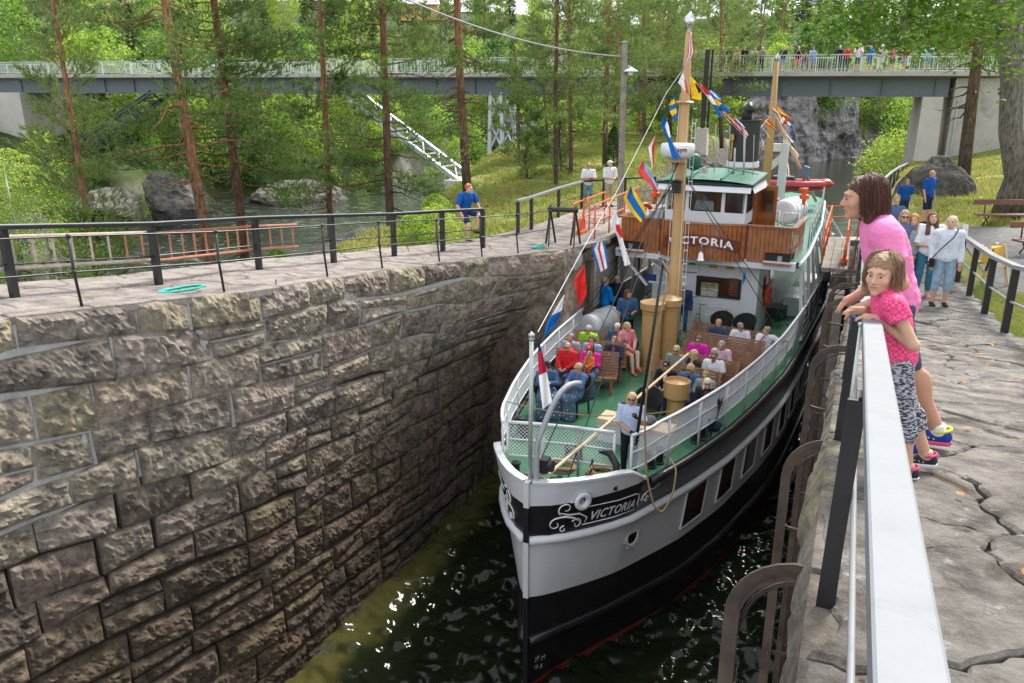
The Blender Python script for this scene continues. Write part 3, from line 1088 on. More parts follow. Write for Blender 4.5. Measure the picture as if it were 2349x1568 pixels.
def m_bark(name, lo, hi, zl0, zl1, bump=0.9):
 m, t, b = nmat(name)
 N, L = t.nodes, t.links
 tc = N.new("ShaderNodeTexCoord")
 mp = N.new("ShaderNodeMapping")
 mp.inputs["Scale"].default_value = (9, 9, 2.2)
 L.new(tc.outputs["Object"], mp.inputs["Vector"])
 n = N.new("ShaderNodeTexNoise")
 n.inputs["Scale"].default_value = 1.4
 n.inputs["Detail"].default_value = 9
 n.inputs["Roughness"].default_value = 0.75
 L.new(mp.outputs["Vector"], n.inputs["Vector"])
 sep = N.new("ShaderNodeSeparateXYZ")
 L.new(tc.outputs["Object"], sep.inputs[0])
 mr = N.new("ShaderNodeMapRange")
 mr.inputs["From Min"].default_value = zl0
 mr.inputs["From Max"].default_value = zl1
 L.new(sep.outputs["Z"], mr.inputs["Value"])
 mx = N.new("ShaderNodeMix")
 mx.data_type = 'RGBA'
 L.new(mr.outputs["Result"], mx.inputs["Factor"])
 mx.inputs[6].default_value = (*lo, 1)
 mx.inputs[7].default_value = (*hi, 1)
 r = N.new("ShaderNodeValToRGB")
 r.color_ramp.elements[0].position = 0.36
 r.color_ramp.elements[0].color = (0.28, 0.26, 0.25, 1)
 r.color_ramp.elements[1].position = 0.64
 r.color_ramp.elements[1].color = (1.3, 1.25, 1.2, 1)
 L.new(n.outputs["Fac"], r.inputs["Fac"])
 ml = N.new("ShaderNodeMix")
 ml.data_type = 'RGBA'
 ml.blend_type = 'MULTIPLY'
 ml.inputs["Factor"].default_value = 1
 L.new(mx.outputs[2], ml.inputs[6])
 L.new(r.outputs["Color"], ml.inputs[7])
 L.new(ml.outputs[2], b.inputs["Base Color"])
 b.inputs["Roughness"].default_value = 0.9
 b.inputs["Specular IOR Level"].default_value = 0.2
 bp = N.new("ShaderNodeBump")
 bp.inputs["Strength"].default_value = bump
 bp.inputs["Distance"].default_value = 0.06
 L.new(n.outputs["Fac"], bp.inputs["Height"])
 L.new(bp.outputs["Normal"], b.inputs["Normal"])
 return m
M_PBARK = m_bark("pine_bark", (0.16, 0.11, 0.085), (0.40, 0.215, 0.115), 1.5, 8.0)
M_PBARKD = m_bark("grey_pine_bark", (0.12, 0.09, 0.075), (0.25, 0.13, 0.075), 2, 11)
M_GBARK = m_bark("maple_bark", (0.17, 0.155, 0.135), (0.25, 0.235, 0.21), 0.5, 3.0)
M_BBARK = m_bark("birch_bark", (0.30, 0.28, 0.26), (0.6, 0.58, 0.55), 0, 2, 0.3)
def rot_to(d, rng):
 """(N,3) dirs -> frames"""
 d = d / (np.linalg.norm(d, axis=1)[:, None] + 1e-9)
 a = rng.normal(size=d.shape)
 s = np.cross(d, a)
 s /= np.linalg.norm(s, axis=1)[:, None] + 1e-9
 return d, s, np.cross(s, d)
def needle_tufts(P, D, L, W, nb, spread, rng):
 """blades: thin triangles fanning round D at each P"""
 N = len(P)
 P = np.repeat(P, nb, 0)
 D = np.repeat(D, nb, 0)
 d, s, u = rot_to(D, rng)
 a = rng.uniform(0, 2 * math.pi, N * nb)[:, None]
 k = rng.uniform(0.25, 1.0, N * nb)[:, None] * spread
 dd = d + k * (np.cos(a) * s + np.sin(a) * u)
 dd /= np.linalg.norm(dd, axis=1)[:, None]
 l = L * rng.uniform(0.7, 1.25, N * nb)[:, None]
 _, ss, _ = rot_to(dd, rng)
 o = P + d * rng.uniform(-0.5, 0.3, N * nb)[:, None] * L
 V = np.stack([o - ss * W / 2, o + ss * W / 2, o + dd * l], 1).reshape(-1, 3)
 return V, np.arange(len(V)).reshape(-1, 3)
def leaf_quads(P, S, rng, flat=0.55):
 """diamond leaves, one per point"""
 N = len(P)
 nrm = rng.normal(size=(N, 3))
 nrm[:, 2] = np.abs(nrm[:, 2]) + flat
 d, s, u = rot_to(nrm, rng)
 l = S * rng.uniform(0.7, 1.3, N)[:, None]
 V = np.stack([P - s * l * 0.5, P - u * l * 0.34 + d * l * 0.06, P + s * l * 0.5, P + u * l * 0.34 + d * l * 0.06], 1).reshape(-1, 3)
 return V, np.arange(len(V)).reshape(-1, 4)
def spine(H, r0, lean, rng, n=14, r1=0.05, bend=0.12):
 z = np.linspace(0, 1, n)
 ph = rng.uniform(0, 6, 2)
 x = lean[0] * z + bend * np.sin(z * 4 + ph[0]) - bend * math.sin(ph[0])
 y = lean[1] * z + bend * np.sin(z * 3.3 + ph[1]) - bend * math.sin(ph[1])
 return np.stack([x, y, z * H], 1), r1 + (r0 - r1) * (1 - z) ** 0.8
def make_pine(seed, H, r0, lean=(0, 0), first=0.35, blen=2.6, nb=46, tuft=0.17, wid=0.03, per=30, blades=8, droop=0.3, dead=8, bend=0.12):
 """trunk mesh builder + needle arrays in local coordinates"""
 rng = np.random.default_rng(seed)
 T, R = spine(H, r0, lean, rng, bend=bend)
 tm = MB()
 tm.tube(T, R, 12)
 at = lambda f: np.array([np.interp(f, np.linspace(0, 1, len(T)), T[:, k]) for k in range(3)])
 Ps, Ds = [], []
 for i in range(nb + dead):
  isdead = i >= nb
  f = rng.uniform(first * 0.45, first * 1.05) if isdead else first + (1 - first) * (i + rng.uniform(0, 1)) / nb
  g = (f - first) / (1 - first)
  ln = rng.uniform(0.8, 2.0) if isdead else blen * (1.0 - 0.72 * max(0, g) ** 1.4) * rng.uniform(0.55, 1.15)
  az = rng.uniform(0, 2 * math.pi)
  o = at(min(f, 0.995))
  el = rng.uniform(-0.35, 0.15) if isdead else -droop + 0.75 * g + rng.uniform(-0.2, 0.25)
  hd = np.array([math.cos(az), math.sin(az), 0])
  m_ = 7
  t = np.linspace(0, 1, m_)[:, None]
  C = o + hd * ln * t * math.cos(el) + np.array([0, 0, 1]) * ln * (math.sin(el) * t + 0.22 * t * t * (1 if not isdead else -0.5))
  C[1:] += rng.normal(0, 0.05 * ln / 2, (m_ - 1, 3))
  rb = max(0.012, min(0.055, R[0] * 0.22) * (1 - 0.5 * g))
  tm.tube(C, np.linspace(rb, 0.006, m_), 5, cap=False)
  if isdead:
   continue
  k = int(per * ln / 2.2) + 4
  for _ in range(k):
   q = rng.uniform(0.32, 1.0) ** 0.8
   c = np.array([np.interp(q, t[:, 0], C[:, a]) for a in range(3)])
   off = rng.normal(size=3) * np.array([0.30, 0.30, 0.14]) * (0.5 + ln * 0.32) * (1.15 - 0.6 * q)
   Ps.append(c + off)
   Ds.append(hd * 0.5 + off * 1.2 + np.array([0, 0, 0.55]))
 V, F = needle_tufts(np.array(Ps), np.array(Ds), tuft, wid, blades, 0.9, rng)
 return tm, V, F
def make_spruce(seed, H, r0, base=0.04, width=0.2, layers=26, blades=5):
 rng = np.random.default_rng(seed)
 T, R = spine(H, r0, (0, 0), rng, n=8, r1=0.03, bend=0.04)
 tm = MB()
 tm.tube(T, R, 8)
 Ps, Ds = [], []
 for i in range(layers):
  f = base + (1 - base) * i / layers
  ln = H * width * (1 - f) ** 0.85 + 0.18
  nbr = int(7 + 6 * (1 - f))
  for k in range(nbr):
   az = rng.uniform(0, 2 * math.pi)
   l = ln * rng.uniform(0.7, 1.15)
   hd = np.array([math.cos(az), math.sin(az), 0])
   m_ = max(4, int(l * 5.5))
   for q in np.linspace(0.12, 1, m_):
    p = np.array([0, 0, f * H + rng.normal(0, 0.12)]) + hd * l * q + np.array([0, 0, -0.30 * l * q + 0.16 * l * q * q])
    sd = np.cross(hd, (0, 0, 1)) * rng.normal(0, 0.20 * l * (1.1 - q * 0.6))
    Ps.append(p + sd)
    Ds.append(hd * 1.0 + sd * 0.8 + np.array([0, 0, -0.25]))
 V, F = needle_tufts(np.array(Ps), np.array(Ds), 0.42, 0.15, blades, 0.75, rng)
 return tm, V, F
def make_broadleaf(seed, H, r0, crown=(0.3, 1.0), rad=0.3, clumps=70, per=45, leaf=0.3, csize=0.9, bend=0.15):
 rng = np.random.default_rng(seed)
 T, R = spine(H * 0.85, r0, (rng.uniform(-.4, .4), rng.uniform(-.4, .4)), rng, n=9, r1=0.03, bend=bend)
 tm = MB()
 tm.tube(T, R, 8)
 z0, z1 = crown[0] * H, crown[1] * H
 Ps = []
 for i in range(clumps):
  f = rng.uniform(0, 1)
  prof = (math.sin(math.pi * min(1, f * 0.86 + 0.14)) ** 0.7) * rad * H
  az = rng.uniform(0, 2 * math.pi)
  rr = prof * rng.uniform(0.35, 1.0) ** 0.6
  c = np.array([math.cos(az) * rr, math.sin(az) * rr, z0 + (z1 - z0) * f])
  tf = np.clip(f * 0.7 + 0.15, 0, 1)
  o = np.array([np.interp(tf, np.linspace(0, 1, len(T)), T[:, k]) for k in range(3)])
  if i % 3 == 0:
   o[2] = min(o[2], c[2] - 0.1)
   tm.tube([o, (o + c) / 2 + rng.normal(0, 0.12, 3), c], [0.05 * H / 10, 0.03 * H / 10, 0.008], 4, cap=False)
  s = csize * rng.uniform(0.6, 1.2)
  Ps.append(c + rng.normal(size=(per, 3)) * np.array([s, s, s * 0.55]) * 0.5)
 V, F = leaf_quads(np.concatenate(Ps), leaf, rng)
 return tm, V, F
_TREES = {}
def tree_meshes(key, builder, leafm, barkm):
 if key not in _TREES:
  tm, V, F = builder()
  _TREES[key] = (tm.mesh("trunk", barkm, True), fast_mesh("crown", V, F, leafm, smooth=False))
 return _TREES[key]
def plant(key, builder, leafm, barkm, loc, label, group, s=1.0, rz=0.0, name="tree", cat="tree"):
 a, b = tree_meshes(key, builder, leafm, barkm)
 t = thing(name, label, cat, loc, rz, group)
 t.scale = (s, s, s)
 link("trunk", a, t)
 link("crown", b, t)
 return t
# --- the tall pines standing between the lock and the river
def tall_pine(xb, yb, xt, yt, d, wpx, label, seed, first=0.4, extra=7.0, blen=2.8, nb=46, bark=None, down=2.5, per=58, dead=10, droop=0.3, bend=0.12, tuft=0.19, top=None):
 b0, t0 = at_d(xb, yb, d), at_d(xt, yt, d)
 ax = t0 - b0
 base = b0 - ax / ax[2] * down
 H = (t0[2] - base[2]) + extra if top is None else top
 lean = ax[:2] / ax[2] * H
 first = first * 0.72
 nb = int(nb * 1.35)
 depth = d * math.cos(PITCH) - (base[2] + down - CAMZ) * math.sin(PITCH)
 r0 = wpx / PF * depth / 2 * 0.98
 tm, V, F = make_pine(seed, H, r0, lean, first, blen, nb, per=per, dead=dead, droop=droop, bend=bend, tuft=tuft)
 t = thing("pine_tree", label, "tree", base)
 tm.build("trunk", bark or M_PBARK, t, smooth=True)
 link("crown", fast_mesh("crown", V, F, M_PINE, smooth=False), t)
 return t
tall_pine(225, 655, 118, 60, 24, 15, "young slender pine with needles down to its foot behind the left fence", 1, first=0.12, extra=2.0, blen=1.9, nb=64, per=34, dead=2, droop=0.0)
tall_pine(490, 640, 400, 0, 27, 30, "leaning tall pine with the brightest orange flaky bark", 2, first=0.5, blen=4.4, nb=42, dead=14, droop=0.45)
tall_pine(562, 625, 500, 0, 29, 26, "tall grey-brown pine beside the bright orange leaning trunk", 3, first=0.42, blen=3.4, nb=44, bark=M_PBARKD, dead=16)
tall_pine(757, 515, 728, 0, 33, 17, "slim pine rising between the black fence and the far river rock", 4, first=0.26, blen=2.6, nb=60, dead=6)
tall_pine(893, 505, 858, 0, 31, 21, "pine with dark lower trunk left of the red-haired man", 5, first=0.30, blen=3.0, nb=54, bark=M_PBARKD, dead=8)
tall_pine(1072, 425, 1057, 0, 35, 22, "straight orange pine standing on the knoll behind the red-haired man", 6, first=0.52, blen=3.8, nb=40, dead=20, down=0.6, droop=0.45)
tall_pine(1276, 445, 1274, 0, 38, 11, "thin grey pine at the fence left of the wooden lamp post", 7, first=0.35, blen=2.6, nb=44, bark=M_PBARKD, down=0.5)
tall_pine(1310, 432, 1312, 0, 41, 11, "thin brown pine close behind the grey one near the couple", 8, first=0.3, blen=2.8, nb=48, down=0.5)
tall_pine(1386, 405, 1388, 0, 44, 13, "pine directly behind the couple and the dark juniper", 9, first=0.5, blen=3.8, nb=44, down=0.5)
tall_pine(1186, 420, 1182, 180, 46, 7, "low thin pine next to the bridge's steel tower", 10, first=0.4, extra=2, blen=1.8, nb=34, down=0.5)
tall_pine(1262, 425, 1254, 210, 47, 7, "low pine right of the steel tower by the river", 12, first=0.2, extra=3, blen=2.0, nb=44, down=0.5)
tall_pine(1405, 350, 1408, 0, 54, 9, "far slim pine showing left of the lamp post shaft", 13, first=0.35, extra=4, blen=3.6, nb=50, down=0.5)
tall_pine(1478, 335, 1470, 0, 58, 10, "pine with wide brownish boughs between lamp post and ship mast", 14, first=0.32, extra=4, blen=5.2, nb=60, down=0.5)
tall_pine(1655, 325, 1648, 60, 62, 10, "pine behind the wheelhouse and left of the canal cliff", 15, first=0.3, extra=4, blen=3.8, nb=54, down=0.5)
tall_pine(1540, 330, 1534, 60, 64, 10, "pine right behind the ship's foremast", 16, first=0.25, extra=3, blen=3.4, nb=54, down=0.5)
tall_pine(2213, 368, 2240, 60, 38, 30, "dark grey pine in front of the concrete bridge abutment", 17, first=0.55, extra=8, blen=4.2, nb=40, bark=M_PBARKD, down=0.7, dead=12)
def blob_plant(name, label, cat, loc, H, rad, n, leaf, m, seed, prof=None, group=None, stem=True, nz_=0.6):
 rng = np.random.default_rng(seed)
 f = rng.uniform(0, 1, n)
 az = rng.uniform(0, 2 * math.pi, n)
 pr = prof(f) if prof else np.sin(math.pi * np.clip(f * 0.8 + 0.2, 0, 1)) ** 0.6
 rr = rad * pr * rng.uniform(0.3, 1.05, n) ** 0.5
 P = np.stack([np.cos(az) * rr, np.sin(az) * rr, f * H], 1)
 P += 0.12 * rad * np.stack([vnoise(P * 3, 1), vnoise(P * 3, 2), vnoise(P * 3, 3)], 1)
 V, F = leaf_quads(P, leaf, rng, nz_)
 t = thing(name, label, cat, loc, 0, group)
 link("foliage", fast_mesh("foliage", V, F, m, smooth=False), t)
 if stem:
  MB().tube([(0, 0, -0.4), (0.02, 0, H * 0.4), (0, 0.03, H * 0.85)], [0.05 * rad + 0.015, 0.03 * rad + 0.01, 0.006], 6).build("stem", M_BBARK if m is M_LEAF else M_PBARKD, t, smooth=True)
 return t
_p = at_d(1405, 410, 43)
blob_plant("juniper", "narrow dark green juniper column beside the wooden lamp post", "shrub", _p - np.array([0, 0, 0.1]), 2.75, 0.42, 9000, 0.06, M_JUNI, 5, lambda f: (np.clip(f * 9, 0, 1) ** 0.5) * (1 - f ** 3) ** 0.5)
for i, (x, y, d, H, rad, lab) in enumerate([
 (945, 560, 25, 1.3, 0.55, "leafy birch sapling at the foot of the dark-stemmed pine"),
 (1000, 500, 29, 1.2, 0.6, "small bright sapling left of the red-haired man"),
 (640, 650, 26, 1.5, 0.7, "yellow-green sapling behind the end of the orange ladder"),
 (120, 640, 23, 3.0, 1.9, "leafy bright bush low behind the left end of the fence"),
 (40, 560, 33, 4.2, 2.2, "broad green bush on the river bank at the far left"),
 (850, 640, 26, 1.4, 0.8, "low green bush on the mossy boulder slope"),
 (1000, 560, 26, 1.6, 0.9, "spruce-green bush under the red-haired man's railing"),
]):
 blob_plant("bush", lab, "shrub", at_d(x, y, d) - np.array([0, 0, 0.3]), H, rad, int(2600 * rad), 0.085, M_LEAF if i != 7 else M_SPRUCE, 40 + i)
for i, (x, y, d, H, lab) in enumerate([(1290, 425, 42, 3.2, "light young pine on the knoll between two thin trunks"), (1212, 430, 40, 2.6, "small young pine right of the steel tower foot")]):
 plant("sap%d" % i, lambda: make_pine(60 + i, H, 0.05, (0, 0), 0.08, 0.8, 34, per=40, dead=0, droop=-0.3), M_PINE, M_PBARKD, at_d(x, y, d), lab, None, name="young_pine")
# --- the wooded far bank
_frng = np.random.default_rng(77)
KINDS = {
 "spruce0": (lambda: make_spruce(21, 17, 0.22), M_SPRUCE, M_PBARKD, "spruce_tree", "dark pointed spruce in the far forest", 17),
 "spruce1": (lambda: make_spruce(22, 14, 0.2, 0.02, 0.17, 24), M_SPRUCE, M_PBARKD, "spruce_tree", "slim dark spruce in the far forest", 14),
 "pine0": (lambda: make_pine(31, 16, 0.24, (0.5, 0.2), 0.42, 3.0, 40, tuft=0.42, wid=0.07, per=26, blades=7), M_PINE, M_PBARK, "pine_tree", "tall pine with bare trunk in the far forest", 16),
 "pine1": (lambda: make_pine(32, 13, 0.2, (-0.4, 0.3), 0.25, 2.7, 44, tuft=0.42, wid=0.07, per=26, blades=7), M_PINE, M_PBARK, "pine_tree", "bushy pine in the far forest", 13),
 "leaf0": (lambda: make_broadleaf(41, 11, 0.18, (0.12, 1), 0.30, 95, 42, 0.34, 1.5), M_LEAF, M_BBARK, "birch_tree", "bright green leafy tree on the far river bank", 11),
 "leaf1": (lambda: make_broadleaf(42, 8, 0.14, (0.06, 1), 0.36, 85, 42, 0.28, 1.3), M_LEAF, M_BBARK, "birch_tree", "low rounded bright tree on the far river bank", 8),
 "leaf2": (lambda: make_broadleaf(43, 12, 0.2, (0.15, 1), 0.27, 95, 42, 0.34, 1.5), M_LEAFD, M_GBARK, "leafy_tree", "deep green leafy tree on the far hillside", 12),
 "bush0": (lambda: make_broadleaf(44, 3.4, 0.05, (0.0, 1), 0.45, 40, 40, 0.2, 0.9), M_LEAF, M_BBARK, "bush", "bright bush along the far river bank", 3.4),
 "bush1": (lambda: make_broadleaf(45, 3.0, 0.05, (0.0, 1), 0.5, 40, 40, 0.2, 0.9), M_LEAFD, M_GBARK, "bush", "dark bush along the far river bank", 3.0),
}
def where(x, row):
 a = "at the water's edge" if row <= 1 else "low on the slope" if row <= 3 else "high on the wooded slope" if row <= 5 else "near the skyline"
 for lim, t in ((150, "at the picture's left border"), (330, "behind the young slender pine"), (480, "behind the leaning orange pine"), (650, "right of the grey-brown pine"), (800, "behind the slim fence pine"), (960, "above the slanting strut"), (1100, "behind the strut's concrete footing"), (1230, "behind the lattice tower"), (1400, "behind the couple's pines"), (1540, "behind the wooden lamp post"), (1680, "behind the foremast"), (1800, "behind the left onlookers"), (1920, "behind the middle onlookers"), (2080, "behind the right onlookers"), (9999, "behind the maple leaves")):
  if x < lim:
   return a + " " + t
def far_tree(kind, xc, d, s=1.0, z=None, lab2=None):
 b, lm, bm, nm, lab, H = KINDS[kind]
 p = cd(xc, d)
 zz = ground_far(xc, d) if z is None else z
 return plant(kind, b, lm, bm, (p[0], p[1], zz - 0.2), lab.split(" in the")[0].split(" on the")[0].split(" along")[0] + " " + (lab2 or "on the far bank"), "trees of the far bank: " + kind[:-1], s * _frng.uniform(0.8, 1.2), _frng.uniform(0, 6.28), nm, "tree" if "bush" not in kind else "bush")
_count = 0
_placed = []
for row, (de, step) in enumerate([(2.5, 4.2), (6, 4.4), (10.5, 4.8), (16, 5.4), (23, 6.5), (33, 7), (47, 8.5), (66, 10), (92, 12), (125, 15), (160, 11), (200, 11)]):
 x = -140.0
 while x < 2500:
  db = float(np.interp(x, *_BANK))
  d = db + de + _frng.uniform(-2, 2)
  stp = step * PF / d
  x += stp * _frng.uniform(0.75, 1.3)
  if x > 2480:
   break
  xc = (x - 1174.5) / PF * d
  p = cd(xc, d)
  if row > 8 and not 620 < x < 2050:
   continue
  if p[0] > -26 and p[0] < 45 and p[1] < 104:
   continue
  incl = 1660 < x < 2040
  if incl and de < 9:
   continue
  if 1640 < x < 1700 and de < 6:
   continue
  right = x > 1500
  if row == 0:
   k = _frng.choice(["bush0", "bush1", "leaf1", "bush0"])
  elif row < 4:
   k = _frng.choice(["leaf0", "leaf1", "leaf0", "leaf2", "pine1", "bush0"] if not right else ["pine0", "spruce0", "leaf2", "pine1", "leaf0"])
  else:
   k = _frng.choice(["leaf0", "leaf2", "leaf0", "pine0", "spruce1"] if not right else ["spruce0", "pine0", "spruce1", "pine0", "leaf2"])
  sz = 1.0 if row else 0.8
  if x < 760 and d < 85 - 0.0115 * x + 3:
   k, sz = _frng.choice(["bush0", "bush1", "leaf1"]), 0.62 if d > 70 else 0.8
   if k == "leaf1":
    sz *= 0.62
  far_tree(k, xc, d, sz * (1.25 if row > 7 else 1.0), None, where(x, row))
  _count += 1
for i in range(9):
 x = [1850, 1880, 1905, 1930, 1955, 1985, 1960, 1915, 1875][i]
 y = [215, 235, 250, 225, 260, 285, 310, 290, 265][i]
 db = float(np.interp(x, *_BANK))
 p = at_d(x, y, db + 1.5)
 plant("bush%d" % (i % 2), *KINDS["bush%d" % (i % 2)][:3], p - np.array([0, 0, 1.0]), "green bush clinging to the grey canal cliff", "bushes on the cliff", 1.3 + 0.3 * (i % 3), i, "bush", "bush")
for i, (x, d, k, s) in enumerate([(1500, 74, "pine1", 1), (1560, 80, "pine0", .9), (1610, 76, "leaf0", .8), (1640, 84, "pine1", 1), (1450, 86, "pine0", .9), (1580, 92, "leaf2", 1), (1520, 66, "leaf1", .6), (1480, 90, "leaf0", .9)]):
 xc = (x - 1174.5) / PF * d
 p = cd(xc, d)
 b, lm, bm, nm, lab, H = KINDS[k]
 plant(k, b, lm, bm, (p[0], p[1], max(1.0, ground_left(p[0], p[1])) - 0.3), lab.replace("far forest", "wood at the island's tip").replace("far river bank", "island's tip").replace("far hillside", "island's tip"), "trees at the tip of the island: " + k[:-1], s, i * 1.3, nm)
for i, (x, d, k, s) in enumerate([(2010, 92, "leaf0", .8), (2060, 82, "leaf0", .75), (2095, 76, "leaf1", .8), (2040, 70, "bush0", 1.1), (2120, 88, "leaf2", 1.0), (2170, 84, "pine0", 1.0), (2230, 86, "spruce0", 1.0), (2290, 80, "pine1", 1.1), (2350, 84, "leaf2", 1.0), (2330, 95, "spruce0", 1.1), (2200, 98, "pine0", 1.1), (2080, 100, "spruce1", 1.2), (2130, 108, "pine0", 1.2), (2260, 105, "leaf0", 1.2)]):
 xc = (x - 1174.5) / PF * d
 p = cd(xc, d)
 b, lm, bm, nm, lab, H = KINDS[k]
 z = max(ground_right(p[0], p[1]), 1.0) if p[1] < 99 else ground_far(xc, d)
 plant(k, b, lm, bm, (p[0], p[1], z - 0.3), lab.replace("far forest", "wood beyond the bridge's right end").replace("far river bank", "bank beyond the bridge's right end").replace("far hillside", "bank beyond the bridge's right end").replace("along the bank", "on the bank"), "trees beyond the right end of the bridge: " + k[:-1], s, i * 1.7, nm, "bush" if "bush" in k else "tree")
# --- the maple leaning over the right bank
def make_maple():
 rng = np.random.default_rng(5)
 base = at_d(2325, 462, 29)
 f = at_d(2312, 70, 28.5)
 t = thing("maple_tree", "big maple with grey mossy forked trunk and leaves hanging over the picture's top right", "tree", base - np.array([0, 0, 0.3]))
 o = base - np.array([0, 0, 0.3])
 L = lambda p: np.asarray(p) - o
 tm = MB()
 tm.tube([L(base) - np.array([0, 0, 0.5]), L(base) + np.array([0, 0, 0.25]), L(base) + np.array([0, 0, 0.9]), L(at_d(2318, 300, 29)), L(at_d(2322, 180, 29)), L(f)], [0.66, 0.54, 0.44, 0.38, 0.36, 0.42], 20)
 l1 = [L(f), L(at_d(2285, 20, 28)), L(at_d(2262, -90, 27)), L(at_d(2180, -260, 25)), L(at_d(2050, -420, 23))]
 l2 = [L(f), L(at_d(2335, 10, 28.5)), L(at_d(2345, -120, 28.5)), L(at_d(2360, -400, 28))]
 l3 = [L(at_d(2322, 140, 28.9)), L(at_d(2365, 60, 29)), L(at_d(2420, -60, 29)), L(at_d(2560, -200, 29))]
 tm.tube(l1, [0.33, 0.27, 0.22, 0.15, 0.08], 12)
 tm.tube(l2, [0.30, 0.27, 0.22, 0.14], 12)
 tm.tube(l3, [0.26, 0.22, 0.18, 0.1], 10)
 cl = []
 for x, y, d, n in [(1915, 15, 24, 2), (1960, 40, 24, 3), (1990, 80, 24, 2), (2030, 30, 23, 3), (2060, 85, 23, 3), (2095, 110, 23, 2), (2130, 60, 24, 3), (2165, 100, 24, 3), (2195, 45, 25, 3), (2225, 95, 24, 2), (2100, 20, 24, 3), (2260, 30, 25, 2), (2010, 10, 25, 3), (2170, 15, 26, 3), (1940, 70, 24, 1), (2330, 25, 22, 2), (2350, 70, 23, 2), (2290, 60, 24, 1), (2240, 140, 25, 1), (2340, 130, 24, 1), (2060, -40, 24, 4), (2140, -50, 24, 4), (1980, -50, 24, 4), (1900, -60, 24, 3), (2220, -50, 25, 4), (2300, -60, 25, 4), (2380, -20, 24, 3), (2345, 215, 27, 1), (2348, 180, 25, 1)]:
  for k in range(n * 2):
   cl.append(L(at_d(x + rng.normal(0, 18), y - 14 + rng.normal(0, 9), d + rng.uniform(-2.5, 2.5))))
 for k in range(260):
  a = rng.uniform(0, 2 * math.pi)
  r = 9.5 * rng.uniform(0, 1) ** 0.5
  c = L(at_d(2280, -160, 27)) + np.array([math.cos(a) * r - 1.0, math.sin(a) * r - 1.0, rng.uniform(0.2, 6.5) * (1 - (r / 10) ** 2) + 0.8])
  cl.append(c)
 P = []
 src = np.array(l1[1:] + l2[1:] + l3[1:])
 for i, c in enumerate(cl):
  P.append(c + rng.normal(size=(46, 3)) * np.array([0.62, 0.62, 0.28]))
  if i % 2 == 0:
   s = src[np.argmin(np.linalg.norm(src - c, axis=1))]
   mid = (s + c) / 2 + np.array([0, 0, 0.5]) + rng.normal(0, 0.2, 3)
   tm.tube([s, mid, c], [0.06, 0.035, 0.01], 5, cap=False)
 V, F = leaf_quads(np.concatenate(P), 0.17, rng, 0.8)
 tm.build("trunk", M_GBARK, t, smooth=True)
 link("crown", fast_mesh("crown", V, F, M_MAPLE, smooth=False), t)
make_maple()
# ------------------------------------------------------------------ the steel road bridge
M_STEEL = mat("bridge_steel", (0.13, 0.155, 0.17), 0.6, 0.0, var=0.12, scale=0.6, dirt=0.15, dirtcol=(0.10, 0.09, 0.08))
M_GALV = mat("galvanised_steel", (0.50, 0.54, 0.53), 0.45, 0.5, var=0.08, scale=1)
M_CONC = mat("concrete", (0.42, 0.40, 0.36), 0.85, var=0.16, scale=0.8, bump=0.3, bscale=8, dirt=0.75, dirtcol=(0.14, 0.125, 0.11))
M_CONCL = mat("pale_concrete", (0.50, 0.47, 0.42), 0.85, var=0.12, scale=0.8, bump=0.3, bscale=8, dirt=0.4, dirtcol=(0.22, 0.2, 0.17))
BL = at_d(-140, 172, 84.5)
BR = at_d(2190, 163.5, 57.0)
BZ = 1.45 + CAMZ - 0.0
_dir = (BR - BL)
_dir[2] = 0
BLEN = float(np.linalg.norm(_dir))
_dir /= BLEN
_nrm = np.array([-_dir[1], _dir[0], 0])
if _nrm @ FH < 0:
 _nrm = -_nrm
BZL, BZR = float(BL[2]), float(BR[2])
def bp(s, off, dz):
 p = BL + _dir * s + _nrm * off
 return np.array([p[0], p[1], BZL + (BZR - BZL) * s / BLEN + dz])
BR_T = thing("bridge", "long grey steel girder bridge with pale barred railing across the river gorge", "bridge", bp(BLEN * 0.5, 2, 0))
def bpart(name, mb, m, parent=None, smooth=False):
 return mb.build(name, m, parent or BR_T, smooth, world=True)
SIDE = 5.2
EXT = 16.0
mb = MB()
mb.grid(np.array([[bp(s, o, z) for (o, z) in ((0, -0.30), (0, 0), (SIDE, 0), (SIDE, -0.30), (SIDE - 0.9, -0.42), (0.9, -0.42), (0, -0.30))] for s in (-30, BLEN * 0.5, BLEN + EXT)]))
bpart("deck", mb, M_CONC)
for o in (1.0, SIDE - 1.0):
 mb = MB()
 for s0, s1 in ((-30, BLEN),):
  mb.bar(bp(s0, o, -1.05), bp(s1, o, -1.05), 0.03, 1.26, m=0)
  mb.bar(bp(s0, o, -0.45), bp(s1, o, -0.45), 0.42, 0.05, m=0)
  mb.bar(bp(s0, o, -1.66), bp(s1, o, -1.66), 0.46, 0.07, m=0)
 for s in np.arange(-28, BLEN, 3.4):
  mb.bar(bp(s, o - 0.08, -0.48), bp(s, o - 0.08, -1.62), 0.04, 0.14, up=_nrm)
 bpart("girder", mb, M_STEEL)
for s in np.arange(-25, BLEN, 6.8):
 mb = MB()
 mb.bar(bp(s, 1.0, -1.2), bp(s, SIDE - 1.0, -1.2), 0.2, 0.5)
 bpart("cross_beam", mb, M_STEEL)
_pan = 3.2
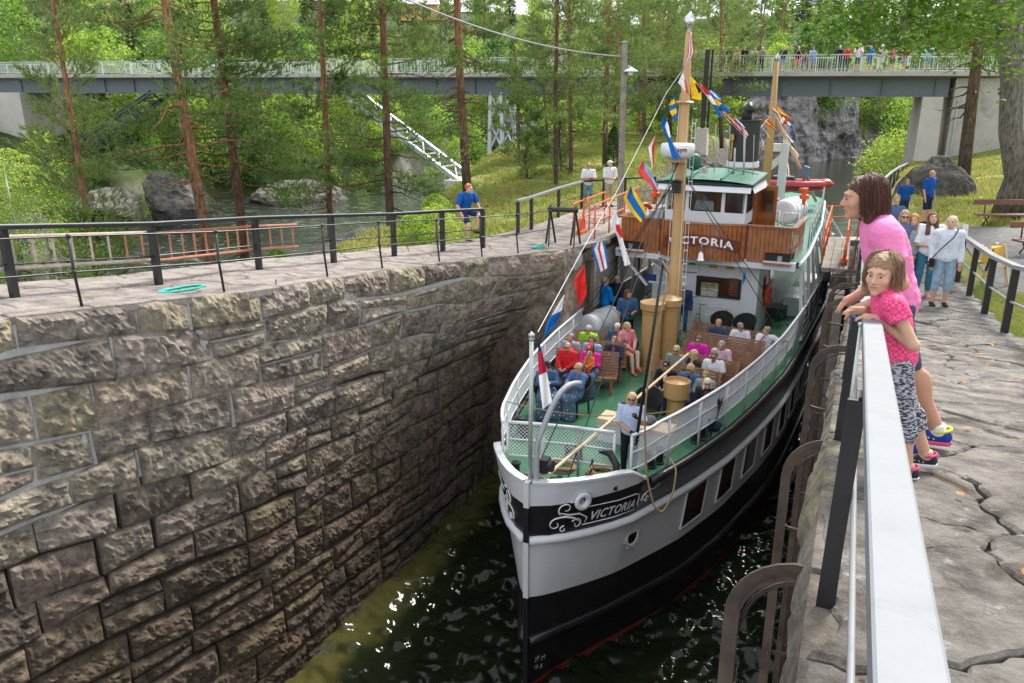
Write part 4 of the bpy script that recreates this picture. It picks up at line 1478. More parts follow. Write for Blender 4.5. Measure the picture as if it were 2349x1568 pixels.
for o in (0.06, SIDE - 0.06):
 near = o < 1
 s = -18.0 if near else -16.0
 while s < BLEN + EXT - 1:
  mb = MB()
  e = min(s + _pan, BLEN + EXT)
  mb.bar(bp(s, o, 1.12), bp(e, o, 1.12), 0.07, 0.06)
  mb.bar(bp(s, o, 0.16), bp(e, o, 0.16), 0.05, 0.05)
  mb.bar(bp(s, o, -0.2), bp(s, o, 1.1), 0.09, 0.09, up=_nrm)
  for q in np.arange(s + 0.16, e - 0.05, 0.16 if near else 0.32):
   mb.bar(bp(q, o, 0.16), bp(q, o, 1.12), 0.028 if near else 0.03, 0.028, up=_nrm)
  bpart("railing_panel", mb, M_GALV)
  s += _pan
def strut(sa, za, pb, w=2.4):
 a0, a1 = bp(sa, 1.0, za), bp(sa, SIDE - 1.0, za)
 b0 = np.asarray(pb, float)
 b1 = b0 + _nrm * (SIDE - 2.0)
 for a, b in ((a0, b0), (a1, b1)):
  mb = MB()
  mb.bar(a, b, 0.42, 0.06)
  mb.bar(a + np.array([0, 0, .28]), b + np.array([0, 0, .28]), 0.42, 0.06)
  mb.bar(a + np.array([0, 0, .14]), b + np.array([0, 0, .14]), 0.04, 0.3)
  bpart("strut", mb, M_GALV if sa > 30 else M_STEEL)
 n = 7
 for i in range(n):
  t0, t1 = i / n, (i + 1) / n
  mb = MB()
  P = lambda u, v: (a0 * (1 - u) + b0 * u) * (1 - v) + (a1 * (1 - u) + b1 * u) * v + np.array([0, 0, 0.14])
  mb.bar(P(t0, 0), P(t1, 1), 0.12, 0.12)
  mb.bar(P(t0, 1), P(t1, 0), 0.12, 0.12)
  mb.bar(P(t1, 0), P(t1, 1), 0.14, 0.14)
  bpart("brace", mb, M_GALV if sa > 30 else M_STEEL)
def s_of(x):
 best = None
 for s in np.arange(-30, BLEN + 20, 0.25):
  p = bp(s, 0, -1.7) - C0
  xx = 1174.5 + PF * (p @ RT) / (p @ FWD)
  if best is None or abs(xx - x) < best[0]:
   best = (abs(xx - x), s)
 return best[1]
_ds = lambda s: float(bp(s, 1, 0) @ FH)
strut(s_of(330), -1.7, at_d(135, 358, _ds(s_of(135))))
_sb = s_of(770)
_foot = at_d(1050, 418, _ds(s_of(1050)) - 0.5)
strut(_sb, -1.7, _foot)
mb = MB()
_c = _foot + _nrm * 1.6 + _dir * 1.2
Rm = np.stack([_dir, _nrm, np.array([0, 0, 1])], 1)
mb.box(_c + np.array([0, 0, -1.3]), (4.2, 5.0, 3.0), R=Rm)
mb.box(_c + np.array([0, 0, -3.5]), (6.0, 6.0, 2.4), R=Rm)
bpart("footing", mb, M_CONCL)
_st = s_of(1127)
_tb = float(at_d(1127, 415, _ds(_st))[2])
for o in (1.0, SIDE - 1.0):
 for q in (-0.45, 0.45):
  mb = MB()
  mb.bar(bp(_st + q, o, -1.68), np.append((bp(_st + q * 1.5, o, 0))[:2], _tb), 0.28, 0.28, up=_nrm)
  bpart("tower_leg", mb, M_GALV)
 for k in range(3):
  za, zb = _tb + (BZL - 1.7 - _tb) * k / 3, _tb + (BZL - 1.7 - _tb) * (k + 1) / 3
  A = lambda q, z: np.append(bp(_st + q, o, 0)[:2], z)
  mb = MB()
  mb.bar(A(-.6, za), A(.5, zb), 0.14, 0.1)
  mb.bar(A(.6, za), A(-.5, zb), 0.14, 0.1)
  bpart("tower_brace", mb, M_GALV)
mb = MB()
mb.box(np.append(bp(_st, SIDE / 2, 0)[:2], _tb - 1.0), (2.0, SIDE + 0.6, 2.0), R=Rm)
bpart("footing", mb, M_CONCL)
_sl = s_of(30)
_pl = at_d(30, 290, _ds(_sl))
mb = MB()
mb.box(np.append(bp(_sl - 1.2, SIDE / 2, 0)[:2], BZL - 1.7 - 4.5), (3.4, SIDE - 0.6, 9.0), R=Rm, taper=1.12)
bpart("pier", mb, M_CONCL)
_sr = s_of(2150)
mb = MB()
mb.box(np.append(bp(_sr - 0.1, SIDE / 2, 0)[:2], BZR - 1.78 - 2.4), (1.5, SIDE - 0.4, 5.0), R=Rm, taper=0.86)
bpart("pier", mb, M_CONCL)
mb = MB()
mb.box(np.append(bp(_sr + 10.2, SIDE / 2, 0)[:2], BZR - 0.45 - 4.0), (18.0, SIDE - 1.2, 8.0), R=Rm)
bpart("abutment", mb, M_CONC)
mb = MB()
mb.cyl(bp(_sr + 1.5, 0.5, -1.8), bp(_sr + 1.5, 0.5, -5.5), 0.05, n=8)
bpart("downpipe", mb, M_GALV)
M_OCHRE = mat("ochre_boards", (0.55, 0.33, 0.12), 0.7, var=0.1, scale=3)
M_SOD = mat("turf_roof", (0.34, 0.24, 0.12), 0.95, var=0.3, scale=2, bump=0.8, bscale=10)
M_DARKW = mat("dark_window", (0.03, 0.03, 0.035), 0.2)
for i, (x, y, d, w_, lab) in enumerate([(268, 30, 165, 6.5, "small ochre house with turf roof high in the trees at far left"), (960, 22, 190, 8, "ochre house with pale roof glimpsed between the pine tops")]):
 p = at_d(x, y + 12, d)
 t = thing("house", lab, "house", p, TH + 0.2)
 MB().box((0, 0, 0.2), (w_, 5, 3.4)).build("wall", M_OCHRE, t)
 mb = MB()
 mb.prism([(-w_ / 2 - .5, -3.1), (w_ / 2 + .5, -3.1), (w_ / 2 + .5, 0), (-w_ / 2 - .5, 0)], [1.75, 1.75, 3.2, 3.2], [1.95, 1.95, 3.45, 3.45])
 mb.prism([(-w_ / 2 - .5, 0.004), (w_ / 2 + .5, 0.004), (w_ / 2 + .5, 3.1), (-w_ / 2 - .5, 3.1)], [3.2, 3.2, 1.75, 1.75], [3.45, 3.45, 1.95, 1.95])
 mb.build("roof", M_SOD if i == 0 else M_CONCL, t)
 for q in (-0.28, 0.25):
  MB().box((q * w_, -2.53, 0.5), (1.0, 0.08, 1.1)).build("window", M_DARKW, t)
# ------------------------------------------------------------------ the ship
M_WHITE = mat("white_ship_paint", (0.66, 0.68, 0.70), 0.35, var=0.05, scale=2.5, streak=True, dirt=0.4, dirtcol=(0.45, 0.42, 0.38), bump=0.06, bscale=3)
M_BLACK = mat("black_hull_paint", (0.014, 0.014, 0.016), 0.32, var=0.3, scale=3.0, streak=True, dirt=0.6, dirtcol=(0.05, 0.045, 0.04), bump=0.12, bscale=4)
M_RED = mat("red_boot_paint", (0.22, 0.035, 0.022), 0.5, var=0.2, scale=2)
M_DECK = mat("green_deck_paint", (0.05, 0.165, 0.09), 0.28, var=0.22, scale=1.4, dirt=0.55, dirtcol=(0.11, 0.20, 0.14))
M_TEAK = mat("varnished_teak", (0.30, 0.105, 0.032), 0.3, var=0.3, scale=5, coat=0.4)
M_TEAKD = mat("dark_varnish", (0.17, 0.055, 0.022), 0.28, var=0.3, scale=5, coat=0.5)
M_NAMEB = mat("name_board_red", (0.16, 0.035, 0.018), 0.3, var=0.15, scale=3, coat=0.4)
M_LETTER = mat("white_lettering", (0.85, 0.85, 0.84), 0.5, var=0.02)
M_BUFF = mat("buff_mast_paint", (0.47, 0.285, 0.115), 0.38, var=0.08, scale=2, dirt=0.15, dirtcol=(0.3, 0.18, 0.08))
M_FUN = mat("funnel_black", (0.02, 0.021, 0.023), 0.45, var=0.2)
M_FUNRED = mat("funnel_red", (0.26, 0.035, 0.025), 0.45, var=0.1)
M_SLAT = mat("bench_slat", (0.23, 0.105, 0.05), 0.35, var=0.45, scale=7)
M_IRON = mat("black_iron", (0.02, 0.02, 0.021), 0.45, 0.3, var=0.2)
M_WICK = mat("black_wicker", (0.022, 0.023, 0.025), 0.55, var=0.3, scale=40, bump=1.0, bscale=70)
M_ROPE = mat("hemp_rope", (0.36, 0.25, 0.13), 0.9, var=0.25, scale=30, bump=0.6, bscale=60)
M_CUSH = mat("tan_cushion", (0.58, 0.43, 0.27), 0.6, var=0.06)
M_ROOFG = mat("green_roof_paint", (0.045, 0.19, 0.125), 0.3, var=0.15, scale=1.2, dirt=0.3, dirtcol=(0.15, 0.28, 0.22))
M_CHROME = mat("bright_metal", (0.6, 0.61, 0.62), 0.22, 0.9, var=0.05)
M_GREYP = mat("grey_ship_paint", (0.36, 0.38, 0.40), 0.45, var=0.08)
M_ORANGE = mat("orange_plastic", (0.75, 0.11, 0.03), 0.4, var=0.08)
M_WIRE = mat("dark_wire", (0.03, 0.03, 0.032), 0.5, 0.3)
M_INFL = mat("red_rubber", (0.42, 0.04, 0.045), 0.4, var=0.1)
M_BLUEP = mat("blue_plaque", (0.03, 0.06, 0.25), 0.4)
M_YEL = mat("yellow_sign", (0.60, 0.42, 0.08), 0.4)
M_DARK = mat("dark_interior", (0.015, 0.014, 0.014), 0.5)
M_TIMBERL = mat("pale_spar", (0.60, 0.45, 0.27), 0.5, var=0.15, scale=6)
def m_glass(name, tint, fac):
 m, t, b = nmat(name)
 N, L = t.nodes, t.links
 tr = N.new("ShaderNodeBsdfTransparent")
 tr.inputs["Color"].default_value = (*tint, 1)
 gl = N.new("ShaderNodeBsdfGlossy")
 gl.inputs["Roughness"].default_value = 0.03
 fr = N.new("ShaderNodeFresnel")
 fr.inputs["IOR"].default_value = fac
 mx = N.new("ShaderNodeMixShader")
 L.new(fr.outputs[0], mx.inputs["Fac"])
 L.new(tr.outputs[0], mx.inputs[1])
 L.new(gl.outputs[0], mx.inputs[2])
 L.new(mx.outputs[0], N["Material Output"].inputs["Surface"])
 return m
M_GLASS = m_glass("window_glass", (0.75, 0.8, 0.8), 1.6)
M_HULLGL = mat("brown_window_glass", (0.055, 0.022, 0.014), 0.06, var=0.5, scale=3, spec=0.8)
SHIP = thing("passenger_ship", "white and black vintage passenger ship filling the lock, wooden bridge front and green deck", "ship", S0, -DL)
_h1 = ([0, .4, .8, 1.66, 3.7, 5.56, 8.1, 10.5, 14, 22, 26, 28.5, 29.6, 30], [.03, .22, .42, .86, 1.75, 2.25, 2.67, 2.9, 2.95, 2.95, 2.5, 1.7, .9, .05])
_h2 = ([0, .2, .5, .9, 1.3, 1.7, 3.2, 4.1, 5.2, 7, 9.4, 12, 22, 26, 28.5, 29.7, 30], [.04, .38, .68, 1.0, 1.27, 1.48, 1.95, 2.17, 2.42, 2.68, 2.92, 3.0, 3.0, 2.8, 2.2, 1.1, .05])
DZ = 3.95
def half(s, z):
 a, b = np.interp(s, *_h1), np.interp(s, *_h2)
 f = np.clip((z - 1.0) / (DZ - 1.0), -0.35, 1.15)
 return max(0.02, float(a + (b - a) * f))
def hull(side, s, z, off=0.0):
 """point on the shell, off metres outwards"""
 ds = 0.05
 t = half(s, z)
 k = (half(s + ds, z) - half(max(0, s - ds), z)) / (ds + min(ds, s) + 1e-9)
 n = np.array([1, -k])
 n /= np.linalg.norm(n)
 return np.array([side * (t + off * n[0]), s + off * n[1], z])
_ST = np.concatenate([np.linspace(0, 2.2, 23), np.linspace(2.5, 14, 30), np.linspace(14.6, 30, 28)])
z_bw = lambda s: float(np.interp(s, [0, 2, 4, 8.5, 30], [2.14, 1.93, 1.85, 1.75, 1.7]))
z_rub = lambda s: float(np.interp(s, [0, 1.7, 3.7, 7.6, 30], [3.36, 3.25, 3.2, 3.12, 3.05]))
z_top = lambda s: float(np.interp(s, [0, 1.2, 1.45, 1.7, 1.9, 2.05, 30], [4.45, 4.36, 4.32, 4.16, 4.02, DZ, DZ]))
z_wb = lambda s: min(4.02, z_top(s))
for side in (-1, 1):
 mb = MB()
 rows, mats_ = [], None
 for s in _ST:
  lv = [-0.7, 0.10, 1.0, z_bw(s), z_rub(s), z_wb(s), z_top(s)]
  rows.append([hull(side, s, z) for z in lv])
 P = np.array(rows)
 mi = np.tile(np.array([0, 1, 1, 2, 1, 2]), (len(_ST) - 1, 1))
 mb.grid(P, mi, flip=(side < 0))
 mb.build("hull_side", [M_RED, M_BLACK, M_WHITE], SHIP, smooth=True)
 for s_ in (2.9, 5.9, 8.9, 11.9):
  MB().tube([hull(side, s_ + 0.1 * math.sin(z), z, 0.002) for z in np.linspace(0.2, z_rub(s_), 9)], 0.008, 4).build("plate_seam", M_WHITE if False else M_BLACK, SHIP, smooth=True) if side < 0 else None
 for nm, zf, r, m, s0 in (("rubbing_strake", lambda s: z_rub(s) - 0.02, 0.085, M_WHITE, 0.0), ("fender_strake", lambda s: float(np.interp(s, [0, 1.7, 3.7, 8, 30], [1.2, 1.1, 1.0, .9, .85])), 0.10, M_BLACK, 0.0), ("deck_edge_fender", lambda s: DZ - 0.03, 0.10, M_BLACK, 2.1)):
  MB().tube([hull(side, s, zf(s), 0.03) for s in np.linspace(s0, 29.6, 70)], r, 8).build(nm, m, SHIP, smooth=True)
 ss = np.linspace(0.02, 2.0, 16)
 mb = MB()
 mb.grid(np.array([[hull(side, s, z_top(s), 0.02) + (0, 0, 0.0), hull(side, s, z_top(s), 0.02) + (0, 0, 0.045), hull(side, s, z_top(s), -0.09) + (0, 0.05, 0.045), hull(side, s, DZ, -0.09) + (0, 0.05, 0)] for s in ss]), flip=(side < 0))
 mb.build("bulwark", M_WHITE, SHIP)
mb = MB()
mb.bar((0, 0.02, -0.8), (0, 0.02, 2.15), 0.10, 0.16, up=(0, 1, 0), m=1)
mb.bar((0, 0.02, 2.15), (0, 0.02, 3.3), 0.10, 0.16, up=(0, 1, 0), m=0)
mb.bar((0, 0.02, 3.3), (0, 0.02, 4.0), 0.10, 0.16, up=(0, 1, 0), m=1)
mb.bar((0, 0.02, 4.0), (0, 0.02, 4.5), 0.10, 0.16, up=(0, 1, 0), m=0)
mb.build("stem", [M_WHITE, M_BLACK], SHIP)
mb = MB()
_ss = np.concatenate([np.linspace(0.06, 2, 14), np.linspace(2.4, 29.7, 40)])
mb.grid(np.array([[(-(half(s, DZ) - 0.03), s, DZ), (0, s, DZ + 0.02), (half(s, DZ) - 0.03, s, DZ)] for s in _ss]), flip=True)
mb.build("deck", M_DECK, SHIP)
for side in (-1, 1):
 for k in range(10):
  a = 3.65 + 1.53 * k
  b = a + 0.88 - 0.01 * k
  zt, zb = 3.02 - 0.01 * k, 2.13 - 0.02 * k
  fr = MB()
  C = [(a, zb), (b, zb), (b, zt), (a, zt)]
  fr.tube([hull(side, s, z, 0.015) for s, z in C], 0.022, 6, closed=True)
  f = fr.build("window", M_WHITE, SHIP)
  g = MB()
  g.grid(np.array([[hull(side, s, z, 0.018) for z in (zb, zt)] for s in np.linspace(a, b, 5)]), flip=(side < 0))
  g.build("pane", M_HULLGL, f)
 c = hull(side, 1.98, 2.70, 0.0)
 d = hull(side, 2.08, 2.70) - hull(side, 1.88, 2.70)
 d /= np.linalg.norm(d)
 n = np.array([side * abs(d[1]), -abs(d[0]), 0]) if side > 0 else np.array([-abs(d[1]), -abs(d[0]), 0])
 R = np.stack([d, np.cross(n, d), n], 1)
 pm = MB().lathe([(0.15, 0.0), (0.19, 0.0), (0.19, 0.035), (0.15, 0.03), (0.145, 0.0)], c, 24, R=R)
 for q in range(8):
  an = q * math.pi / 4 + 0.2
  o = c + R @ np.array([0.235 * math.cos(an), 0.235 * math.sin(an), 0.0])
  pm.cyl(o, o + n * 0.03, 0.018, n=6)
 po = pm.build("porthole", M_WHITE, SHIP, smooth=False)
 MB().lathe([(0.0, 0.012), (0.15, 0.012)], c, 24, R=R).build("pane", M_HULLGL, po)
def text_mesh(body, size, shear=0.0, bold=0.0, spacing=1.0):
 cu = bpy.data.curves.new("lettering", 'FONT')
 cu.body = body
 cu.size = size
 cu.shear = shear
 cu.offset = bold
 cu.space_character = spacing
 cu.align_x = 'CENTER'
 cu.resolution_u = 3
 o = bpy.data.objects.new("lettering", cu)
 COL.objects.link(o)
 dg = bpy.context.evaluated_depsgraph_get()
 dg.update()
 me = bpy.data.meshes.new_from_object(o.evaluated_get(dg))
 V = np.array([v.co[:] for v in me.vertices])
 F = [tuple(p.vertices) for p in me.polygons]
 bpy.data.objects.remove(o)
 bpy.data.curves.remove(cu)
 bpy.data.meshes.remove(me)
 return V, F
def text_on(name, body, size, fmap, m, parent, **kw):
 V, F = text_mesh(body, size, **kw)
 mb = MB()
 mb.add(np.array([fmap(v[0], v[1]) for v in V]), F)
 return mb.build(name, m, parent)
V, F = text_mesh("VICTORIA", 0.27, shear=0.22, spacing=1.10, bold=0.005)
_w = V[:, 0].max() - V[:, 0].min()
for side in (1, -1):
 def bow(u, v, off=0.012):
  """u metres along the plating from the stem, v height"""
  return hull(side, max(0.05, u), z_rub(u) + 0.10 + v, off)
 sx = 0.92 / _w
 mid = 1.27
 mb = MB()
 mb.add(np.array([bow(mid + side * v[0] * sx, 0.14 + v[1] * 0.98) for v in V]), F)
 mb.build("painted_name", M_LETTER, SHIP)
 P2 = lambda pts: [bow(a - 0.10, b) for a, b in pts]
 sc = MB()
 m0, m1 = (0.70, 1.84)
 rib = lambda pts, r=0.012: sc.tube([bow(a, b) for a, b in pts], r, 5)
 rib([(m0, 0.07), (1.3, 0.065), (m1 - 0.05, 0.07)], 0.009)
 rib([(m0 - 0.05, 0.44), (1.3, 0.43), (m1 - 0.12, 0.44), (m1 - 0.03, 0.40), (m1, 0.30), (m1 + 0.0, 0.16), (m1 + 0.05, 0.10)], 0.009)
 def spiral(cx, cy, r0, r1, a0, a1, n=26, wd=0.014):
  pts = []
  for q in np.linspace(0, 1, n):
   a = a0 + (a1 - a0) * q
   r = r0 + (r1 - r0) * q
   pts.append((max(0.06, cx + r * 0.8 * math.cos(a)), cy + r * math.sin(a)))
  sc.tube(P2(pts), np.linspace(wd, wd * 0.5, n), 5)
 spiral(0.50, 0.47, 0.14, 0.03, -2.2, -8.3)
 spiral(0.38, 0.17, 0.13, 0.03, 1.2, 7.2)
 spiral(0.70, 0.12, 0.12, 0.03, 2.6, -3.6)
 spiral(0.50, 0.05, 0.07, 0.015, 1.5, 7.5)
 sc.tube(P2([(0.36, 0.30), (0.5, 0.31), (0.64, 0.26), (0.76, 0.14)]), [0.006, 0.022, 0.02, 0.006], 5)
 sc.tube(P2([(0.42, 0.40), (0.55, 0.34), (0.72, 0.33), (0.86, 0.22), (0.84, 0.10)]), [0.006, 0.014, 0.018, 0.014, 0.006], 5)
 sc.tube(P2([(0.55, 0.59), (0.64, 0.60), (0.68, 0.55)]), 0.008, 5)
 spiral(2.14, 0.22, 0.12, 0.02, 3.4, -3.6)
 spiral(2.22, 0.16, 0.08, 0.015, 0.5, 6.5)
 sc.tube(P2([(2.06, 0.32), (2.25, 0.37), (2.42, 0.33), (2.56, 0.40), (2.60, 0.48)]), [0.006, 0.012, 0.010, 0.009, 0.005], 5)
 sc.build("painted_scrolls", M_LETTER, SHIP, smooth=True)
for (u, z, tx) in ((0.22, 0.62, "29"), (0.22, 0.42, "16"), (0.38, 0.56, "M"), (0.36, 0.36, "8")):
 text_on("draft_mark", tx, 0.15, lambda a, b, u=u, z=z: hull(1, u + a * 0.8, z + b, 0.02), M_LETTER, SHIP)
c = hull(1, 0.62, 4.02, 0.02)
n = np.array([0.8, -0.6, 0])
R = np.stack([np.array([0.6, 0.8, 0]), np.array([0, 0, 1]), n], 1)
MB().lathe([(0.07, 0), (0.17, 0.0), (0.17, 0.05), (0.12, 0.07), (0.08, 0.04), (0.07, 0.0)], c, 20, R=R).build("hawse_ring", M_WHITE, SHIP, smooth=True)
ch = MB()
for k, q in enumerate(np.linspace(0, 1, 13)):
 o = np.array([c[0] + 0.03 + 0.03 * q, c[1] + 0.06 + 0.22 * q, 4.06 + 0.62 * q - 0.5 * q * (1 - q)])
 e = np.array([0.035, 0.0, 0.0]) if k % 2 else np.array([0.0, 0.035, 0])
 ch.tube([o + e * math.cos(a) + np.array([0, 0.01, 0.045]) * math.sin(a) for a in np.linspace(0, 2 * math.pi, 9)[:-1]], 0.012, 5, closed=True)
ch.build("chain", M_IRON, SHIP)
def rail_run(path, z0=0.12, z1=1.05, mids=(0.36, 0.70), name="guard_rail", net=True, post_every=1.25):
 """path: list of (t,s) on deck"""
 path = np.asarray(path, float)
 seg = np.linalg.norm(np.diff(path, axis=0), axis=1)
 L = np.concatenate([[0], np.cumsum(seg)])
 at = lambda q, z: np.array([np.interp(q, L, path[:, 0]), np.interp(q, L, path[:, 1]), DZ + z])
 tot = L[-1]
 n = max(2, int(tot / 0.3))
 root = None
 mb = MB()
 qs = np.linspace(0, tot, n)
 mb.tube([at(q, z1) for q in qs], 0.034, 8)
 r = mb.build(name, M_WHITE, SHIP, smooth=True)
 for z in mids:
  MB().tube([at(q, z) for q in qs], 0.018, 6).build("middle_rail", M_WHITE, r, smooth=True)
 k = max(1, round(tot / post_every))
 for i in range(k + 1):
  q = tot * i / k
  MB().tube([at(q, 0.0), at(q, z1 - 0.02)], 0.028, 7).build("stanchion", M_WHITE, r, smooth=True)
 if net:
  nb = MB()
  stp = 0.075
  hgt_ = z1 - 0.36
  off = 0.03
  q = -hgt_
  while q < tot:
   for sg in (1, -1):
    a0, a1 = q, q + hgt_
    za, zb = (0.36, z1) if sg > 0 else (z1, 0.36)
    if a0 < 0:
     za = za + (zb - za) * (-a0 / hgt_)
     a0 = 0
    if a1 > tot:
     zb = za + (zb - za) * (tot - a0) / (a1 - a0)
     a1 = tot
    if a1 - a0 > 0.02:
     m3 = (a0 + a1) / 2
     nb.tube([at(a0, za), at(m3, (za + zb) / 2), at(a1, zb)], 0.0055, 3, cap=False)
   q += stp
  o = nb.build("wire_net", M_WHITE, r)
  o["kind"] = "stuff"
 return r
_port = [(1.35, 1.62), (1.55, 2.05)] + [(half(s, DZ) - 0.1, s) for s in np.linspace(2.4, 12.6, 16)]
rail_run(_port)
rail_run([(-(half(s, DZ) - 0.08), s) for s in np.concatenate([np.linspace(1.1, 3, 6), np.linspace(3.6, 12.6, 14)])])
rail_run([(-0.98, 1.16), (-0.3, 1.36), (0.35, 1.5)], post_every=0.7)
rail_run([(0.35, 1.5), (1.02, 1.6)], post_every=0.7)
for side in (-1, 1):
 pts = [(side * (half(s, DZ) - 0.08), s) for s in np.linspace(12.6, 26, 14)]
 rail_run(pts, net=False, mids=(0.3, 0.55, 0.8))
 mb = MB()
 mb.grid(np.array([[(t - side * 0.02, s, DZ + 0.1), (t - side * 0.02, s, DZ + 0.98)] for t, s in pts]))
 mb.build("side_panel", M_GREYP, SHIP)
mb = MB()
P = np.array([[(half(s, DZ) - 0.06, s, DZ + z) for z in (0.3, 0.65, 1.0)] for s in np.linspace(11.4, 12.6, 5)])
mb.grid(P)
mb.build("spray_cloth", M_WHITE, SHIP)
_js = ship_at_t(1234, 765, 0.0)
MB().tube([(0.0, 0.10, DZ + 0.2), (0.0, 0.12, _js[2] - 0.06)], [0.04, 0.035], 10).lathe([(0.0, -0.07), (0.045, -0.05), (0.05, -0.02), (0.03, 0.0), (0.055, 0.02), (0.055, 0.05), (0.0, 0.1)], (0, 0.12, _js[2]), 12).build("jackstaff", M_GALV, SHIP, smooth=True)
_dz = _js[2]
_tip = ship_at_s(1330, 880, 1.2)
dv = [(0.1, 0.16, DZ + 0.1), (0.1, 0.16, DZ + 0.35), (0.1, 0.16, DZ + 1.2)] + [tuple(np.array([0.1, 0.16, DZ + 1.2]) * (1 - a) + np.array([_tip[0], _tip[1], _tip[2]]) * a + np.array([0, 0, 0.30 * math.sin(a * math.pi)]) + np.array([0, 0, 0.25 * a * (1 - a)])) for a in np.linspace(0.12, 1, 9)]
MB().tube(dv, [0.075, 0.06] + [0.052] * (len(dv) - 2), 12).build("anchor_davit", M_GREYP, SHIP, smooth=True)
MB().box((0.2, 0.3, DZ + 0.78), (0.14, 0.2, 0.26)).cyl((0.27, 0.3, DZ + 0.78), (0.35, 0.3, DZ + 0.78), 0.11, n=14).build("davit_winch", M_IRON, SHIP)
wl_ = MB()
for k, (x, r) in enumerate([(-0.16, 0.09), (-0.06, 0.13), (0.06, 0.10), (0.16, 0.14), (0.28, 0.10)]):
 wl_.cyl((0.32 + x, 0.75, DZ + 0.24), (0.32 + x + 0.07, 0.77, DZ + 0.24), r, n=14)
wl_.cyl((0.05, 0.75, DZ + 0.24), (0.75, 0.77, DZ + 0.24), 0.03)
for x in (0.12, 0.62):
 wl_.bar((x, 0.65, DZ), (x, 0.76, DZ + 0.3), 0.05, 0.05)
 wl_.bar((x, 0.95, DZ), (x, 0.76, DZ + 0.3), 0.05, 0.05)
wl_.build("windlass", M_IRON, SHIP)
for q in (0.26, 0.42, 0.52):
 cm = MB()
 for k in range(7):
  a = k * 0.9
  cm.tube([np.array([q + 0.02 * k * 0.5, 0.76, DZ + 0.24]) + 0.12 * np.array([0.1 * math.sin(b * 3), math.cos(b), math.sin(b)]) for b in np.linspace(a, a + 0.8, 4)], 0.022, 5)
 cm.build("anchor_chain", M_IRON, SHIP)
def bollard(t, s, nm="bollard"):
 MB().lathe([(0.1, 0), (0.1, 0.03), (0.075, 0.05), (0.07, 0.26), (0.095, 0.3), (0.095, 0.33), (0.0, 0.345)], (t, s, DZ), 16).build(nm, M_IRON, SHIP, smooth=False)
for t, s in ((-0.72, 1.0), (-0.1, 2.1), (0.06, 2.25), (1.45, 2.6), (1.55, 2.85), (1.95, 4.15), (2.02, 4.4), (-1.6, 3.0)):
 bollard(t, s)
an = MB()
an.tube([(0.55, 1.25, DZ + 0.1), (0.9, 1.15, DZ + 0.12), (1.25, 1.2, DZ + 0.15)], 0.05, 8)
an.tube([(0.75, 1.55, DZ + 0.62), (0.98, 1.5, DZ + 0.66), (1.15, 1.4, DZ + 0.5), (1.2, 1.25, DZ + 0.2), (0.95, 1.0, DZ + 0.08)], [0.02, 0.07, 0.07, 0.06, 0.05], 8)
an.build("anchor", M_IRON, SHIP, smooth=True)
def coil(t, s, r, n, nm, z=DZ, rr=0.022, lab=None):
 mb = MB()
 for k in range(n):
  rad = r * (1 - 0.10 * (k % 4))
  zz = z + 0.03 + 0.04 * (k // 4) + 0.012 * (k % 3)
  mb.tube([(t + rad * math.cos(a) + 0.02 * math.sin(3 * a + k), s + rad * 0.8 * math.sin(a), zz + 0.015 * math.sin(2 * a + k)) for a in np.linspace(0, 2 * math.pi, 21)[:-1]], rr, 6, closed=True)
 o = mb.build(nm, M_ROPE)
 p = sp(0, 0, 0)
 o.location = S0
 o.rotation_euler = (0, 0, -DL)
 tag(o, lab, "rope")
coil(-0.32, 0.86, 0.25, 9, "rope_coil", lab="thick hemp rope coil beside the bow bollard behind the windlass")
coil(0.72, 1.85, 0.30, 8, "rope_coil", lab="flat hemp rope coil on green deck by the black anchor")
coil(-0.1, 1.75, 0.28, 7, "rope_coil", lab="hemp rope coil behind the bow netting on green deck")
MS, MT = 9.3, -0.1
_top = ship_at_s(1578, 75, MS)[2]
ms = MB()
ms.tube([(MT, MS, DZ - 0.02), (MT, MS, 6.55), (MT, MS, 6.65), (MT, MS - 0.02, 8.6), (MT, MS - 0.05, 10.6), (MT, MS - 0.08, _top)], [0.20, 0.20, 0.155, 0.145, 0.125, 0.075], 16)
mast = ms.build("mast", M_BUFF, SHIP, smooth=True)
MB().lathe([(0.0, -0.12), (0.05, -0.1), (0.06, -0.06), (0.05, 0.0), (0.12, 0.08), (0.145, 0.17), (0.12, 0.27), (0.05, 0.34), (0.0, 0.4)], (MT, MS - 0.08, _top + 0.08), 16).build("mast_ball", M_CHROME, mast, smooth=True)
_rz = ship_at_s(1557, 345, MS)[2]
rd = MB().lathe([(0.0, -0.16), (0.3, -0.16), (0.4, -0.08), (0.43, 0.04), (0.42, 0.16), (0.38, 0.2), (0.0, 0.22)], (MT + 0.02, MS - 0.55, _rz), 26)
rado = rd.build("radar_dome", M_WHITE, mast, smooth=True)
MB().bar((MT, MS - 0.1, _rz - 0.28), (MT, MS - 0.7, _rz - 0.2), 0.3, 0.1).build("radar_bracket", M_BUFF, mast)
text_on("radar_lettering", "Raym", 0.16, lambda a, b: np.array([MT + 0.02 + 0.44 * math.sin(0.42 + a / 0.44), MS - 0.55 - 0.44 * math.cos(0.42 + a / 0.44), _rz + 0.02 + b]), M_RED, rado, bold=0.004)
_lz = ship_at_s(1553, 425, MS)[2]
MB().lathe([(0.13, -0.16), (0.15, -0.14), (0.12, -0.1), (0.12, 0.1), (0.15, 0.14), (0.13, 0.16)], (MT - 0.02, MS - 0.3, _lz), 16).build("mast_lantern", M_IRON, mast)
MB().lathe([(0.2, -0.03), (0.24, 0), (0.2, 0.03)], (MT, MS - 0.05, ship_at_s(1572, 235, MS)[2]), 16).build("mast_band", M_BUFF, mast)
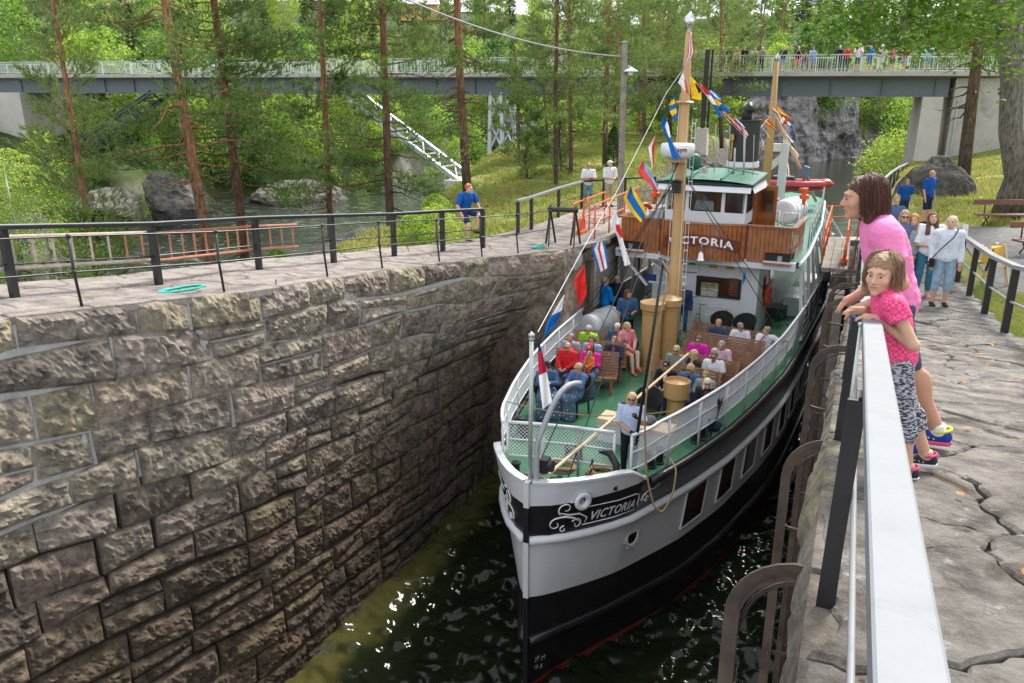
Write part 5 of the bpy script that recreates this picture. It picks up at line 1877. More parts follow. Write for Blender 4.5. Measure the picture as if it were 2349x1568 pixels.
for k in range(16):
 z = 5.6 + k * 0.36
 MB().bar((MT + 0.22, MS - 0.05, z), (MT + 0.31, MS - 0.05, z), 0.02, 0.02).build("ladder_rung", M_WHITE, mast)
for x in (0.22, 0.31):
 MB().tube([(MT + x, MS - 0.05, 4.6), (MT + x, MS - 0.05, 10.4)], 0.007, 4).build("ladder_side", M_WHITE, mast)
def vent(t, s, h, r, cap, nm="ventilator"):
 mb = MB().lathe([(r * 1.12, 0), (r * 1.12, 0.04), (r, 0.05), (r, h - cap - 0.12), (r * 1.08, h - cap - 0.1), (r * 1.08, h - cap - 0.05), (r, h - cap - 0.04), (r, h - cap), (r * 1.28, h - cap + 0.005), (r * 1.3, h - 0.09), (r * 0.25, h), (0, h)], (t, s, DZ), 28)
 return mb.build(nm, M_BUFF, SHIP, smooth=False)
vent(-0.38, 8.35, 1.92, 0.255, 0.27)
vent(-0.08, 8.85, 1.95, 0.26, 0.27)
mb = MB().lathe([(0.24, 0), (0.24, 0.05), (0.2, 0.06), (0.2, 0.66), (0.215, 0.68), (0.28, 0.74), (0.285, 1.1), (0.27, 1.1), (0.26, 1.03), (0.24, 1.02), (0.05, 1.07), (0, 1.07)], (1.32, 4.75, DZ), 28)
mb.build("ventilator", M_BUFF, SHIP, smooth=False)
for (t0, t1, s0) in ((0.05, 0.75, 3.55), (0.85, 1.62, 3.45)):
 lk = MB().box(((t0 + t1) / 2, s0, DZ + 0.22), (t1 - t0, 0.5, 0.42)).build("locker", M_WHITE, SHIP)
 MB().box(((t0 + t1) / 2, s0, DZ + 0.48), (t1 - t0 + 0.05, 0.55, 0.09), taper=0.94).build("cushion", M_CUSH, lk)
FS = 12.3
dh = MB()
dh.box((0, (FS + 22) / 2, (DZ + 6.28) / 2), (3.2, 22 - FS, 6.28 - DZ))
dho = dh.build("deckhouse", M_WHITE, SHIP)
def on_front(x, y):
 return ship_at_s(x, y, FS)
def front_box(nm, x0, y0, x1, y1, m, dep=0.03, parent=None, proud=0.0):
 a, b = on_front(x0, y0), on_front(x1, y1)
 z0, z1 = sorted((a[2], b[2]))
 t0, t1 = sorted((a[0], b[0]))
 return MB().box(((t0 + t1) / 2, FS - dep / 2 - proud, (z0 + z1) / 2), (t1 - t0, dep, z1 - z0)).build(nm, m, parent or dho), (t0, t1, z0, z1)
fr, (t0, t1, z0, z1) = front_box("front_window", 1599, 632, 1698, 688, M_DARK, 0.05)
MB().box(((t0 + t1) / 2 - 0.06, FS - 0.056, (z0 + z1) / 2), (t1 - t0 - 0.3, 0.01, z1 - z0 - 0.2)).build("pane", M_HULLGL, fr)
MB().box((t0 + 0.42, FS - 0.064, z1 - 0.3), (0.52, 0.006, 0.26)).build("poster", mat("poster_print", (0.22, 0.24, 0.12), 0.5, var=0.7, scale=7), fr)
text_on("poster_lettering", "LOVE TELEMARK", 0.07, lambda a, b: np.array([t0 + 0.42 + a, FS - 0.069, z1 - 0.40 + b]), M_LETTER, fr)
MB().box((t0 + 0.42, FS - 0.064, (z0 + z1) / 2 - 0.12), (0.5, 0.005, 0.34)).build("curtain", mat("curtain_cloth", (0.45, 0.42, 0.38), 0.8, var=0.3, scale=9), fr)
for k in range(7):
 MB().box((t1 - 0.22, FS - 0.066, z0 + 0.14 + k * 0.08), (0.26, 0.012, 0.05)).build("louvre", M_TEAKD, fr)
front_box("sliding_panel", 1552, 626, 1597, 680, M_WHITE, 0.045)
front_box("panel_edge", 1550, 622, 1599, 626, M_DARK, 0.05)
front_box("blue_plaque", 1482, 628, 1505, 645, M_BLUEP, 0.02)
front_box("exit_sign", 1581, 600, 1595, 609, mat("green_sign", (0.02, 0.30, 0.12), 0.4), 0.02)
front_box("notice", 1600, 601, 1622, 611, mat("cream_sign", (0.6, 0.58, 0.42), 0.5), 0.02)
_, q = front_box("yellow_sign", 1627, 607, 1645, 616, M_YEL, 0.02)
_, q2 = front_box("yellow_sign", 1666, 610, 1684, 620, M_YEL, 0.02)
for qq, body in ((q, "NOT TO"), (q2, "MASTER")):
 text_on("sign_lettering", body, 0.07, lambda a, b, qq=qq: np.array([(qq[0] + qq[1]) / 2 + a, FS - 0.026, (qq[2] + qq[3]) / 2 - 0.02 + b]), M_DARK, dho)
for w_, h_, o in ((0.8, 0.75, 0.0), (0.5, 0.45, -0.1)):
 MB().tube([(0.0 + o, FS - 0.02, DZ + 0.2), (0.0 + o, FS - 0.25, DZ + 0.2 + h_ * .5), (0.0 + o, FS - 0.25, DZ + 0.2 + h_), (w_ + o, FS - 0.25, DZ + 0.2 + h_), (w_ + o, FS - 0.25, DZ + 0.25)], 0.02, 6).build("grab_rail", M_CHROME, dho, smooth=True)
bell = MB().lathe([(0.14, 0.0), (0.135, 0.02), (0.10, 0.08), (0.085, 0.2), (0.04, 0.26), (0.0, 0.27)], ship_at_s(1607, 598, 11.25), 18).build("bell", M_CHROME, SHIP, smooth=True)
_b = ship_at_s(1607, 598, 11.25)
MB().tube([_b + (0, 0, 0.25), _b + (0, -0.02, 0.4), _b + (0, 0.1, 0.5), _b + (0, 0.25, 0.45)], 0.02, 6).tube([_b, _b + (0, 0, -0.35)], 0.012, 6).build("bell_bracket", M_CHROME, bell)
MB().box((1.61, 14.6, 5.05), (0.03, 0.75, 1.9)).build("side_door", M_TEAKD, dho)
MB().box((1.61, 13.4, 5.35), (0.02, 0.35, 0.6)).build("side_window", M_DARK, dho)
MB().box((1.85, 15.2, DZ + 0.2), (0.5, 0.7, 0.36)).build("step_box", mat("dark_step", (0.02, 0.06, 0.04), 0.5), SHIP)
lb = MB().tube([(1.68, 13.75 + 0.3 * math.cos(a), 5.0 + 0.3 * math.sin(a)) for a in np.linspace(0, 2 * math.pi, 25)[:-1]], 0.075, 10, closed=True).build("lifebuoy", M_ORANGE, None, smooth=True)
lb.location, lb.rotation_euler = S0, (0, 0, -DL)
tag(lb, "orange ring lifebuoy on the shaded side wall of the deckhouse", "lifebuoy")
for t, s0, s1 in ((2.2, 15.4, 17.0), (2.3, 18, 19.6)):
 MB().box((t, (s0 + s1) / 2, DZ + 0.3), (0.5, s1 - s0, 0.55)).box((t, (s0 + s1) / 2, DZ + 0.62), (0.54, s1 - s0 + 0.04, 0.09)).build("side_locker", M_WHITE, SHIP)
UE = lambda s: float(np.interp(s, [12.0, 14, 20, 27, 28.4, 28.9], [2.72, 2.72, 2.4, 1.75, 1.1, 0.3]))
ud = MB()
_us = np.concatenate([np.linspace(11.9, 27, 18), [27.8, 28.4, 28.9]])
ud.grid(np.array([[(-UE(s), s, 6.28), (-UE(s), s, 6.46), (0, s, 6.50), (UE(s), s, 6.46), (UE(s), s, 6.28)] for s in _us]), np.tile(np.array([0, 1, 1, 0]), (len(_us) - 1, 1)), flip=True)
ud.grid(np.array([[(UE(s), s, 6.28), (0, s, 6.285), (-UE(s), s, 6.28)] for s in _us]), 0, flip=True)
ud.build("upper_deck", [M_WHITE, M_ROOFG], SHIP)
mb = MB().box((0, 11.82, 6.34), (5.3, 0.16, 0.24))
mb.build("front_beam", M_WHITE, SHIP)
for side in (-1, 1):
 for k in range(9):
  s = 12.5 + k * 1.65
  t = half(s, DZ) - 0.08
  MB().bar((side * t, s, DZ + 0.1), (side * UE(s), s - 0.05, 6.3), 0.09, 0.09, up=(0, 1, 0)).build("strut", M_WHITE, SHIP)
  if k % 2 == 0:
   MB().bar((side * t, s + 0.5, DZ + 1.0), (side * UE(s), s + 0.1, 6.3), 0.07, 0.07, up=(0, 1, 0)).build("strut", M_WHITE, SHIP)
 MB().tube([(side * (UE(s) + 0.0), s, 6.36) for s in np.linspace(12, 28.4, 24)], 0.06, 6).build("deck_edge_trim", M_WHITE, SHIP, smooth=True)
MB().bar((-2.45, 11.9, 6.2), (-1.65, 11.9, 5.35), 0.07, 0.07, up=(0, 1, 0)).bar((-1.62, 12.0, 6.15), (-0.7, 12.0, 5.45), 0.05, 0.05, up=(0, 1, 0)).bar((-1.62, 12.0, 5.45), (-0.7, 12.0, 5.45), 0.05, 0.05, up=(0, 1, 0)).bar((-1.62, 12.0, 6.15), (-0.7, 12.0, 6.15), 0.05, 0.05, up=(0, 1, 0)).build("folding_gate", M_WHITE, SHIP)
PW = 0.118
BF = lambda t: 11.42 + 0.30 * (t / 1.25) ** 2
front = MB().tube([(t, BF(t) + 0.02, 7.42) for t in np.linspace(-1.28, 1.28, 15)], 0.05, 6).build("bridge_front", M_TEAK, SHIP, smooth=True)
n = int(2.5 / PW)
for k in range(n):
 t = -1.25 + PW * (k + 0.5)
 sl = (BF(t + 0.02) - BF(t - 0.02)) / 0.04
 MB().box((t, BF(t), 6.90), (PW - 0.010, 0.03, 1.02), rz=math.atan(sl)).build("plank", M_TEAK, front)
MB().grid(np.array([[(t, BF(t) + 0.03, z) for z in (6.39, 7.40)] for t in np.linspace(-1.26, 1.26, 13)])).build("plank_backing", M_TEAKD, front)
for side in (-1, 1):
 wg = MB().bar((side * 1.28, 11.76, 7.43), (side * 2.58, 11.76, 7.43), 0.16, 0.05).bar((side * 2.53, 11.7, 7.432), (side * 2.53, 14.1, 7.432), 0.16, 0.05).build("bridge_wing", M_TEAK, SHIP)
 n = int(1.24 / PW)
 for k in range(n):
  t = side * (1.29 + PW * (k + 0.5))
  lowc = k >= n - 6
  MB().box((t, 11.75, 7.06 if lowc else 6.90), (PW - 0.010, 0.03, 0.70 if lowc else 1.02)).build("plank", M_TEAK, wg)
 for k in range(20):
  lowc = k < 5
  MB().box((side * 2.5, 11.78 + 0.118 * (k + 0.5), 7.06 if lowc else 6.92), (0.03, PW - 0.010, 0.70 if lowc else 0.98)).build("plank", M_TEAK, wg)
 MB().box((side * 1.53, 11.78, 6.9), (0.55, 0.02, 1.0)).box((side * 2.1, 11.80, 7.08), (0.74, 0.02, 0.66)).box((side * 2.47, 13.2, 6.9), (0.02, 1.75, 1.0)).build("plank_backing", M_TEAKD, wg)
 MB().box((side * 2.12, 12.1, 6.56), (0.72, 0.6, 0.36)).build("lamp_box", M_DARK, wg)
 MB().box((side * 2.15, 11.70, 6.405), (0.78, 0.16, 0.04)).build("lamp_sill", M_TEAK, wg)
 MB().cyl((side * 2.2, 11.82, 6.46), (side * 2.2, 11.82, 6.62), 0.07).build("side_lamp", M_GREYP, wg)
NB = lambda t, z: np.array([t, BF(t) - 0.045, z])
arch = lambda t: 6.80 + 0.16 * (1 - (t / 1.1) ** 2)
mb = MB()
ts = np.linspace(-1.1, 1.1, 23)
P = np.array([[NB(t, arch(t) - 0.17), NB(t, arch(t) + 0.17)] for t in ts])
mb.grid(P)
mb.grid(np.array([[NB(t, arch(t) + 0.17), NB(t, arch(t) + 0.17) + (0, 0.03, 0)] for t in ts]))
nbo = mb.build("name_board", M_NAMEB, SHIP)
V, F = text_mesh("VICTORIA", 0.30, bold=0.008, spacing=1.15)
_w = V[:, 0].max() - V[:, 0].min()
mb = MB()
mb.add(np.array([NB(v[0] * 1.9 / _w, arch(v[0] * 1.9 / _w) - 0.105 + v[1]) + (0, -0.012, 0) for v in V]), F)
mb.build("name_lettering", M_LETTER, nbo)
WS, WB, WH = 11.72, 13.5, 1.16
wh = MB()
wh.box((0, WS + 0.03, 7.58), (2 * WH, 0.06, 0.34))
wh.box((0, WS + 0.03, 8.42), (2 * WH, 0.06, 0.16))
for side in (-1, 1):
 wh.box((side * (WH - 0.03), (WS + WB) / 2 + 0.04, 7.58), (0.06, WB - WS - 0.1, 0.34))
 wh.box((side * (WH - 0.03), (WS + WB) / 2 + 0.04, 8.42), (0.06, WB - WS - 0.1, 0.16))
 wh.box((side * (WH - 0.04), WS + 0.04, 8.0), (0.082, 0.082, 0.6))
for t in (-0.52, 0.52):
 wh.box((t, WS + 0.035, 8.0), (0.11, 0.072, 0.6))
who = wh.build("wheelhouse", M_WHITE, SHIP)
for (a, b) in ((-1.1, -0.58), (-0.46, 0.46), (0.58, 1.1)):
 f = MB().tube([(a, WS + 0.01, 7.76), (b, WS + 0.01, 7.76), (b, WS + 0.01, 8.33), (a, WS + 0.01, 8.33)], 0.022, 4, closed=True).build("window", M_IRON, who)
 MB().add([(a, WS + 0.02, 7.76), (b, WS + 0.02, 7.76), (b, WS + 0.02, 8.33), (a, WS + 0.02, 8.33)], [(0, 1, 2, 3)]).build("pane", M_GLASS, f)
for side in (-1, 1):
 x = side * WH
 f = MB().tube([(x, WS + 0.12, 7.76), (x, WS + 0.8, 7.76), (x, WS + 0.8, 8.33), (x, WS + 0.12, 8.33)], 0.022, 4, closed=True).build("window", M_IRON, who)
 MB().add([(x - side * .01, WS + 0.12, 7.76), (x - side * .01, WS + 0.8, 7.76), (x - side * .01, WS + 0.8, 8.33), (x - side * .01, WS + 0.12, 8.33)], [(0, 1, 2, 3)]).build("pane", M_GLASS, f)
MB().box((0, WB, 7.5), (2.2, 0.06, 2.0)).box((0, 12.6, 6.56), (2.3, 1.8, 0.04)).box((-0.3, WS + 0.35, 7.45), (1.5, 0.4, 0.1)).build("interior_panelling", M_TEAKD, who)
MB().box((WH + 0.02, WS + 1.35, 7.45), (0.05, 0.6, 1.95)).build("side_door", M_TEAK, who)
MB().box((WH + 0.32, WS + 1.62, 7.45), (0.55, 0.05, 1.9), rz=-0.15).box((WH + 0.32, WS + 1.58, 7.95), (0.35, 0.05, 0.6), m=1, rz=-0.15).build("open_door", [M_TEAK, M_GLASS], who)
rf = MB()
rf.grid(np.array([[(t, s, 8.58 + 0.10 * (1 - (t / 1.4) ** 2) + 0.06 * (s - 11.4)) for t in np.linspace(-1.34, 1.34, 9)] for s in (11.45, 12.2, 13.0, 13.75)]))
rf.grid(np.array([[(t, s, 8.50 + 0.10 * (1 - (t / 1.4) ** 2) + 0.06 * (s - 11.4)) for t in np.linspace(-1.34, 1.34, 9)] for s in (11.45, 12.2, 13.0, 13.75)]), flip=True)
roof = rf.build("wheelhouse_roof", M_ROOFG, SHIP)
MB().tube([(-1.34, 13.7, 8.68), (-1.36, 11.44, 8.55), (1.36, 11.44, 8.55), (1.34, 13.7, 8.68)], 0.035, 6).build("roof_edge", M_IRON, roof)
vz = MB()
vz.grid(np.array([[(t, 11.47, 8.54), (t * 1.0, 11.36, 8.36)] for t in np.linspace(-1.32, 1.32, 5)]))
vz.grid(np.array([[(x, 11.47 + q, 8.54), (x + (0.09 if x > 0 else -0.09), 11.40 + q, 8.36)] for x in (1.33,) for q in (0, 2.1)]))
vz.grid(np.array([[(x, 11.47 + q, 8.54), (x - 0.09, 11.40 + q, 8.36)] for x in (-1.33,) for q in (0, 2.1)]))
vz.build("sun_visor", M_WHITE, roof)
for t in (-0.5, 0.45):
 MB().bar((t, 11.5, 8.70), (t, 13.7, 8.83), 0.06, 0.07).build("roof_rib", M_ROOFG, roof)
for (x, y0, y1, r, nm) in ((1705, 418, 300, 0.032, "antenna_mast"), (1684, 400, 340, 0.03, "roof_vent"), (1672, 395, 290, 0.010, "whip_antenna"), (1639, 395, 285, 0.012, "antenna"), (1727, 410, 310, 0.010, "whip_antenna")):
 a, b = ship_at_s(x, y0, 12.9), ship_at_s(x + (y1 - y0) * -0.03, y1, 12.9)
 MB().tube([(a[0], 12.9, 8.6), (b[0], 12.9, b[2])], r, 6).build(nm, M_GREYP, roof, smooth=True)
a = ship_at_s(1592, 372, 12.0)
MB().tube([(a[0] - .05, 12.0, 8.6), (a[0], 12.0, a[2])], 0.03, 6).build("searchlight_post", M_IRON, roof)
sl = MB().lathe([(0.02, -0.26), (0.17, -0.2), (0.21, 0.0), (0.19, 0.17), (0.08, 0.24), (0, 0.25)], (a[0], 12.0, a[2]), 14).build("searchlight_cover", mat("green_tarpaulin", (0.01, 0.11, 0.06), 0.5, var=0.3, bump=0.6, bscale=8), roof, smooth=True)
for x in (1614, 1622):
 a = ship_at_s(x, 391, 12.2)
 MB().lathe([(0.03, 0), (0.04, 0.12), (0.09, 0.2)], a, 12, R=Matrix.Rotation(math.radians(90), 3, 'X')).build("horn", M_CHROME, roof)
hl = ship_at_s(1507, 496, 11.9)
MB().box(hl, (0.42, 0.3, 0.34)).lathe([(0.0, 0), (0.12, 0.02), (0.12, 0.05)], hl + (0, -0.15, 0), 16, R=Matrix.Rotation(math.radians(90), 3, 'X')).build("loudspeaker", M_GREYP, SHIP)
fn = MB()
fs, ftp = 16.7, 0.0
fn.lathe([(0.5, 6.45), (0.5, 8.62)], (ftp, fs, 0), 28, m=1)
fn.lathe([(0.53, 8.62), (0.55, 8.66), (0.53, 8.82)], (ftp, fs, 0), 28, m=2)
fn.lathe([(0.49, 8.82), (0.49, 10.1), (0.53, 10.12), (0.53, 10.17), (0.45, 10.17), (0.44, 9.9)], (ftp, fs, 0), 28, m=0)
fno = fn.build("funnel", [M_FUN, M_FUNRED, M_WHITE], SHIP, smooth=False)
MB().tube([(0.02, fs, 9.9), (0.02, fs, 10.35), (0.05, fs - 0.02, 10.5), (0.18, fs - 0.1, 10.58)], [0.16, 0.16, 0.165, 0.17], 14).build("exhaust_pipe", M_FUN, fno, smooth=True)
MB().tube([(-0.3, fs - 0.5, 8.9), (-0.3, fs - 0.5, 9.5)], 0.03, 6).lathe([(0.03, 0), (0.07, 0.03), (0.07, 0.18), (0.02, 0.22)], (-0.3, fs - 0.5, 9.5), 10).build("steam_whistle", mat("brass", (0.5, 0.32, 0.1), 0.35, 0.8), fno)
AS = 21.7
at_ = ship_at_t(1780, 140, 0.0)
am = MB().tube([(0, AS, 6.45), (0, AS, 9.0), (0, AS - 0.1, at_[2])], [0.17, 0.16, 0.08], 14).build("aft_mast", M_BUFF, SHIP, smooth=True)
MB().lathe([(0, -0.1), (0.1, 0), (0.1, 0.1), (0, 0.22)], (0, AS - 0.1, at_[2] + 0.05), 12).build("mast_ball", M_CHROME, am, smooth=True)
a, b = ship_at_s(1872, 462, 25.0), ship_at_s(1775, 262, AS)
MB().tube([a, b], [0.06, 0.075], 10).build("boom", M_TIMBERL, am, smooth=True)
a = ship_at_s(1800, 345, 22.6)
b = ship_at_s(1768, 385, 22.6)
MB().bar((a[0], 22.6, 6.46), (a[0], 22.6, a[2] + 0.25), 0.3, 0.3, up=(0, 1, 0)).bar((a[0] + .05, 22.6, a[2] - 0.15), (b[0] - 0.05, 22.6, b[2]), 0.2, 0.26).cyl((a[0], 22.6, a[2] + 0.2), (a[0], 22.6, a[2] + 0.6), 0.09).box((a[0] - 0.35, 22.5, a[2] + 0.1), (0.5, 0.25, 0.3)).build("boat_crane", M_WHITE, SHIP)
def canister(nm, c, ax, r, L, lab):
 ax = np.asarray(ax, float)
 ax /= np.linalg.norm(ax)
 up = np.array([0, 0, 1.0])
 R = np.stack([np.cross(up, ax), up, ax], 1)
 o = MB().lathe([(r * 0.75, -L / 2), (r * 0.95, -L / 2 + 0.05), (r, -L / 2 + 0.12), (r, -0.05), (r * 1.06, -0.04), (r * 1.06, 0.04), (r, 0.05), (r, L / 2 - 0.12), (r * 0.95, L / 2 - 0.05), (r * 0.75, L / 2)], (0, 0, 0), 28, R=R)
 t = thing(nm, lab, "life raft", sp(*c), -DL)
 o.build("canister", M_WHITE, t, smooth=False)
 mb = MB()
 for q in (-0.3, 0.3):
  mb.lathe([(r * 1.02, q * L - 0.02), (r * 1.025, q * L + 0.02)], (0, 0, 0), 28, R=R)
 mb.build("strap", M_GREYP, t)
 mb = MB()
 for q in (-0.3, 0.3):
  e = ax * q * L
  mb.bar(e + np.array([-0.35, 0, -r - 0.16]) * 1.0, e + np.array([0.35, 0, -r - 0.16]), 0.06, 0.06)
  mb.bar(e + np.array([-0.3, 0, -r - 0.16]), e + np.array([-r * 0.9, 0, -r * 0.5]), 0.05, 0.05)
  mb.bar(e + np.array([0.3, 0, -r - 0.16]), e + np.array([r * 0.9, 0, -r * 0.5]), 0.05, 0.05)
 mb.build("cradle", M_GALV, t)
 return t
_c = ship_at_z(1366, 742, DZ + 0.6)
canister("raft_canister", (_c[0] + 0.05, _c[1] + 0.25, DZ + 0.55), (0.15, 1, 0), 0.40, 1.5, "white barrel life raft in its cradle beside the left deck benches")
_c = ship_at_s(1812, 485, 15.6)
canister("raft_canister", (_c[0], 15.6, _c[2] + 0.02), (0.2, 1, 0), 0.40, 1.3, "white barrel life raft on the upper deck behind the wooden bridge wing")
for k, (x, y, s) in enumerate([(1755, 470, 14.6), (1800, 470, 14.3)]):
 a = ship_at_s(x, y, s)
 mb = MB().tube([(a[0], s, 6.48), (a[0], s, 7.5), (a[0] + 0.45, s, 7.5), (a[0] + 0.45, s, 6.48)], 0.035, 7).tube([(a[0], s, 7.0), (a[0] + 0.45, s, 7.0)], 0.03, 6)
 mb.build("white_frame", M_WHITE, SHIP, smooth=True)
a = ship_at_s(1773, 470, 16.8)
MB().lathe([(0.2, -0.35), (0.24, -0.3), (0.24, -0.12)], a, 16, m=1).lathe([(0.24, -0.12), (0.25, 0.2), (0.22, 0.22)], a, 16, m=0).build("red_drum", [M_FUNRED, M_BUFF], SHIP)
MB().cyl((a[0], 16.8, 6.46), (a[0], 16.8, a[2] - 0.3), 0.08).build("drum_post", M_WHITE, SHIP)
for (x, y, s, lab) in ((1845, 452, 14.3, "orange lifebuoy light on a post by the white upper deck canister"), (1503, 447, 13.0, "orange lifebuoy light at the left end of the bridge wing")):
 a = ship_at_s(x, y, s)
 t = thing("lifebuoy_light", lab, "light", sp(*a), -DL)
 MB().lathe([(0.05, -0.24), (0.06, -0.08), (0.14, -0.06), (0.14, 0.06), (0.07, 0.08), (0.07, 0.16), (0.10, 0.17), (0.10, 0.26), (0, 0.27)], (0, 0, 0), 14).build("lamp_body", M_ORANGE, t, smooth=False)
 MB().cyl((0.02, 0.1, -max(0.4, a[2] - 7.4)), (0.02, 0.1, 0.1), 0.02).build("bracket", M_GREYP, t)
a = ship_at_s(1478, 492, 12.4)
lb = MB().tube([sp(a[0] + 0.3 * math.cos(q) * 0.5, 12.4 + 0.3 * math.cos(q) * 0.8, a[2] + 0.3 * math.sin(q)) for q in np.linspace(0, 2 * math.pi, 23)[:-1]], 0.07, 9, closed=True).build("lifebuoy", M_ORANGE, None, smooth=True)
tag(lb, "orange lifebuoy leaning inside the left wing of the bridge", "lifebuoy")
for side in (-1, 1):
 for k in range(11):
  s = 14.4 + k * 1.2
  MB().tube([(side * (UE(s) - 0.06), s, 6.46), (side * (UE(s) - 0.06), s, 7.45)], 0.024, 6).build("rail_post", M_GALV, SHIP, smooth=True)
 for z in (6.85, 7.2):
  MB().tube([(side * (UE(s) - 0.06), s, z) for s in np.linspace(14.4, 26.5, 12)], 0.008, 5).build("rail_wire", M_GALV, SHIP)
a = ship_at_s(1762, 0 + 545, 14.2)
tag(MB().tube([sp(1.55, 14.2, 7.45), sp(1.57, 14.15, 7.2), sp(1.55, 14.15, 7.0)], [0.02, 0.03, 0.05], 7).tube([sp(1.55, 14.15, 7.05), sp(1.55, 14.13, 6.85), sp(1.56, 14.15, 6.6)], [0.09, 0.07, 0.10], 8).build("rope_bundle", mat("blue_rope", (0.01, 0.12, 0.35), 0.8, var=0.3, scale=20), None, smooth=True), "blue rope bundle hanging from the white frame on the upper deck", "rope")
a = ship_at_s(1828, 425, 23.6)
dg_ = thing("inflatable_dinghy", "red inflatable dinghy with dark outboard hung over the upper deck", "boat", sp(*a), -DL)
L0 = 2.5
for off in (-0.45, 0.45):
 pts = [(-1.3, off, 0.02), (-1.1, off, 0.0), (0.4, off, 0.0), (0.9, off * 0.75, 0.05), (1.15, off * 0.3, 0.12)]
 MB().tube(pts, [0.04, 0.21, 0.22, 0.2, 0.15], 14).build("tube", M_INFL, dg_, smooth=True)
MB().tube([(0.9, -0.3, 0.06), (1.2, -0.08, 0.12), (1.45, 0, 0.1)], [0.2, 0.17, 0.02], 12).tube([(0.9, 0.3, 0.06), (1.2, 0.08, 0.12), (1.44, 0.0, 0.1)], [0.2, 0.17, 0.02], 12).build("bow_tube", M_INFL, dg_, smooth=True)
MB().box((0, 0, -0.12), (2.2, 0.8, 0.06)).build("floor", M_GREYP, dg_)
MB().tube([(-1.2, -0.67, -0.02), (0.4, -0.69, -0.02), (1.0, -0.5, 0.03)], 0.025, 5).build("rub_rail", M_IRON, dg_)
MB().box((-0.55, -0.1, 0.28), (1.0, 0.6, 0.14), taper=0.8).build("cover", M_IRON, dg_)
MB().box((0.25, 0.1, 0.55), (0.34, 0.3, 0.42), taper=0.7, R=Matrix.Rotation(0.35, 3, 'Y')).tube([(0.3, 0.1, 0.4), (0.5, 0.1, 0.1)], 0.06, 8).build("outboard_motor", mat("blue_grey_motor", (0.10, 0.14, 0.20), 0.35), dg_)
MB().lathe([(0.02, -0.1), (0.09, 0), (0.02, 0.1)], (0.25, -0.72, -0.12), 10).build("buoy", M_ORANGE, dg_, smooth=True)
def stay(nm, a, b, r=0.012, sag=0.0, m=None):
 MB().tube(catenary(a, b, sag, 10), r, 5, cap=False).build(nm, m or M_WIRE, SHIP)
mt = (MT, MS - 0.05, 10.9)
stay("forestay", (0, 0.14, DZ + 0.5), (MT, MS - 0.1, 9.45))
stay("forestay", (0.35, 0.9, DZ + 0.15), (MT, MS - 0.1, 9.6))
for side in (-1, 1):
 stay("shroud", (side * (half(10.6, DZ) - 0.1), 10.6, DZ + 0.9), (MT, MS, 9.1))
 stay("shroud", (side * (half(9.2, DZ) - 0.1), 9.6, DZ + 0.9), (MT, MS, 9.1))
stay("backstay", (MT, MS, 9.4), (1.2, 12.9, 8.75))
stay("halyard", (MT + 0.16, MS - 0.16, 5.2), (MT + 0.1, MS - 0.1, 11.0), 0.008, m=M_WHITE)
stay("halyard", (MT - 0.2, MS - 0.16, 5.2), (MT - 0.12, MS - 0.1, 11.0), 0.008, m=M_WHITE)
stay("bow_line", (-(half(2.2, DZ) - 0.1), 2.2, DZ + 1.0), (half(3.6, DZ) - 0.12, 3.6, DZ + 1.0), 0.012, 0.25, m=M_ROPE)
MB().tube([(0.22, 0.42, DZ + 0.55), tuple(ship_at_s(1579, 812, 5.9))], [0.035, 0.028], 8).build("pole", M_TIMBERL, None)
_o = bpy.data.objects["pole"]
_o.location, _o.rotation_euler = S0, (0, 0, -DL)
tag(_o, "long pale wooden pole sloping from the bow bulwark up over the foredeck", "pole")
# ------------------------------------------------------------------ people: smooth solid modelling on a grid
def p_cone(a, b, ra, rb, k=0.03, op='u', cut=None):
 a, b = np.asarray(a, float), np.asarray(b, float)
 ab = b - a
 L2 = ab @ ab + 1e-12
 def f(P):
  t = np.clip(((P - a) @ ab) / L2, 0, 1)
  d = np.linalg.norm(P - a - t[..., None] * ab, axis=-1) - (ra + (rb - ra) * t)
  if cut is not None:
   d = np.maximum(d, ((P - a) @ ab) / math.sqrt(L2) - cut * math.sqrt(L2))
  return d
 r = max(ra, rb)
 return (f, np.minimum(a, b) - r, np.maximum(a, b) + r, k, op)
def p_ell(c, r, k=0.03, op='u', R=None):
 c, r = np.asarray(c, float), np.asarray(r, float)
 def f(P):
  q = P - c
  if R is not None:
   q = q @ R
  k0 = np.linalg.norm(q / r, axis=-1)
  k1 = np.linalg.norm(q / (r * r), axis=-1) + 1e-9
  return k0 * (k0 - 1) / k1
 m = r.max() if R is not None else r
 return (f, c - m, c + m, k, op)
def p_plane(p, n):
 """keeps the side the normal points away from"""
 p, n = np.asarray(p, float), np.asarray(n, float)
 return (lambda P: (P - p) @ n, None, None, 0, 'c')
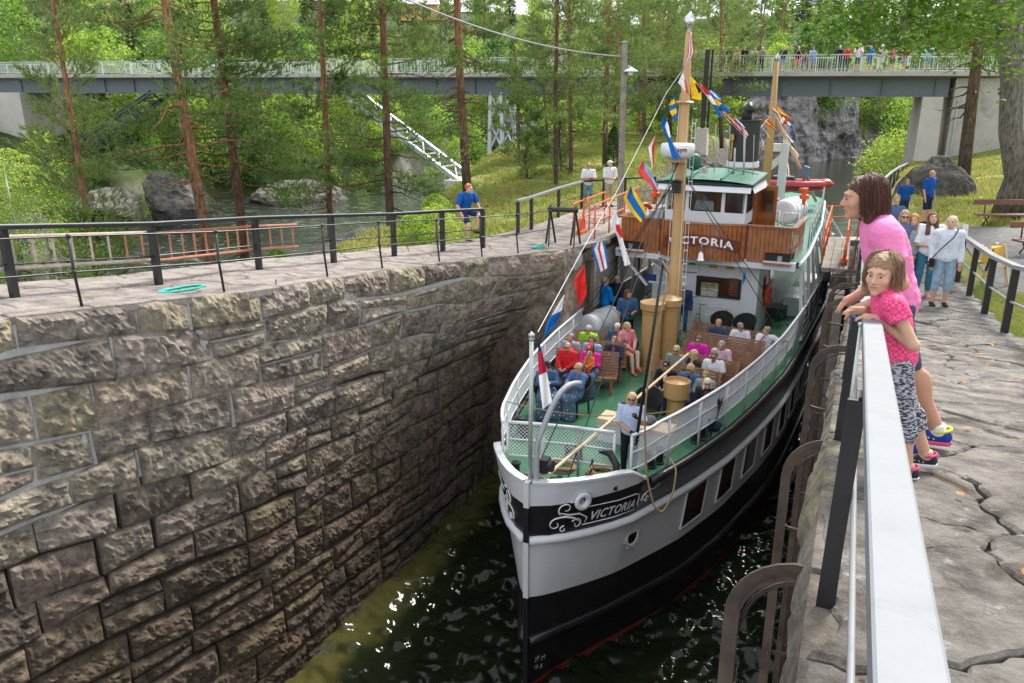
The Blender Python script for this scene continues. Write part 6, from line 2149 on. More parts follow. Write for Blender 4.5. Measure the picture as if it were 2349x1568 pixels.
def sdf(prims, vox):
 us = [p for p in prims if p[4] == 'u']
 lo = np.min([p[1] for p in us], 0) - 3 * vox
 hi = np.max([p[2] for p in us], 0) + 3 * vox
 n = np.ceil((hi - lo) / vox).astype(int) + 1
 D = np.full(n, 1.0, np.float32)
 ax = [lo[i] + vox * np.arange(n[i]) for i in range(3)]
 for f, a, b, k, op in prims:
  if a is None:
   sl = (slice(None),) * 3
  else:
   m = k + 3 * vox
   i0 = np.clip(np.floor((a - m - lo) / vox).astype(int), 0, n)
   i1 = np.clip(np.ceil((b + m - lo) / vox).astype(int) + 1, 0, n)
   if np.any(i1 <= i0):
    continue
   sl = tuple(slice(i0[i], i1[i]) for i in range(3))
  X, Y, Z = np.meshgrid(*[ax[i][sl[i]] for i in range(3)], indexing='ij')
  d = f(np.stack([X, Y, Z], -1))
  e = D[sl]
  if op == 'u':
   h = np.clip(0.5 + 0.5 * (e - d) / k, 0, 1)
   D[sl] = e * (1 - h) + d * h - k * h * (1 - h)
  elif op == 's':
   h = np.clip(0.5 - 0.5 * (e + d) / k, 0, 1)
   D[sl] = e * (1 - h) - d * h + k * h * (1 - h)
  else:
   D[sl] = np.maximum(e, d)
 ins = D < 0
 cnt = np.zeros(n - 1, np.int8)
 for dx in (0, 1):
  for dy in (0, 1):
   for dz in (0, 1):
    cnt += ins[dx:n[0] - 1 + dx, dy:n[1] - 1 + dy, dz:n[2] - 1 + dz]
 act = np.argwhere((cnt > 0) & (cnt < 8))
 ids = np.full(n - 1, -1, np.int32)
 ids[tuple(act.T)] = np.arange(len(act))
 acc = np.zeros((len(act), 3))
 wt = np.zeros(len(act))
 cor = [(dx, dy, dz) for dx in (0, 1) for dy in (0, 1) for dz in (0, 1)]
 val = {c: D[act[:, 0] + c[0], act[:, 1] + c[1], act[:, 2] + c[2]] for c in cor}
 for c in cor:
  for a in range(3):
   if c[a] == 0:
    c2 = list(c)
    c2[a] = 1
    v0, v1 = val[c], val[tuple(c2)]
    m = (v0 < 0) != (v1 < 0)
    t = np.where(m, v0 / (v0 - v1 + 1e-12), 0)
    p = np.zeros((len(act), 3))
    p += np.array(c)
    p[:, a] = t
    acc += p * m[:, None]
    wt += m
 V = lo + (act + acc / np.maximum(wt, 1)[:, None]) * vox
 Q = []
 for a in range(3):
  b, c = (a + 1) % 3, (a + 2) % 3
  s0 = [slice(None)] * 3
  s1 = [slice(None)] * 3
  s0[a], s1[a] = slice(0, -1), slice(1, None)
  A, B = ins[tuple(s0)], ins[tuple(s1)]
  e = np.argwhere(A != B)
  e = e[(e[:, b] > 0) & (e[:, c] > 0) & (e[:, b] < n[b] - 1) & (e[:, c] < n[c] - 1)]
  if not len(e):
   continue
  g = []
  for (ob, oc) in ((-1, -1), (0, -1), (0, 0), (-1, 0)):
   q = e.copy()
   q[:, b] += ob
   q[:, c] += oc
   g.append(ids[tuple(q.T)])
  g = np.stack(g, 1)
  fl = ~A[tuple(e.T)]
  g[fl] = g[fl][:, ::-1]
  Q.append(g)
 return V, np.concatenate(Q)
def folds(V, amp, seed, sc=(9, 9, 4)):
 P = V * np.array(sc) + seed * 3.7
 c = V.mean(0)
 out = V - c
 out[:, 2] *= 0.25
 out /= np.linalg.norm(out, axis=1)[:, None] + 1e-6
 return V + out * (amp * fbm(P, 3, seed % 50, ridged=True))[:, None]
def rotz(a):
 return np.array([[math.cos(a), -math.sin(a), 0], [math.sin(a), math.cos(a), 0], [0, 0, 1.0]])
def rotx(a):
 return np.array([[1, 0, 0], [0, math.cos(a), -math.sin(a)], [0, math.sin(a), math.cos(a)]])
def base_pose(kind):
 if kind == 'sit':
  return dict(pel=(0, 0.02, 0.53), che=(0, 0.06, 0.88), nec=(0, 0.04, 1.07), hed=(0, -0.01, 1.205),
     shL=(.185, .05, 1.02), shR=(-.185, .05, 1.02), elL=(.25, -.02, .79), elR=(-.25, -.02, .79), wrL=(.09, -.24, .69), wrR=(-.10, -.25, .69),
     hiL=(.095, 0, .50), hiR=(-.095, 0, .50), knL=(.12, -.42, .50), knR=(-.12, -.42, .50), anL=(.13, -.40, .08), anR=(-.13, -.42, .08))
 return dict(pel=(0, 0, 0.97), che=(0, 0.0, 1.28), nec=(0, 0.01, 1.475), hed=(0, -0.03, 1.61),
    shL=(.185, 0, 1.415), shR=(-.185, 0, 1.415), elL=(.235, .03, 1.13), elR=(-.235, .03, 1.13), wrL=(.24, -.05, .88), wrR=(-.24, -.05, .88),
    hiL=(.09, 0, .93), hiR=(-.09, 0, .93), knL=(.10, -.02, .51), knR=(-.10, -.02, .51), anL=(.11, .03, .085), anR=(-.11, .03, .085))
ARMS = {
 'rail': dict(elL=(.25, -.20, 1.12), elR=(-.25, -.20, 1.12), wrL=(.08, -.36, 1.10), wrR=(-.06, -.38, 1.12)),
 'phone': dict(elL=(.24, -.16, 1.16), elR=(-.24, -.16, 1.16), wrL=(.07, -.30, 1.42), wrR=(-.07, -.30, 1.42)),
 'hold': dict(elL=(.25, -.02, 1.13), wrL=(.12, -.26, 1.14)),
 'fold': dict(elL=(.24, -.08, 1.12), elR=(-.24, -.08, 1.12), wrL=(-.10, -.19, 1.14), wrR=(.10, -.2, 1.18)),
 'chest': dict(elL=(.23, -.08, 1.10), elR=(-.23, -.08, 1.10), wrL=(.05, -.27, 1.10), wrR=(-.06, -.28, 1.10)),
 'chin': dict(elR=(-.2, -.2, 1.14), wrR=(-.03, -.2, 1.46), elL=(.2, -.18, 1.10), wrL=(-.08, -.26, 1.12)),
 'sitfold': dict(elL=(.24, -.06, .78), elR=(-.24, -.06, .78), wrL=(-.06, -.20, .80), wrR=(.08, -.2, .82)),
 'sitchin': dict(elR=(-.2, -.16, .80), wrR=(-.04, -.17, 1.06)),
 'sitrail': dict(elL=(.36, .06, .92), wrL=(.55, -.08, .98)),
 'sitphone': dict(elL=(.23, -.12, .80), elR=(-.23, -.12, .80), wrL=(.05, -.30, .88), wrR=(-.05, -.30, .88)),
}
SKIN = [(0.56, 0.33, 0.23), (0.50, 0.27, 0.18), (0.62, 0.38, 0.28)]
def skin_mat(i=0):
 c = SKIN[i % 3]
 m = mat("skin_%d" % (i % 3), c, 0.5, var=0.06, scale=20, spec=0.35)
 b = m.node_tree.nodes["Principled BSDF"]
 b.inputs["Subsurface Weight"].default_value = 0.12
 b.inputs["Subsurface Radius"].default_value = (0.012, 0.005, 0.003)
 return m
M_EYEW = mat("eye_white", (0.62, 0.58, 0.55), 0.25, var=0.02)
M_PUPIL = mat("eye_iris", (0.03, 0.028, 0.03), 0.15, var=0.1)
M_LIP = mat("lips", (0.42, 0.13, 0.12), 0.4, var=0.05)
M_SHADES = mat("sunglass_lens", (0.012, 0.011, 0.013), 0.08)
M_SHOE = {}
def head_prims(c, R, s=1.0, fine=False, child=False):
 T = lambda p: c + R @ (np.array(p) * s)
 e = lambda p, r, k=0.02, op='u': p_ell(T(p), np.array(r) * s, k * s, op, R)
 n = lambda a, b, ra, rb, k=0.015, op='u': p_cone(T(a), T(b), ra * s, rb * s, k * s, op)
 L = [e((0, .018, .03), (.076, .096, .088)), e((0, -.02, -.025), (.062, .076, .084), .03), e((0, -.045, -.082), (.043, .044, .036), .03),
   n((0, -.094, .008), (0, -.112, -.030), .008, .0135, .012), n((-.042, -.084, .024), (.042, -.084, .024), .011, .011, .02),
   e((.079, .012, -.012), (.010, .02, .032), .01), e((-.079, .012, -.012), (.010, .02, .032), .01),
   e((0, -.088, -.062), (.026, .013, .016), .012)]
 if fine:
  L += [e((.036, -.062, -.028), (.028, .026, .028), .025), e((-.036, -.062, -.028), (.028, .026, .028), .025), e((0, -.078, -.108), (.02, .017, .016), .02),
    e((.031, -.104, .003), (.017, .012, .012), .012, 's'), e((-.031, -.104, .003), (.017, .012, .012), .012, 's'),
    n((-.012, -.101, -.036), (.012, -.101, -.036), .008, .008, .008), n((-.020, -.096, -.0635), (.020, -.096, -.0635), .0022, .0022, .004, 's')]
 return L
def make_person(label, loc, rz, pose='stand', arms=None, J=None, H=1.72, fat=1.0, vox=0.018, skin=0, look=(0, 0), lean=0.0,
    top=(0.5, 0.5, 0.5), sleeve=0.5, puff=0.012, bottom=(0.05, 0.07, 0.14), leg=1.0, shoe=(0.05, 0.05, 0.05), hair=(0.25, 0.17, 0.10), style='short',
    cap=None, shades=False, group=None, skirt=None, topmat=None, botmat=None, hood=False, open_front=None, fine=False, feet=True, name="person", beard=None, helmet=None, bun=False, eyes=True, seed=None, hat_mark=None, trim=((0.7, 0.7, 0.7), (0.6, 0.05, 0.2), (0.5, 0.5, 0.5), (0.6, 0.35, 0.25))):
 seed = seed if seed is not None else (abs(hash(label)) % 1000 if False else sum(ord(c) for c in label) % 997)
 q = {k: np.array(v, float) for k, v in base_pose(pose).items()}
 if arms:
  q.update({k: np.array(v, float) for k, v in ARMS[arms].items()})
 if lean:
  Rl = rotx(lean)
  for k in ('che', 'nec', 'hed', 'shL', 'shR', 'elL', 'elR', 'wrL', 'wrR'):
   if arms == 'rail' and k[:2] in ('wr', 'el'):
    continue
   q[k] = q['pel'] + Rl @ (q[k] - q['pel'])
 if J:
  q.update({k: np.array(v, float) for k, v in J.items()})
 sc = H / 1.72
 Rh = rotz(look[0]) @ rotx(look[1])
 hc = q['hed']
 hs = (1.0 if H > 1.5 else 1.0 + 0.45 * (1.5 - H) / 0.6)
 mid = (q['pel'] * 0.5 + q['che'] * 0.5)
 up = q['che'] - q['pel']
 up /= np.linalg.norm(up)
 rgt = np.array([1.0, 0, 0])
 Rt = np.stack([rgt, np.cross(up, rgt), up], 1)
 Rt[:, 1] /= np.linalg.norm(Rt[:, 1])
 def torso(o):
  return [p_ell(q['pel'], (.160 * fat + o, .112 * fat + o, .125 + o), .05, 'u', Rt), p_ell(mid, (.138 * fat + o, .100 * fat + o, .17 + o), .06, 'u', Rt),
    p_ell(q['che'] + up * 0.01, (.158 * fat + o, .110 * fat + o, .175 + o), .06, 'u', Rt), p_cone(q['nec'] - up * .045, q['shL'] - up * .02, .05 + o * .6, .055 + o * .8, .05), p_cone(q['nec'] - up * .045, q['shR'] - up * .02, .05 + o * .6, .055 + o * .8, .05)]
 def arm(sd, o, frac=1.0):
  s, e, w = q['sh' + sd], q['el' + sd], q['wr' + sd]
  L = []
  if frac >= 1:
   L += [p_cone(s - up * .012, e, .053 + o * .8, .041 + o * .9, .03), p_cone(e, w, .041 + o * .9, .029 + o * 1.0, .02)]
  else:
   f = min(1.0, frac / 0.5)
   L += [p_cone(s, s + (e - s) * f, .058 + o, .050 + o * 1.3, .03, cut=0.96)]
  return L
 def legp(sd, o, frac=1.0):
  h, k, a = q['hi' + sd], q['kn' + sd], q['an' + sd]
  L = []
  f = min(1.0, frac / 0.5)
  e = h + (k - h) * f
  L.append(p_cone(h, e, .088 * fat + o, (.088 * fat + (.058 - .088 * fat) * f) + o * (1.0 if f >= 1 else 1.4), .04, cut=None if f >= 1 else 0.97))
  if frac > 0.5:
   f2 = (frac - 0.5) / 0.5
   e = k + (a - k) * f2
   L.append(p_cone(k, e, .060 + o, (.060 + (.042 - .060) * f2) + o * 1.1, .03, cut=None if f2 >= 1 else 0.97))
   L.append(p_ell(k + (a - k) * 0.33 + np.array([0, .02, 0]), (.050 + o * .6, .055 + o * .6, .11 + o), .04))
  return L
 # --- body: one continuous skin
 B = torso(0.0) + arm('L', 0) + arm('R', 0) + legp('L', 0) + legp('R', 0)
 B.append(p_cone(q['nec'] - up * 0.03, hc + Rh @ np.array([0, .02, -.05]), .058, .052, .035))
 if not fine:
  B += head_prims(hc, Rh, hs)
 else:
  B.append(p_ell(hc + Rh @ np.array([0, .02, -.03]), np.array([.055, .065, .075]) * hs, .02))
 for sd in 'LR':
  w, e = q['wr' + sd], q['el' + sd]
  d = (w - e) / np.linalg.norm(w - e)
  if ARMS.get(arms, {}).get('flat') or fine:
   d = d * 0.6 + np.array([0, -0.7, -0.25])
   d /= np.linalg.norm(d)
  q['hd' + sd] = d
  B.append(p_cone(w, w + d * .075, .030, .034, .02))
  a = q['an' + sd]
  B.append(p_cone(a + np.array([0, .03, -.035]), a + np.array([0, -.15, -.055]), .036, .030, .03))
 V, F = sdf(B, vox)
 nb = MB()
 nb.add(V, F)
 for sd in 'LR':
  d = q['hd' + sd]
  o = q['wr' + sd] + d * .07
  side = np.cross(d, np.array([0, 0, 1.0]))
  side /= np.linalg.norm(side) + 1e-9
  dn = np.cross(side, d)
  sg = 1 if sd == 'L' else -1
  for i, (off, l) in enumerate([(-.024, .070), (-.008, .08), (.008, .074), (.024, .058)]):
   a = o + side * off
   nb.tube([a, a + d * l * .5, a + d * l * .85 - np.array([0, 0, .016]), a + d * l - np.array([0, 0, .035])], [.0105, .0095, .0085, .007], 6)
  th = q['wr' + sd] + d * .02 - side * sg * .025
  nb.tube([th, th + d * .03 - side * sg * .025, th + d * .062 - side * sg * .028], [.012, .011, .008], 6)
 root = nb.build(name, skin_mat(skin), None, smooth=True)
 root.location = tuple(float(k) for k in loc)
 root.rotation_euler = (0, 0, rz)
 root.scale = (sc, sc, sc)
 tag(root, label, "person", group)
 def child(nm, VF, m):
  return link(nm, fast_mesh(nm, VF[0], VF[1], m), root)
 cv = vox * 1.0
 # --- clothes
 if skirt is None:
  bo = 0.012
  L = [p_ell(q['pel'], (.160 * fat + bo, .115 * fat + bo, .12 + bo), .04, 'u', Rt)] + legp('L', bo, leg) + legp('R', bo, leg)
  if pose != 'sit':
   L.append(p_plane(q['pel'] + up * 0.11, up))
  VF = sdf(L, cv)
  child("trousers" if leg > 0.8 else "shorts", (folds(VF[0], 0.006, seed), VF[1]), botmat or fin(bottom))
 else:
  bo = 0.014
  hm = (q['hiL'] + q['hiR']) / 2 + ((q['knL'] + q['knR']) / 2 - (q['hiL'] + q['hiR']) / 2) * skirt
  L = [p_ell(q['pel'], (.160 * fat + bo, .12 * fat + bo, .12 + bo), .04, 'u', Rt), p_cone(q['hiL'], hm + np.array([.11, 0, 0]), .1, .1, .06), p_cone(q['hiR'], hm - np.array([.11, 0, 0]), .1, .1, .06)]
  VF = sdf(L, cv)
  child("skirt", (folds(VF[0], 0.012, seed, (14, 14, 2)), VF[1]), botmat or fin(bottom))
 o = 0.014 + puff
 L = torso(o)
 if sleeve > 0:
  L += arm('L', o * 0.85, sleeve) + arm('R', o * 0.85, sleeve)
 else:
  L = L[:-2] + [p_cone(q['shL'] * .72 + q['shR'] * .28, q['shR'] * .72 + q['shL'] * .28, .055 + o, .055 + o, .05)]
 L.append(p_ell(q['nec'] + np.array([0, -.02, .075]), (.062, .066, .05), .02, 's'))
 if pose == 'sit':
  L.append(p_plane(q['pel'] - up * 0.09, -up))
 else:
  L.append(p_plane(q['pel'] - up * 0.10, -up))
 if hood:
  L.append(p_ell(q['nec'] + np.array([0, .075, 0.01]), (.11, .06, .06), .03))
 VF = sdf(L, cv)
 shirt = child("jacket" if puff > 0.02 else "shirt", (folds(folds(VF[0], 0.010 + puff * 0.25, seed + 3), 0.006, seed + 9, (5, 5, 16)), VF[1]), topmat or fin(top))
 if open_front:
  L = [p_ell(q['che'] + np.array([0, -.115 * fat - o + 0.035, 0.02]), (.055, .05, .17), .02, 'u', Rt), p_ell(mid + np.array([0, -.10 * fat - o + 0.03, 0]), (.05, .045, .2), .02, 'u', Rt)]
  child("shirt_front", sdf(L, cv), fin(open_front))
 # --- shoes
 if feet:
  for sd in 'LR':
   a = q['an' + sd]
   L = [p_cone(a + np.array([0, .045, -.035]), a + np.array([0, -.165, -.050]), .046, .040, .03), p_plane(a + np.array([0, 0, -.084]), (0, 0, -1)), p_plane(a + np.array([0, 0, 0.015]), (0, 0, 1))]
   child("shoe", sdf(L, cv * 0.9), fin(shoe))
   if fine:
    S = [p_cone(a + np.array([0, .047, -.068]), a + np.array([0, -.168, -.068]), .047, .043, .03), p_plane(a + np.array([0, 0, -.086]), (0, 0, -1)), p_plane(a + np.array([0, 0, -.058]), (0, 0, 1))]
    child("sole", sdf(S, 0.008), fin(trim[0]))
    MB().tube([a + np.array([.052 * math.cos(t), .02 + .058 * math.sin(t), .012 + .012 * math.sin(t)]) for t in np.linspace(0, 6.283, 17)[:-1]], .009, 6, closed=True).build("shoe_collar", fin(trim[1]), root, smooth=True)
    for k in range(4):
     MB().tube([a + np.array([sg * .047, -.02 - .03 * k, -.045 + .006 * k]) if abs(sg) > 0.5 else a + np.array([sg * .04, -.05 - .03 * k, -.012 - .008 * k]) for sg in (-1, -.4, .4, 1)], .0045, 5).build("lace", fin(trim[2]), root, smooth=True)
    child("sock", sdf([p_cone(a + np.array([0, .0, .06]), a, .048, .05, .01), p_plane(a + np.array([0, 0, .05]), (0, 0, 1))], 0.01), fin(trim[3]))
 # --- hair, hat
 T = lambda p: hc + Rh @ (np.array(p) * hs)
 hm_ = mat("hair_%02x%02x%02x" % tuple(int(255 * c) for c in hair), hair, 0.42, var=0.45, scale=26, bump=0.5, bscale=120, spec=0.45, island=0.5 if fine else 0.0)
 hv = min(vox, 0.014) if not fine else 0.0075
 if style != 'bald':
  L = [p_ell(T((0, .025, .04)), np.array([.090, .104, .094]) * hs, .02, 'u', Rh)]
  if style in ('long', 'bob', 'shag', 'pony'):
   dz = {'long': -.30, 'bob': -.13, 'shag': -.12, 'pony': -.02}[style]
   for sgn in (-1, 1):
    L.append(p_cone(T((sgn * .066, .02, .02)), T((sgn * .082, .02 if style != 'long' else .0, dz)), .034 * hs, (.03 if style != 'long' else .045) * hs, .03))
   L.append(p_cone(T((0, .07, .02)), T((0, .075, dz)), .062 * hs, (.055 if style != 'long' else .075) * hs, .04))
  if style == 'pony':
   L += [p_cone(T((0, .11, .03)), T((0, .16, -.05)), .035, .028, .02), p_cone(T((0, .16, -.05)), T((0.02, .15, -.18)), .03, .012, .02)]
  if bun:
   L.append(p_ell(T((0, .06, .145)), np.array([.04, .04, .035]) * hs, .02))
  zf = .045 if style in ('short', 'pony') else .040
  L.append((lambda P: np.maximum(np.maximum(((P - hc) @ Rh)[..., 1] + .045 * hs, ((P - hc) @ Rh)[..., 2] - zf * hs), np.abs(((P - hc) @ Rh)[..., 0]) - .068 * hs), hc - .2, hc + .2, .012, 's'))
  if style == 'short':
   L.append((lambda P: np.maximum(-(((P - hc) @ Rh)[..., 2]) - .035 * hs, -9), hc - .3, hc + .3, .01, 'c'))
  VF = sdf(L, hv)
  W = VF[0] + 0.006 * hs * np.stack([vnoise(VF[0] * 55, 3), vnoise(VF[0] * 55, 4), vnoise(VF[0] * 40, 5)], 1)
  child("hair", (W, VF[1]), hm_)
 if beard is not None:
  child("beard", sdf([p_ell(T((0, -.055, -.095)), np.array([.052, .05, .045]) * hs, .02, 'u', Rh), p_ell(T((0, -.095, -.052)), np.array([.02, .012, .008]), .02, 'u', Rh)], hv), mat("beard_%d" % int(beard[0] * 255), beard, 0.8, var=0.3, scale=40, bump=0.6, bscale=140))
 if cap is not None:
  L = [p_ell(T((0, .012, .05)), np.array([.094, .108, .088]) * hs, .01, 'u', Rh), p_ell(T((0, -.135, .045)), np.array([.07, .075, .010]) * hs, .012, 'u', Rh), (lambda P: -(((P - hc) @ Rh)[..., 2] - .035 * hs), hc - .4, hc + .4, .01, 'c')]
  co = child("cap", sdf(L, hv), fin(cap))
  if hat_mark:
   Vt, Ft = text_mesh(hat_mark, 0.055, bold=0.002)
   mb = MB()
   mb.add(np.array([T((v[0], -.108 + v[0] ** 2 * 5 + (v[1]) * 0.25, .068 + v[1])) for v in Vt]), Ft)
   mb.build("cap_monogram", M_LETTER, co)
 if helmet is not None:
  child("helmet", sdf([p_ell(T((0, .015, .055)), np.array([.10, .125, .09]) * hs, .01, 'u', Rh), (lambda P: -(((P - hc) @ Rh)[..., 2] - .04 * hs), hc - .4, hc + .4, .01, 'c')], hv), fin(helmet, rough=0.4))
 if shades:
  mb = MB()
  for sg in (-1, 1):
   mb.tube([T((sg * .012, -.103, .008)), T((sg * .032, -.108, .004)), T((sg * .056, -.092, .008))], [.014 * hs, .020 * hs, .014 * hs], 8)
   mb.tube([T((sg * .056, -.092, .01)), T((sg * .080, .0, .012))], [.005, .005], 4)
  mb.build("sunglasses", M_SHADES, root, smooth=True)
 elif eyes:
  for sg in (-1, 1):
   V2, F2 = sdf([p_ell(T((sg * .031, -.0885 if not fine else -.087, .003)), np.array([.0145 if not fine else .0125, .0085 if not fine else .007, .0085 if not fine else .0052]) * hs, .005, 'u', Rh)], 0.004)
   link("eye", fast_mesh("eye", V2, F2, M_EYEW if fine else M_PUPIL), root)
   if fine:
    V2, F2 = sdf([p_ell(T((sg * .031 + .002, -.0935, .002)), np.array([.0068, .005, .0068]) * hs, .005, 'u', Rh)], 0.0025)
    link("iris", fast_mesh("iris", V2, F2, M_PUPIL), root)
   MB().tube([T((sg * .014, -.0955, .022)), T((sg * .03, -.097, .028)), T((sg * .05, -.085, .022))], np.array([.003, .0042, .002]) * hs, 5).build("eyebrow", hm_, root, smooth=True)
  MB().tube([T((-.022, -.094, -.064)), T((0, -.1025, -.0625)), T((.022, -.094, -.064))], np.array([.003, .0055, .003]) * hs, 6).build("lips", M_LIP, root, smooth=True)
 if fine:
  V2, F2 = sdf(head_prims(hc, Rh, hs, True) + [p_cone(hc + Rh @ np.array([0, .02, -.06]), q['nec'] - up * 0.02, .05, .055, .03)], 0.0045)
  link("face", fast_mesh("face", V2, F2, skin_mat(skin)), root)
 root["_h"] = 0
 del root["_h"]
 return root, q, (lambda p: hc + Rh @ (np.array(p) * hs)), sc
FACE_BOW = -DL
_shades = dict(shades=True)
def seated(x, y, label, zt=1.25, dt=0.0, ds=0.0, turn=0.0, H=1.60, **kw):
 p = ship_at_z(x, y, DZ + zt)
 q = sp(p[0] + dt, p[1] + ds, DZ)
 return make_person(label, q, FACE_BOW + turn, 'sit', H=H, **kw)
def standing(x, y, label, H=1.72, zt=None, turn=0.0, dt=0.0, ds=0.0, base=DZ, **kw):
 p = ship_at_z(x, y, base + (zt or H * 1.005))
 return make_person(label, sp(p[0] + dt, p[1] + ds, base), FACE_BOW + turn, 'stand', H=H, **kw)
NAVY, GREY, WHITE_, BLK = (0.02, 0.035, 0.085), (0.27, 0.28, 0.29), (0.72, 0.73, 0.75), (0.015, 0.015, 0.017)
BLOND, BROWN, GREYH, DKH, RED_H = (0.52, 0.37, 0.18), (0.16, 0.09, 0.05), (0.48, 0.46, 0.43), (0.055, 0.03, 0.02), (0.42, 0.19, 0.07)
JEANS = (0.05, 0.10, 0.20)
M_STRIPE = mat("striped_jersey", (0.7, 0.55, 0.58), 0.8)
_t = M_STRIPE.node_tree
_w = _t.nodes.new("ShaderNodeTexWave")
_w.bands_direction = 'Z'
_w.inputs["Scale"].default_value = 9
_tc = _t.nodes.new("ShaderNodeTexCoord")
_t.links.new(_tc.outputs["Object"], _w.inputs["Vector"])
_r = _t.nodes.new("ShaderNodeValToRGB")
_r.color_ramp.elements[0].position, _r.color_ramp.elements[0].color = 0.45, (0.75, 0.73, 0.74, 1)
_r.color_ramp.elements[1].position, _r.color_ramp.elements[1].color = 0.55, (0.45, 0.10, 0.25, 1)
_t.links.new(_w.outputs["Fac"], _r.inputs["Fac"])
_t.links.new(_r.outputs["Color"], _t.nodes["Principled BSDF"].inputs["Base Color"])
seated(1350, 746, "person in a lime green puffer jacket and sunglasses on the rearmost left bench", top=(0.28, 0.62, 0.02), sleeve=1, puff=0.03, hair=GREYH, shades=True)
seated(1416, 741, "white-haired old man in navy padded jacket on the rearmost left bench", top=(0.04, 0.09, 0.17), sleeve=1, puff=0.03, hair=(0.7, 0.69, 0.67), fat=1.1)
seated(1309, 764, "grey-haired woman with glasses at the left end of the middle left bench", top=(0.32, 0.32, 0.38), sleeve=1, hair=(0.3, 0.27, 0.24), style='short')
seated(1358, 769, "woman in pale blue sweater seated mid bench behind the red cap", top=(0.27, 0.36, 0.55), sleeve=1, hair=BROWN, style='pony')
seated(1410, 771, "woman in dark rain jacket over magenta top eating on the left bench", top=(0.03, 0.035, 0.05), sleeve=1, puff=0.02, hair=(0.36, 0.2, 0.1), open_front=(0.45, 0.03, 0.18), arms='sitphone', leg=0.45, bottom=(0.06, 0.02, 0.05))
seated(1302, 784, "bald man in bright red rain jacket with violet sunglasses", top=(0.62, 0.02, 0.03), sleeve=1, puff=0.02, style='bald', shades=True, fat=1.12, hood=True)
_r = seated(1355, 788, "woman in red baseball cap and pink and turquoise jacket holding a toddler", top=(0.65, 0.03, 0.26), sleeve=1, puff=0.02, hair=DKH, style='bob', cap=(0.6, 0.02, 0.04), shades=True, hat_mark="NY", arms='sitfold', open_front=(0.0, 0.36, 0.48))
_p = ship_at_z(1352, 819, DZ + 1.02)
make_person("toddler in orange jacket on the lap of the woman in the red cap", sp(_p[0], _p[1], DZ + 0.52), FACE_BOW, 'sit', H=0.78, top=(0.78, 0.20, 0.03), sleeve=1, puff=0.02, hair=BLOND, bottom=(0.6, 0.1, 0.05), feet=False, J=dict(knL=(.1, -.25, .5), knR=(-.1, -.25, .5), anL=(.1, -.3, .3), anR=(-.1, -.3, .3)))
_bl = [seated(1256, 829, "man in black cap and blue fleece wrapped in a star-print blanket by the bow rail", top=(0.05, 0.11, 0.22), sleeve=1, puff=0.018, cap=BLK, shades=True, hair=DKH, turn=0.5, look=(0.3, 0), arms='sitphone'),
  seated(1326, 832, "short blond woman in blue sweater with a star-print blanket over her legs", top=(0.10, 0.17, 0.33), sleeve=1, puff=0.014, hair=BLOND, style='short', shades=True, turn=-0.35, look=(-0.5, 0), arms='sitphone')]
M_BLANK = mat("blue_blanket", (0.06, 0.115, 0.20), 0.9, var=0.15, scale=5, bump=0.3, bscale=30)
def blanket(person, q, label, stars=60, wid=1.0, seed=1, star=True):
 root = person[0]
 L = [p_cone(q['hiL'] + np.array([.02, 0, .05]), q['knL'] + np.array([.04, -.02, .05]), .13, .12, .06), p_cone(q['hiR'] + np.array([-.02, 0, .05]), q['knR'] + np.array([-.04, -.02, .05]), .13, .12, .06),
   p_cone(q['knL'] + np.array([.04, -.04, .03]), q['anL'] + np.array([.06, -.06, .0]), .12, .13, .08), p_cone(q['knR'] + np.array([-.04, -.04, .03]), q['anR'] + np.array([-.06, -.06, .0]), .12, .13, .08),
   p_cone((q['knL'] + q['knR']) / 2 + np.array([0, -.04, .03]), (q['anL'] + q['anR']) / 2 + np.array([0, -.06, 0]), .10, .10, .08), p_plane((0, 0, 0.03), (0, 0, -1))]
 V, F = sdf(L, 0.022)
 V = folds(V, 0.022, seed, (11, 11, 2))
 b = thing("blanket", label, "blanket", root.location, root.rotation_euler[2])
 b.scale = root.scale
 link("blanket_cloth", fast_mesh("blanket_cloth", V, F, M_BLANK), b)
 if star:
  rng = np.random.default_rng(seed)
  tri = V[F]
  c = tri.mean(1)
  nn = np.cross(tri[:, 2] - tri[:, 0], tri[:, 3] - tri[:, 1])
  nn /= np.linalg.norm(nn, axis=1)[:, None] + 1e-9
  ok = np.where((nn[:, 1] < 0.5) & (c[:, 2] > 0.1))[0]
  pick, used = [], []
  for i in rng.permutation(ok):
   if all(np.sum((c[i] - c[j]) ** 2) > 0.0095 for j in pick):
    pick.append(i)
   if len(pick) >= stars:
    break
  me = None
  for i in pick:
   n = nn[i]
   a = np.cross(n, (0, 0, 1.0))
   if np.linalg.norm(a) < 1e-3:
    a = np.array([1.0, 0, 0])
   a /= np.linalg.norm(a)
   u = np.cross(n, a)
   r = rng.uniform(0.020, 0.030)
   ph = rng.uniform(0, 6)
   if me is None:
    pts = []
    for k in range(10):
     an = k * math.pi / 5
     rr = 1 if k % 2 == 0 else 0.42
     pts.append((rr * math.cos(an), rr * math.sin(an), 0))
    me = MB().add(pts, [tuple(range(10))]).mesh("star_print", M_LETTER)
   s = link("star_print", me, b)
   M = Matrix((a * math.cos(ph) + u * math.sin(ph), -a * math.sin(ph) + u * math.cos(ph), n)).transposed().to_4x4()
   M.translation = Vector(c[i] + n * 0.008)
   s.matrix_local = M @ Matrix.Scale(r, 4)
 return b
blanket(_bl[0], _bl[0][1], "blue blanket with white stars over the legs of the man in the black cap", 40, seed=4)
blanket(_bl[1], _bl[1][1], "blue blanket with white stars over the legs of the short blond woman", 60, seed=5)
blanket(_r, _r[1], "plain blue blanket over the legs of the woman in the red cap", star=False, seed=6)
_p = ship_at_z(1432, 729, DZ + 1.28)
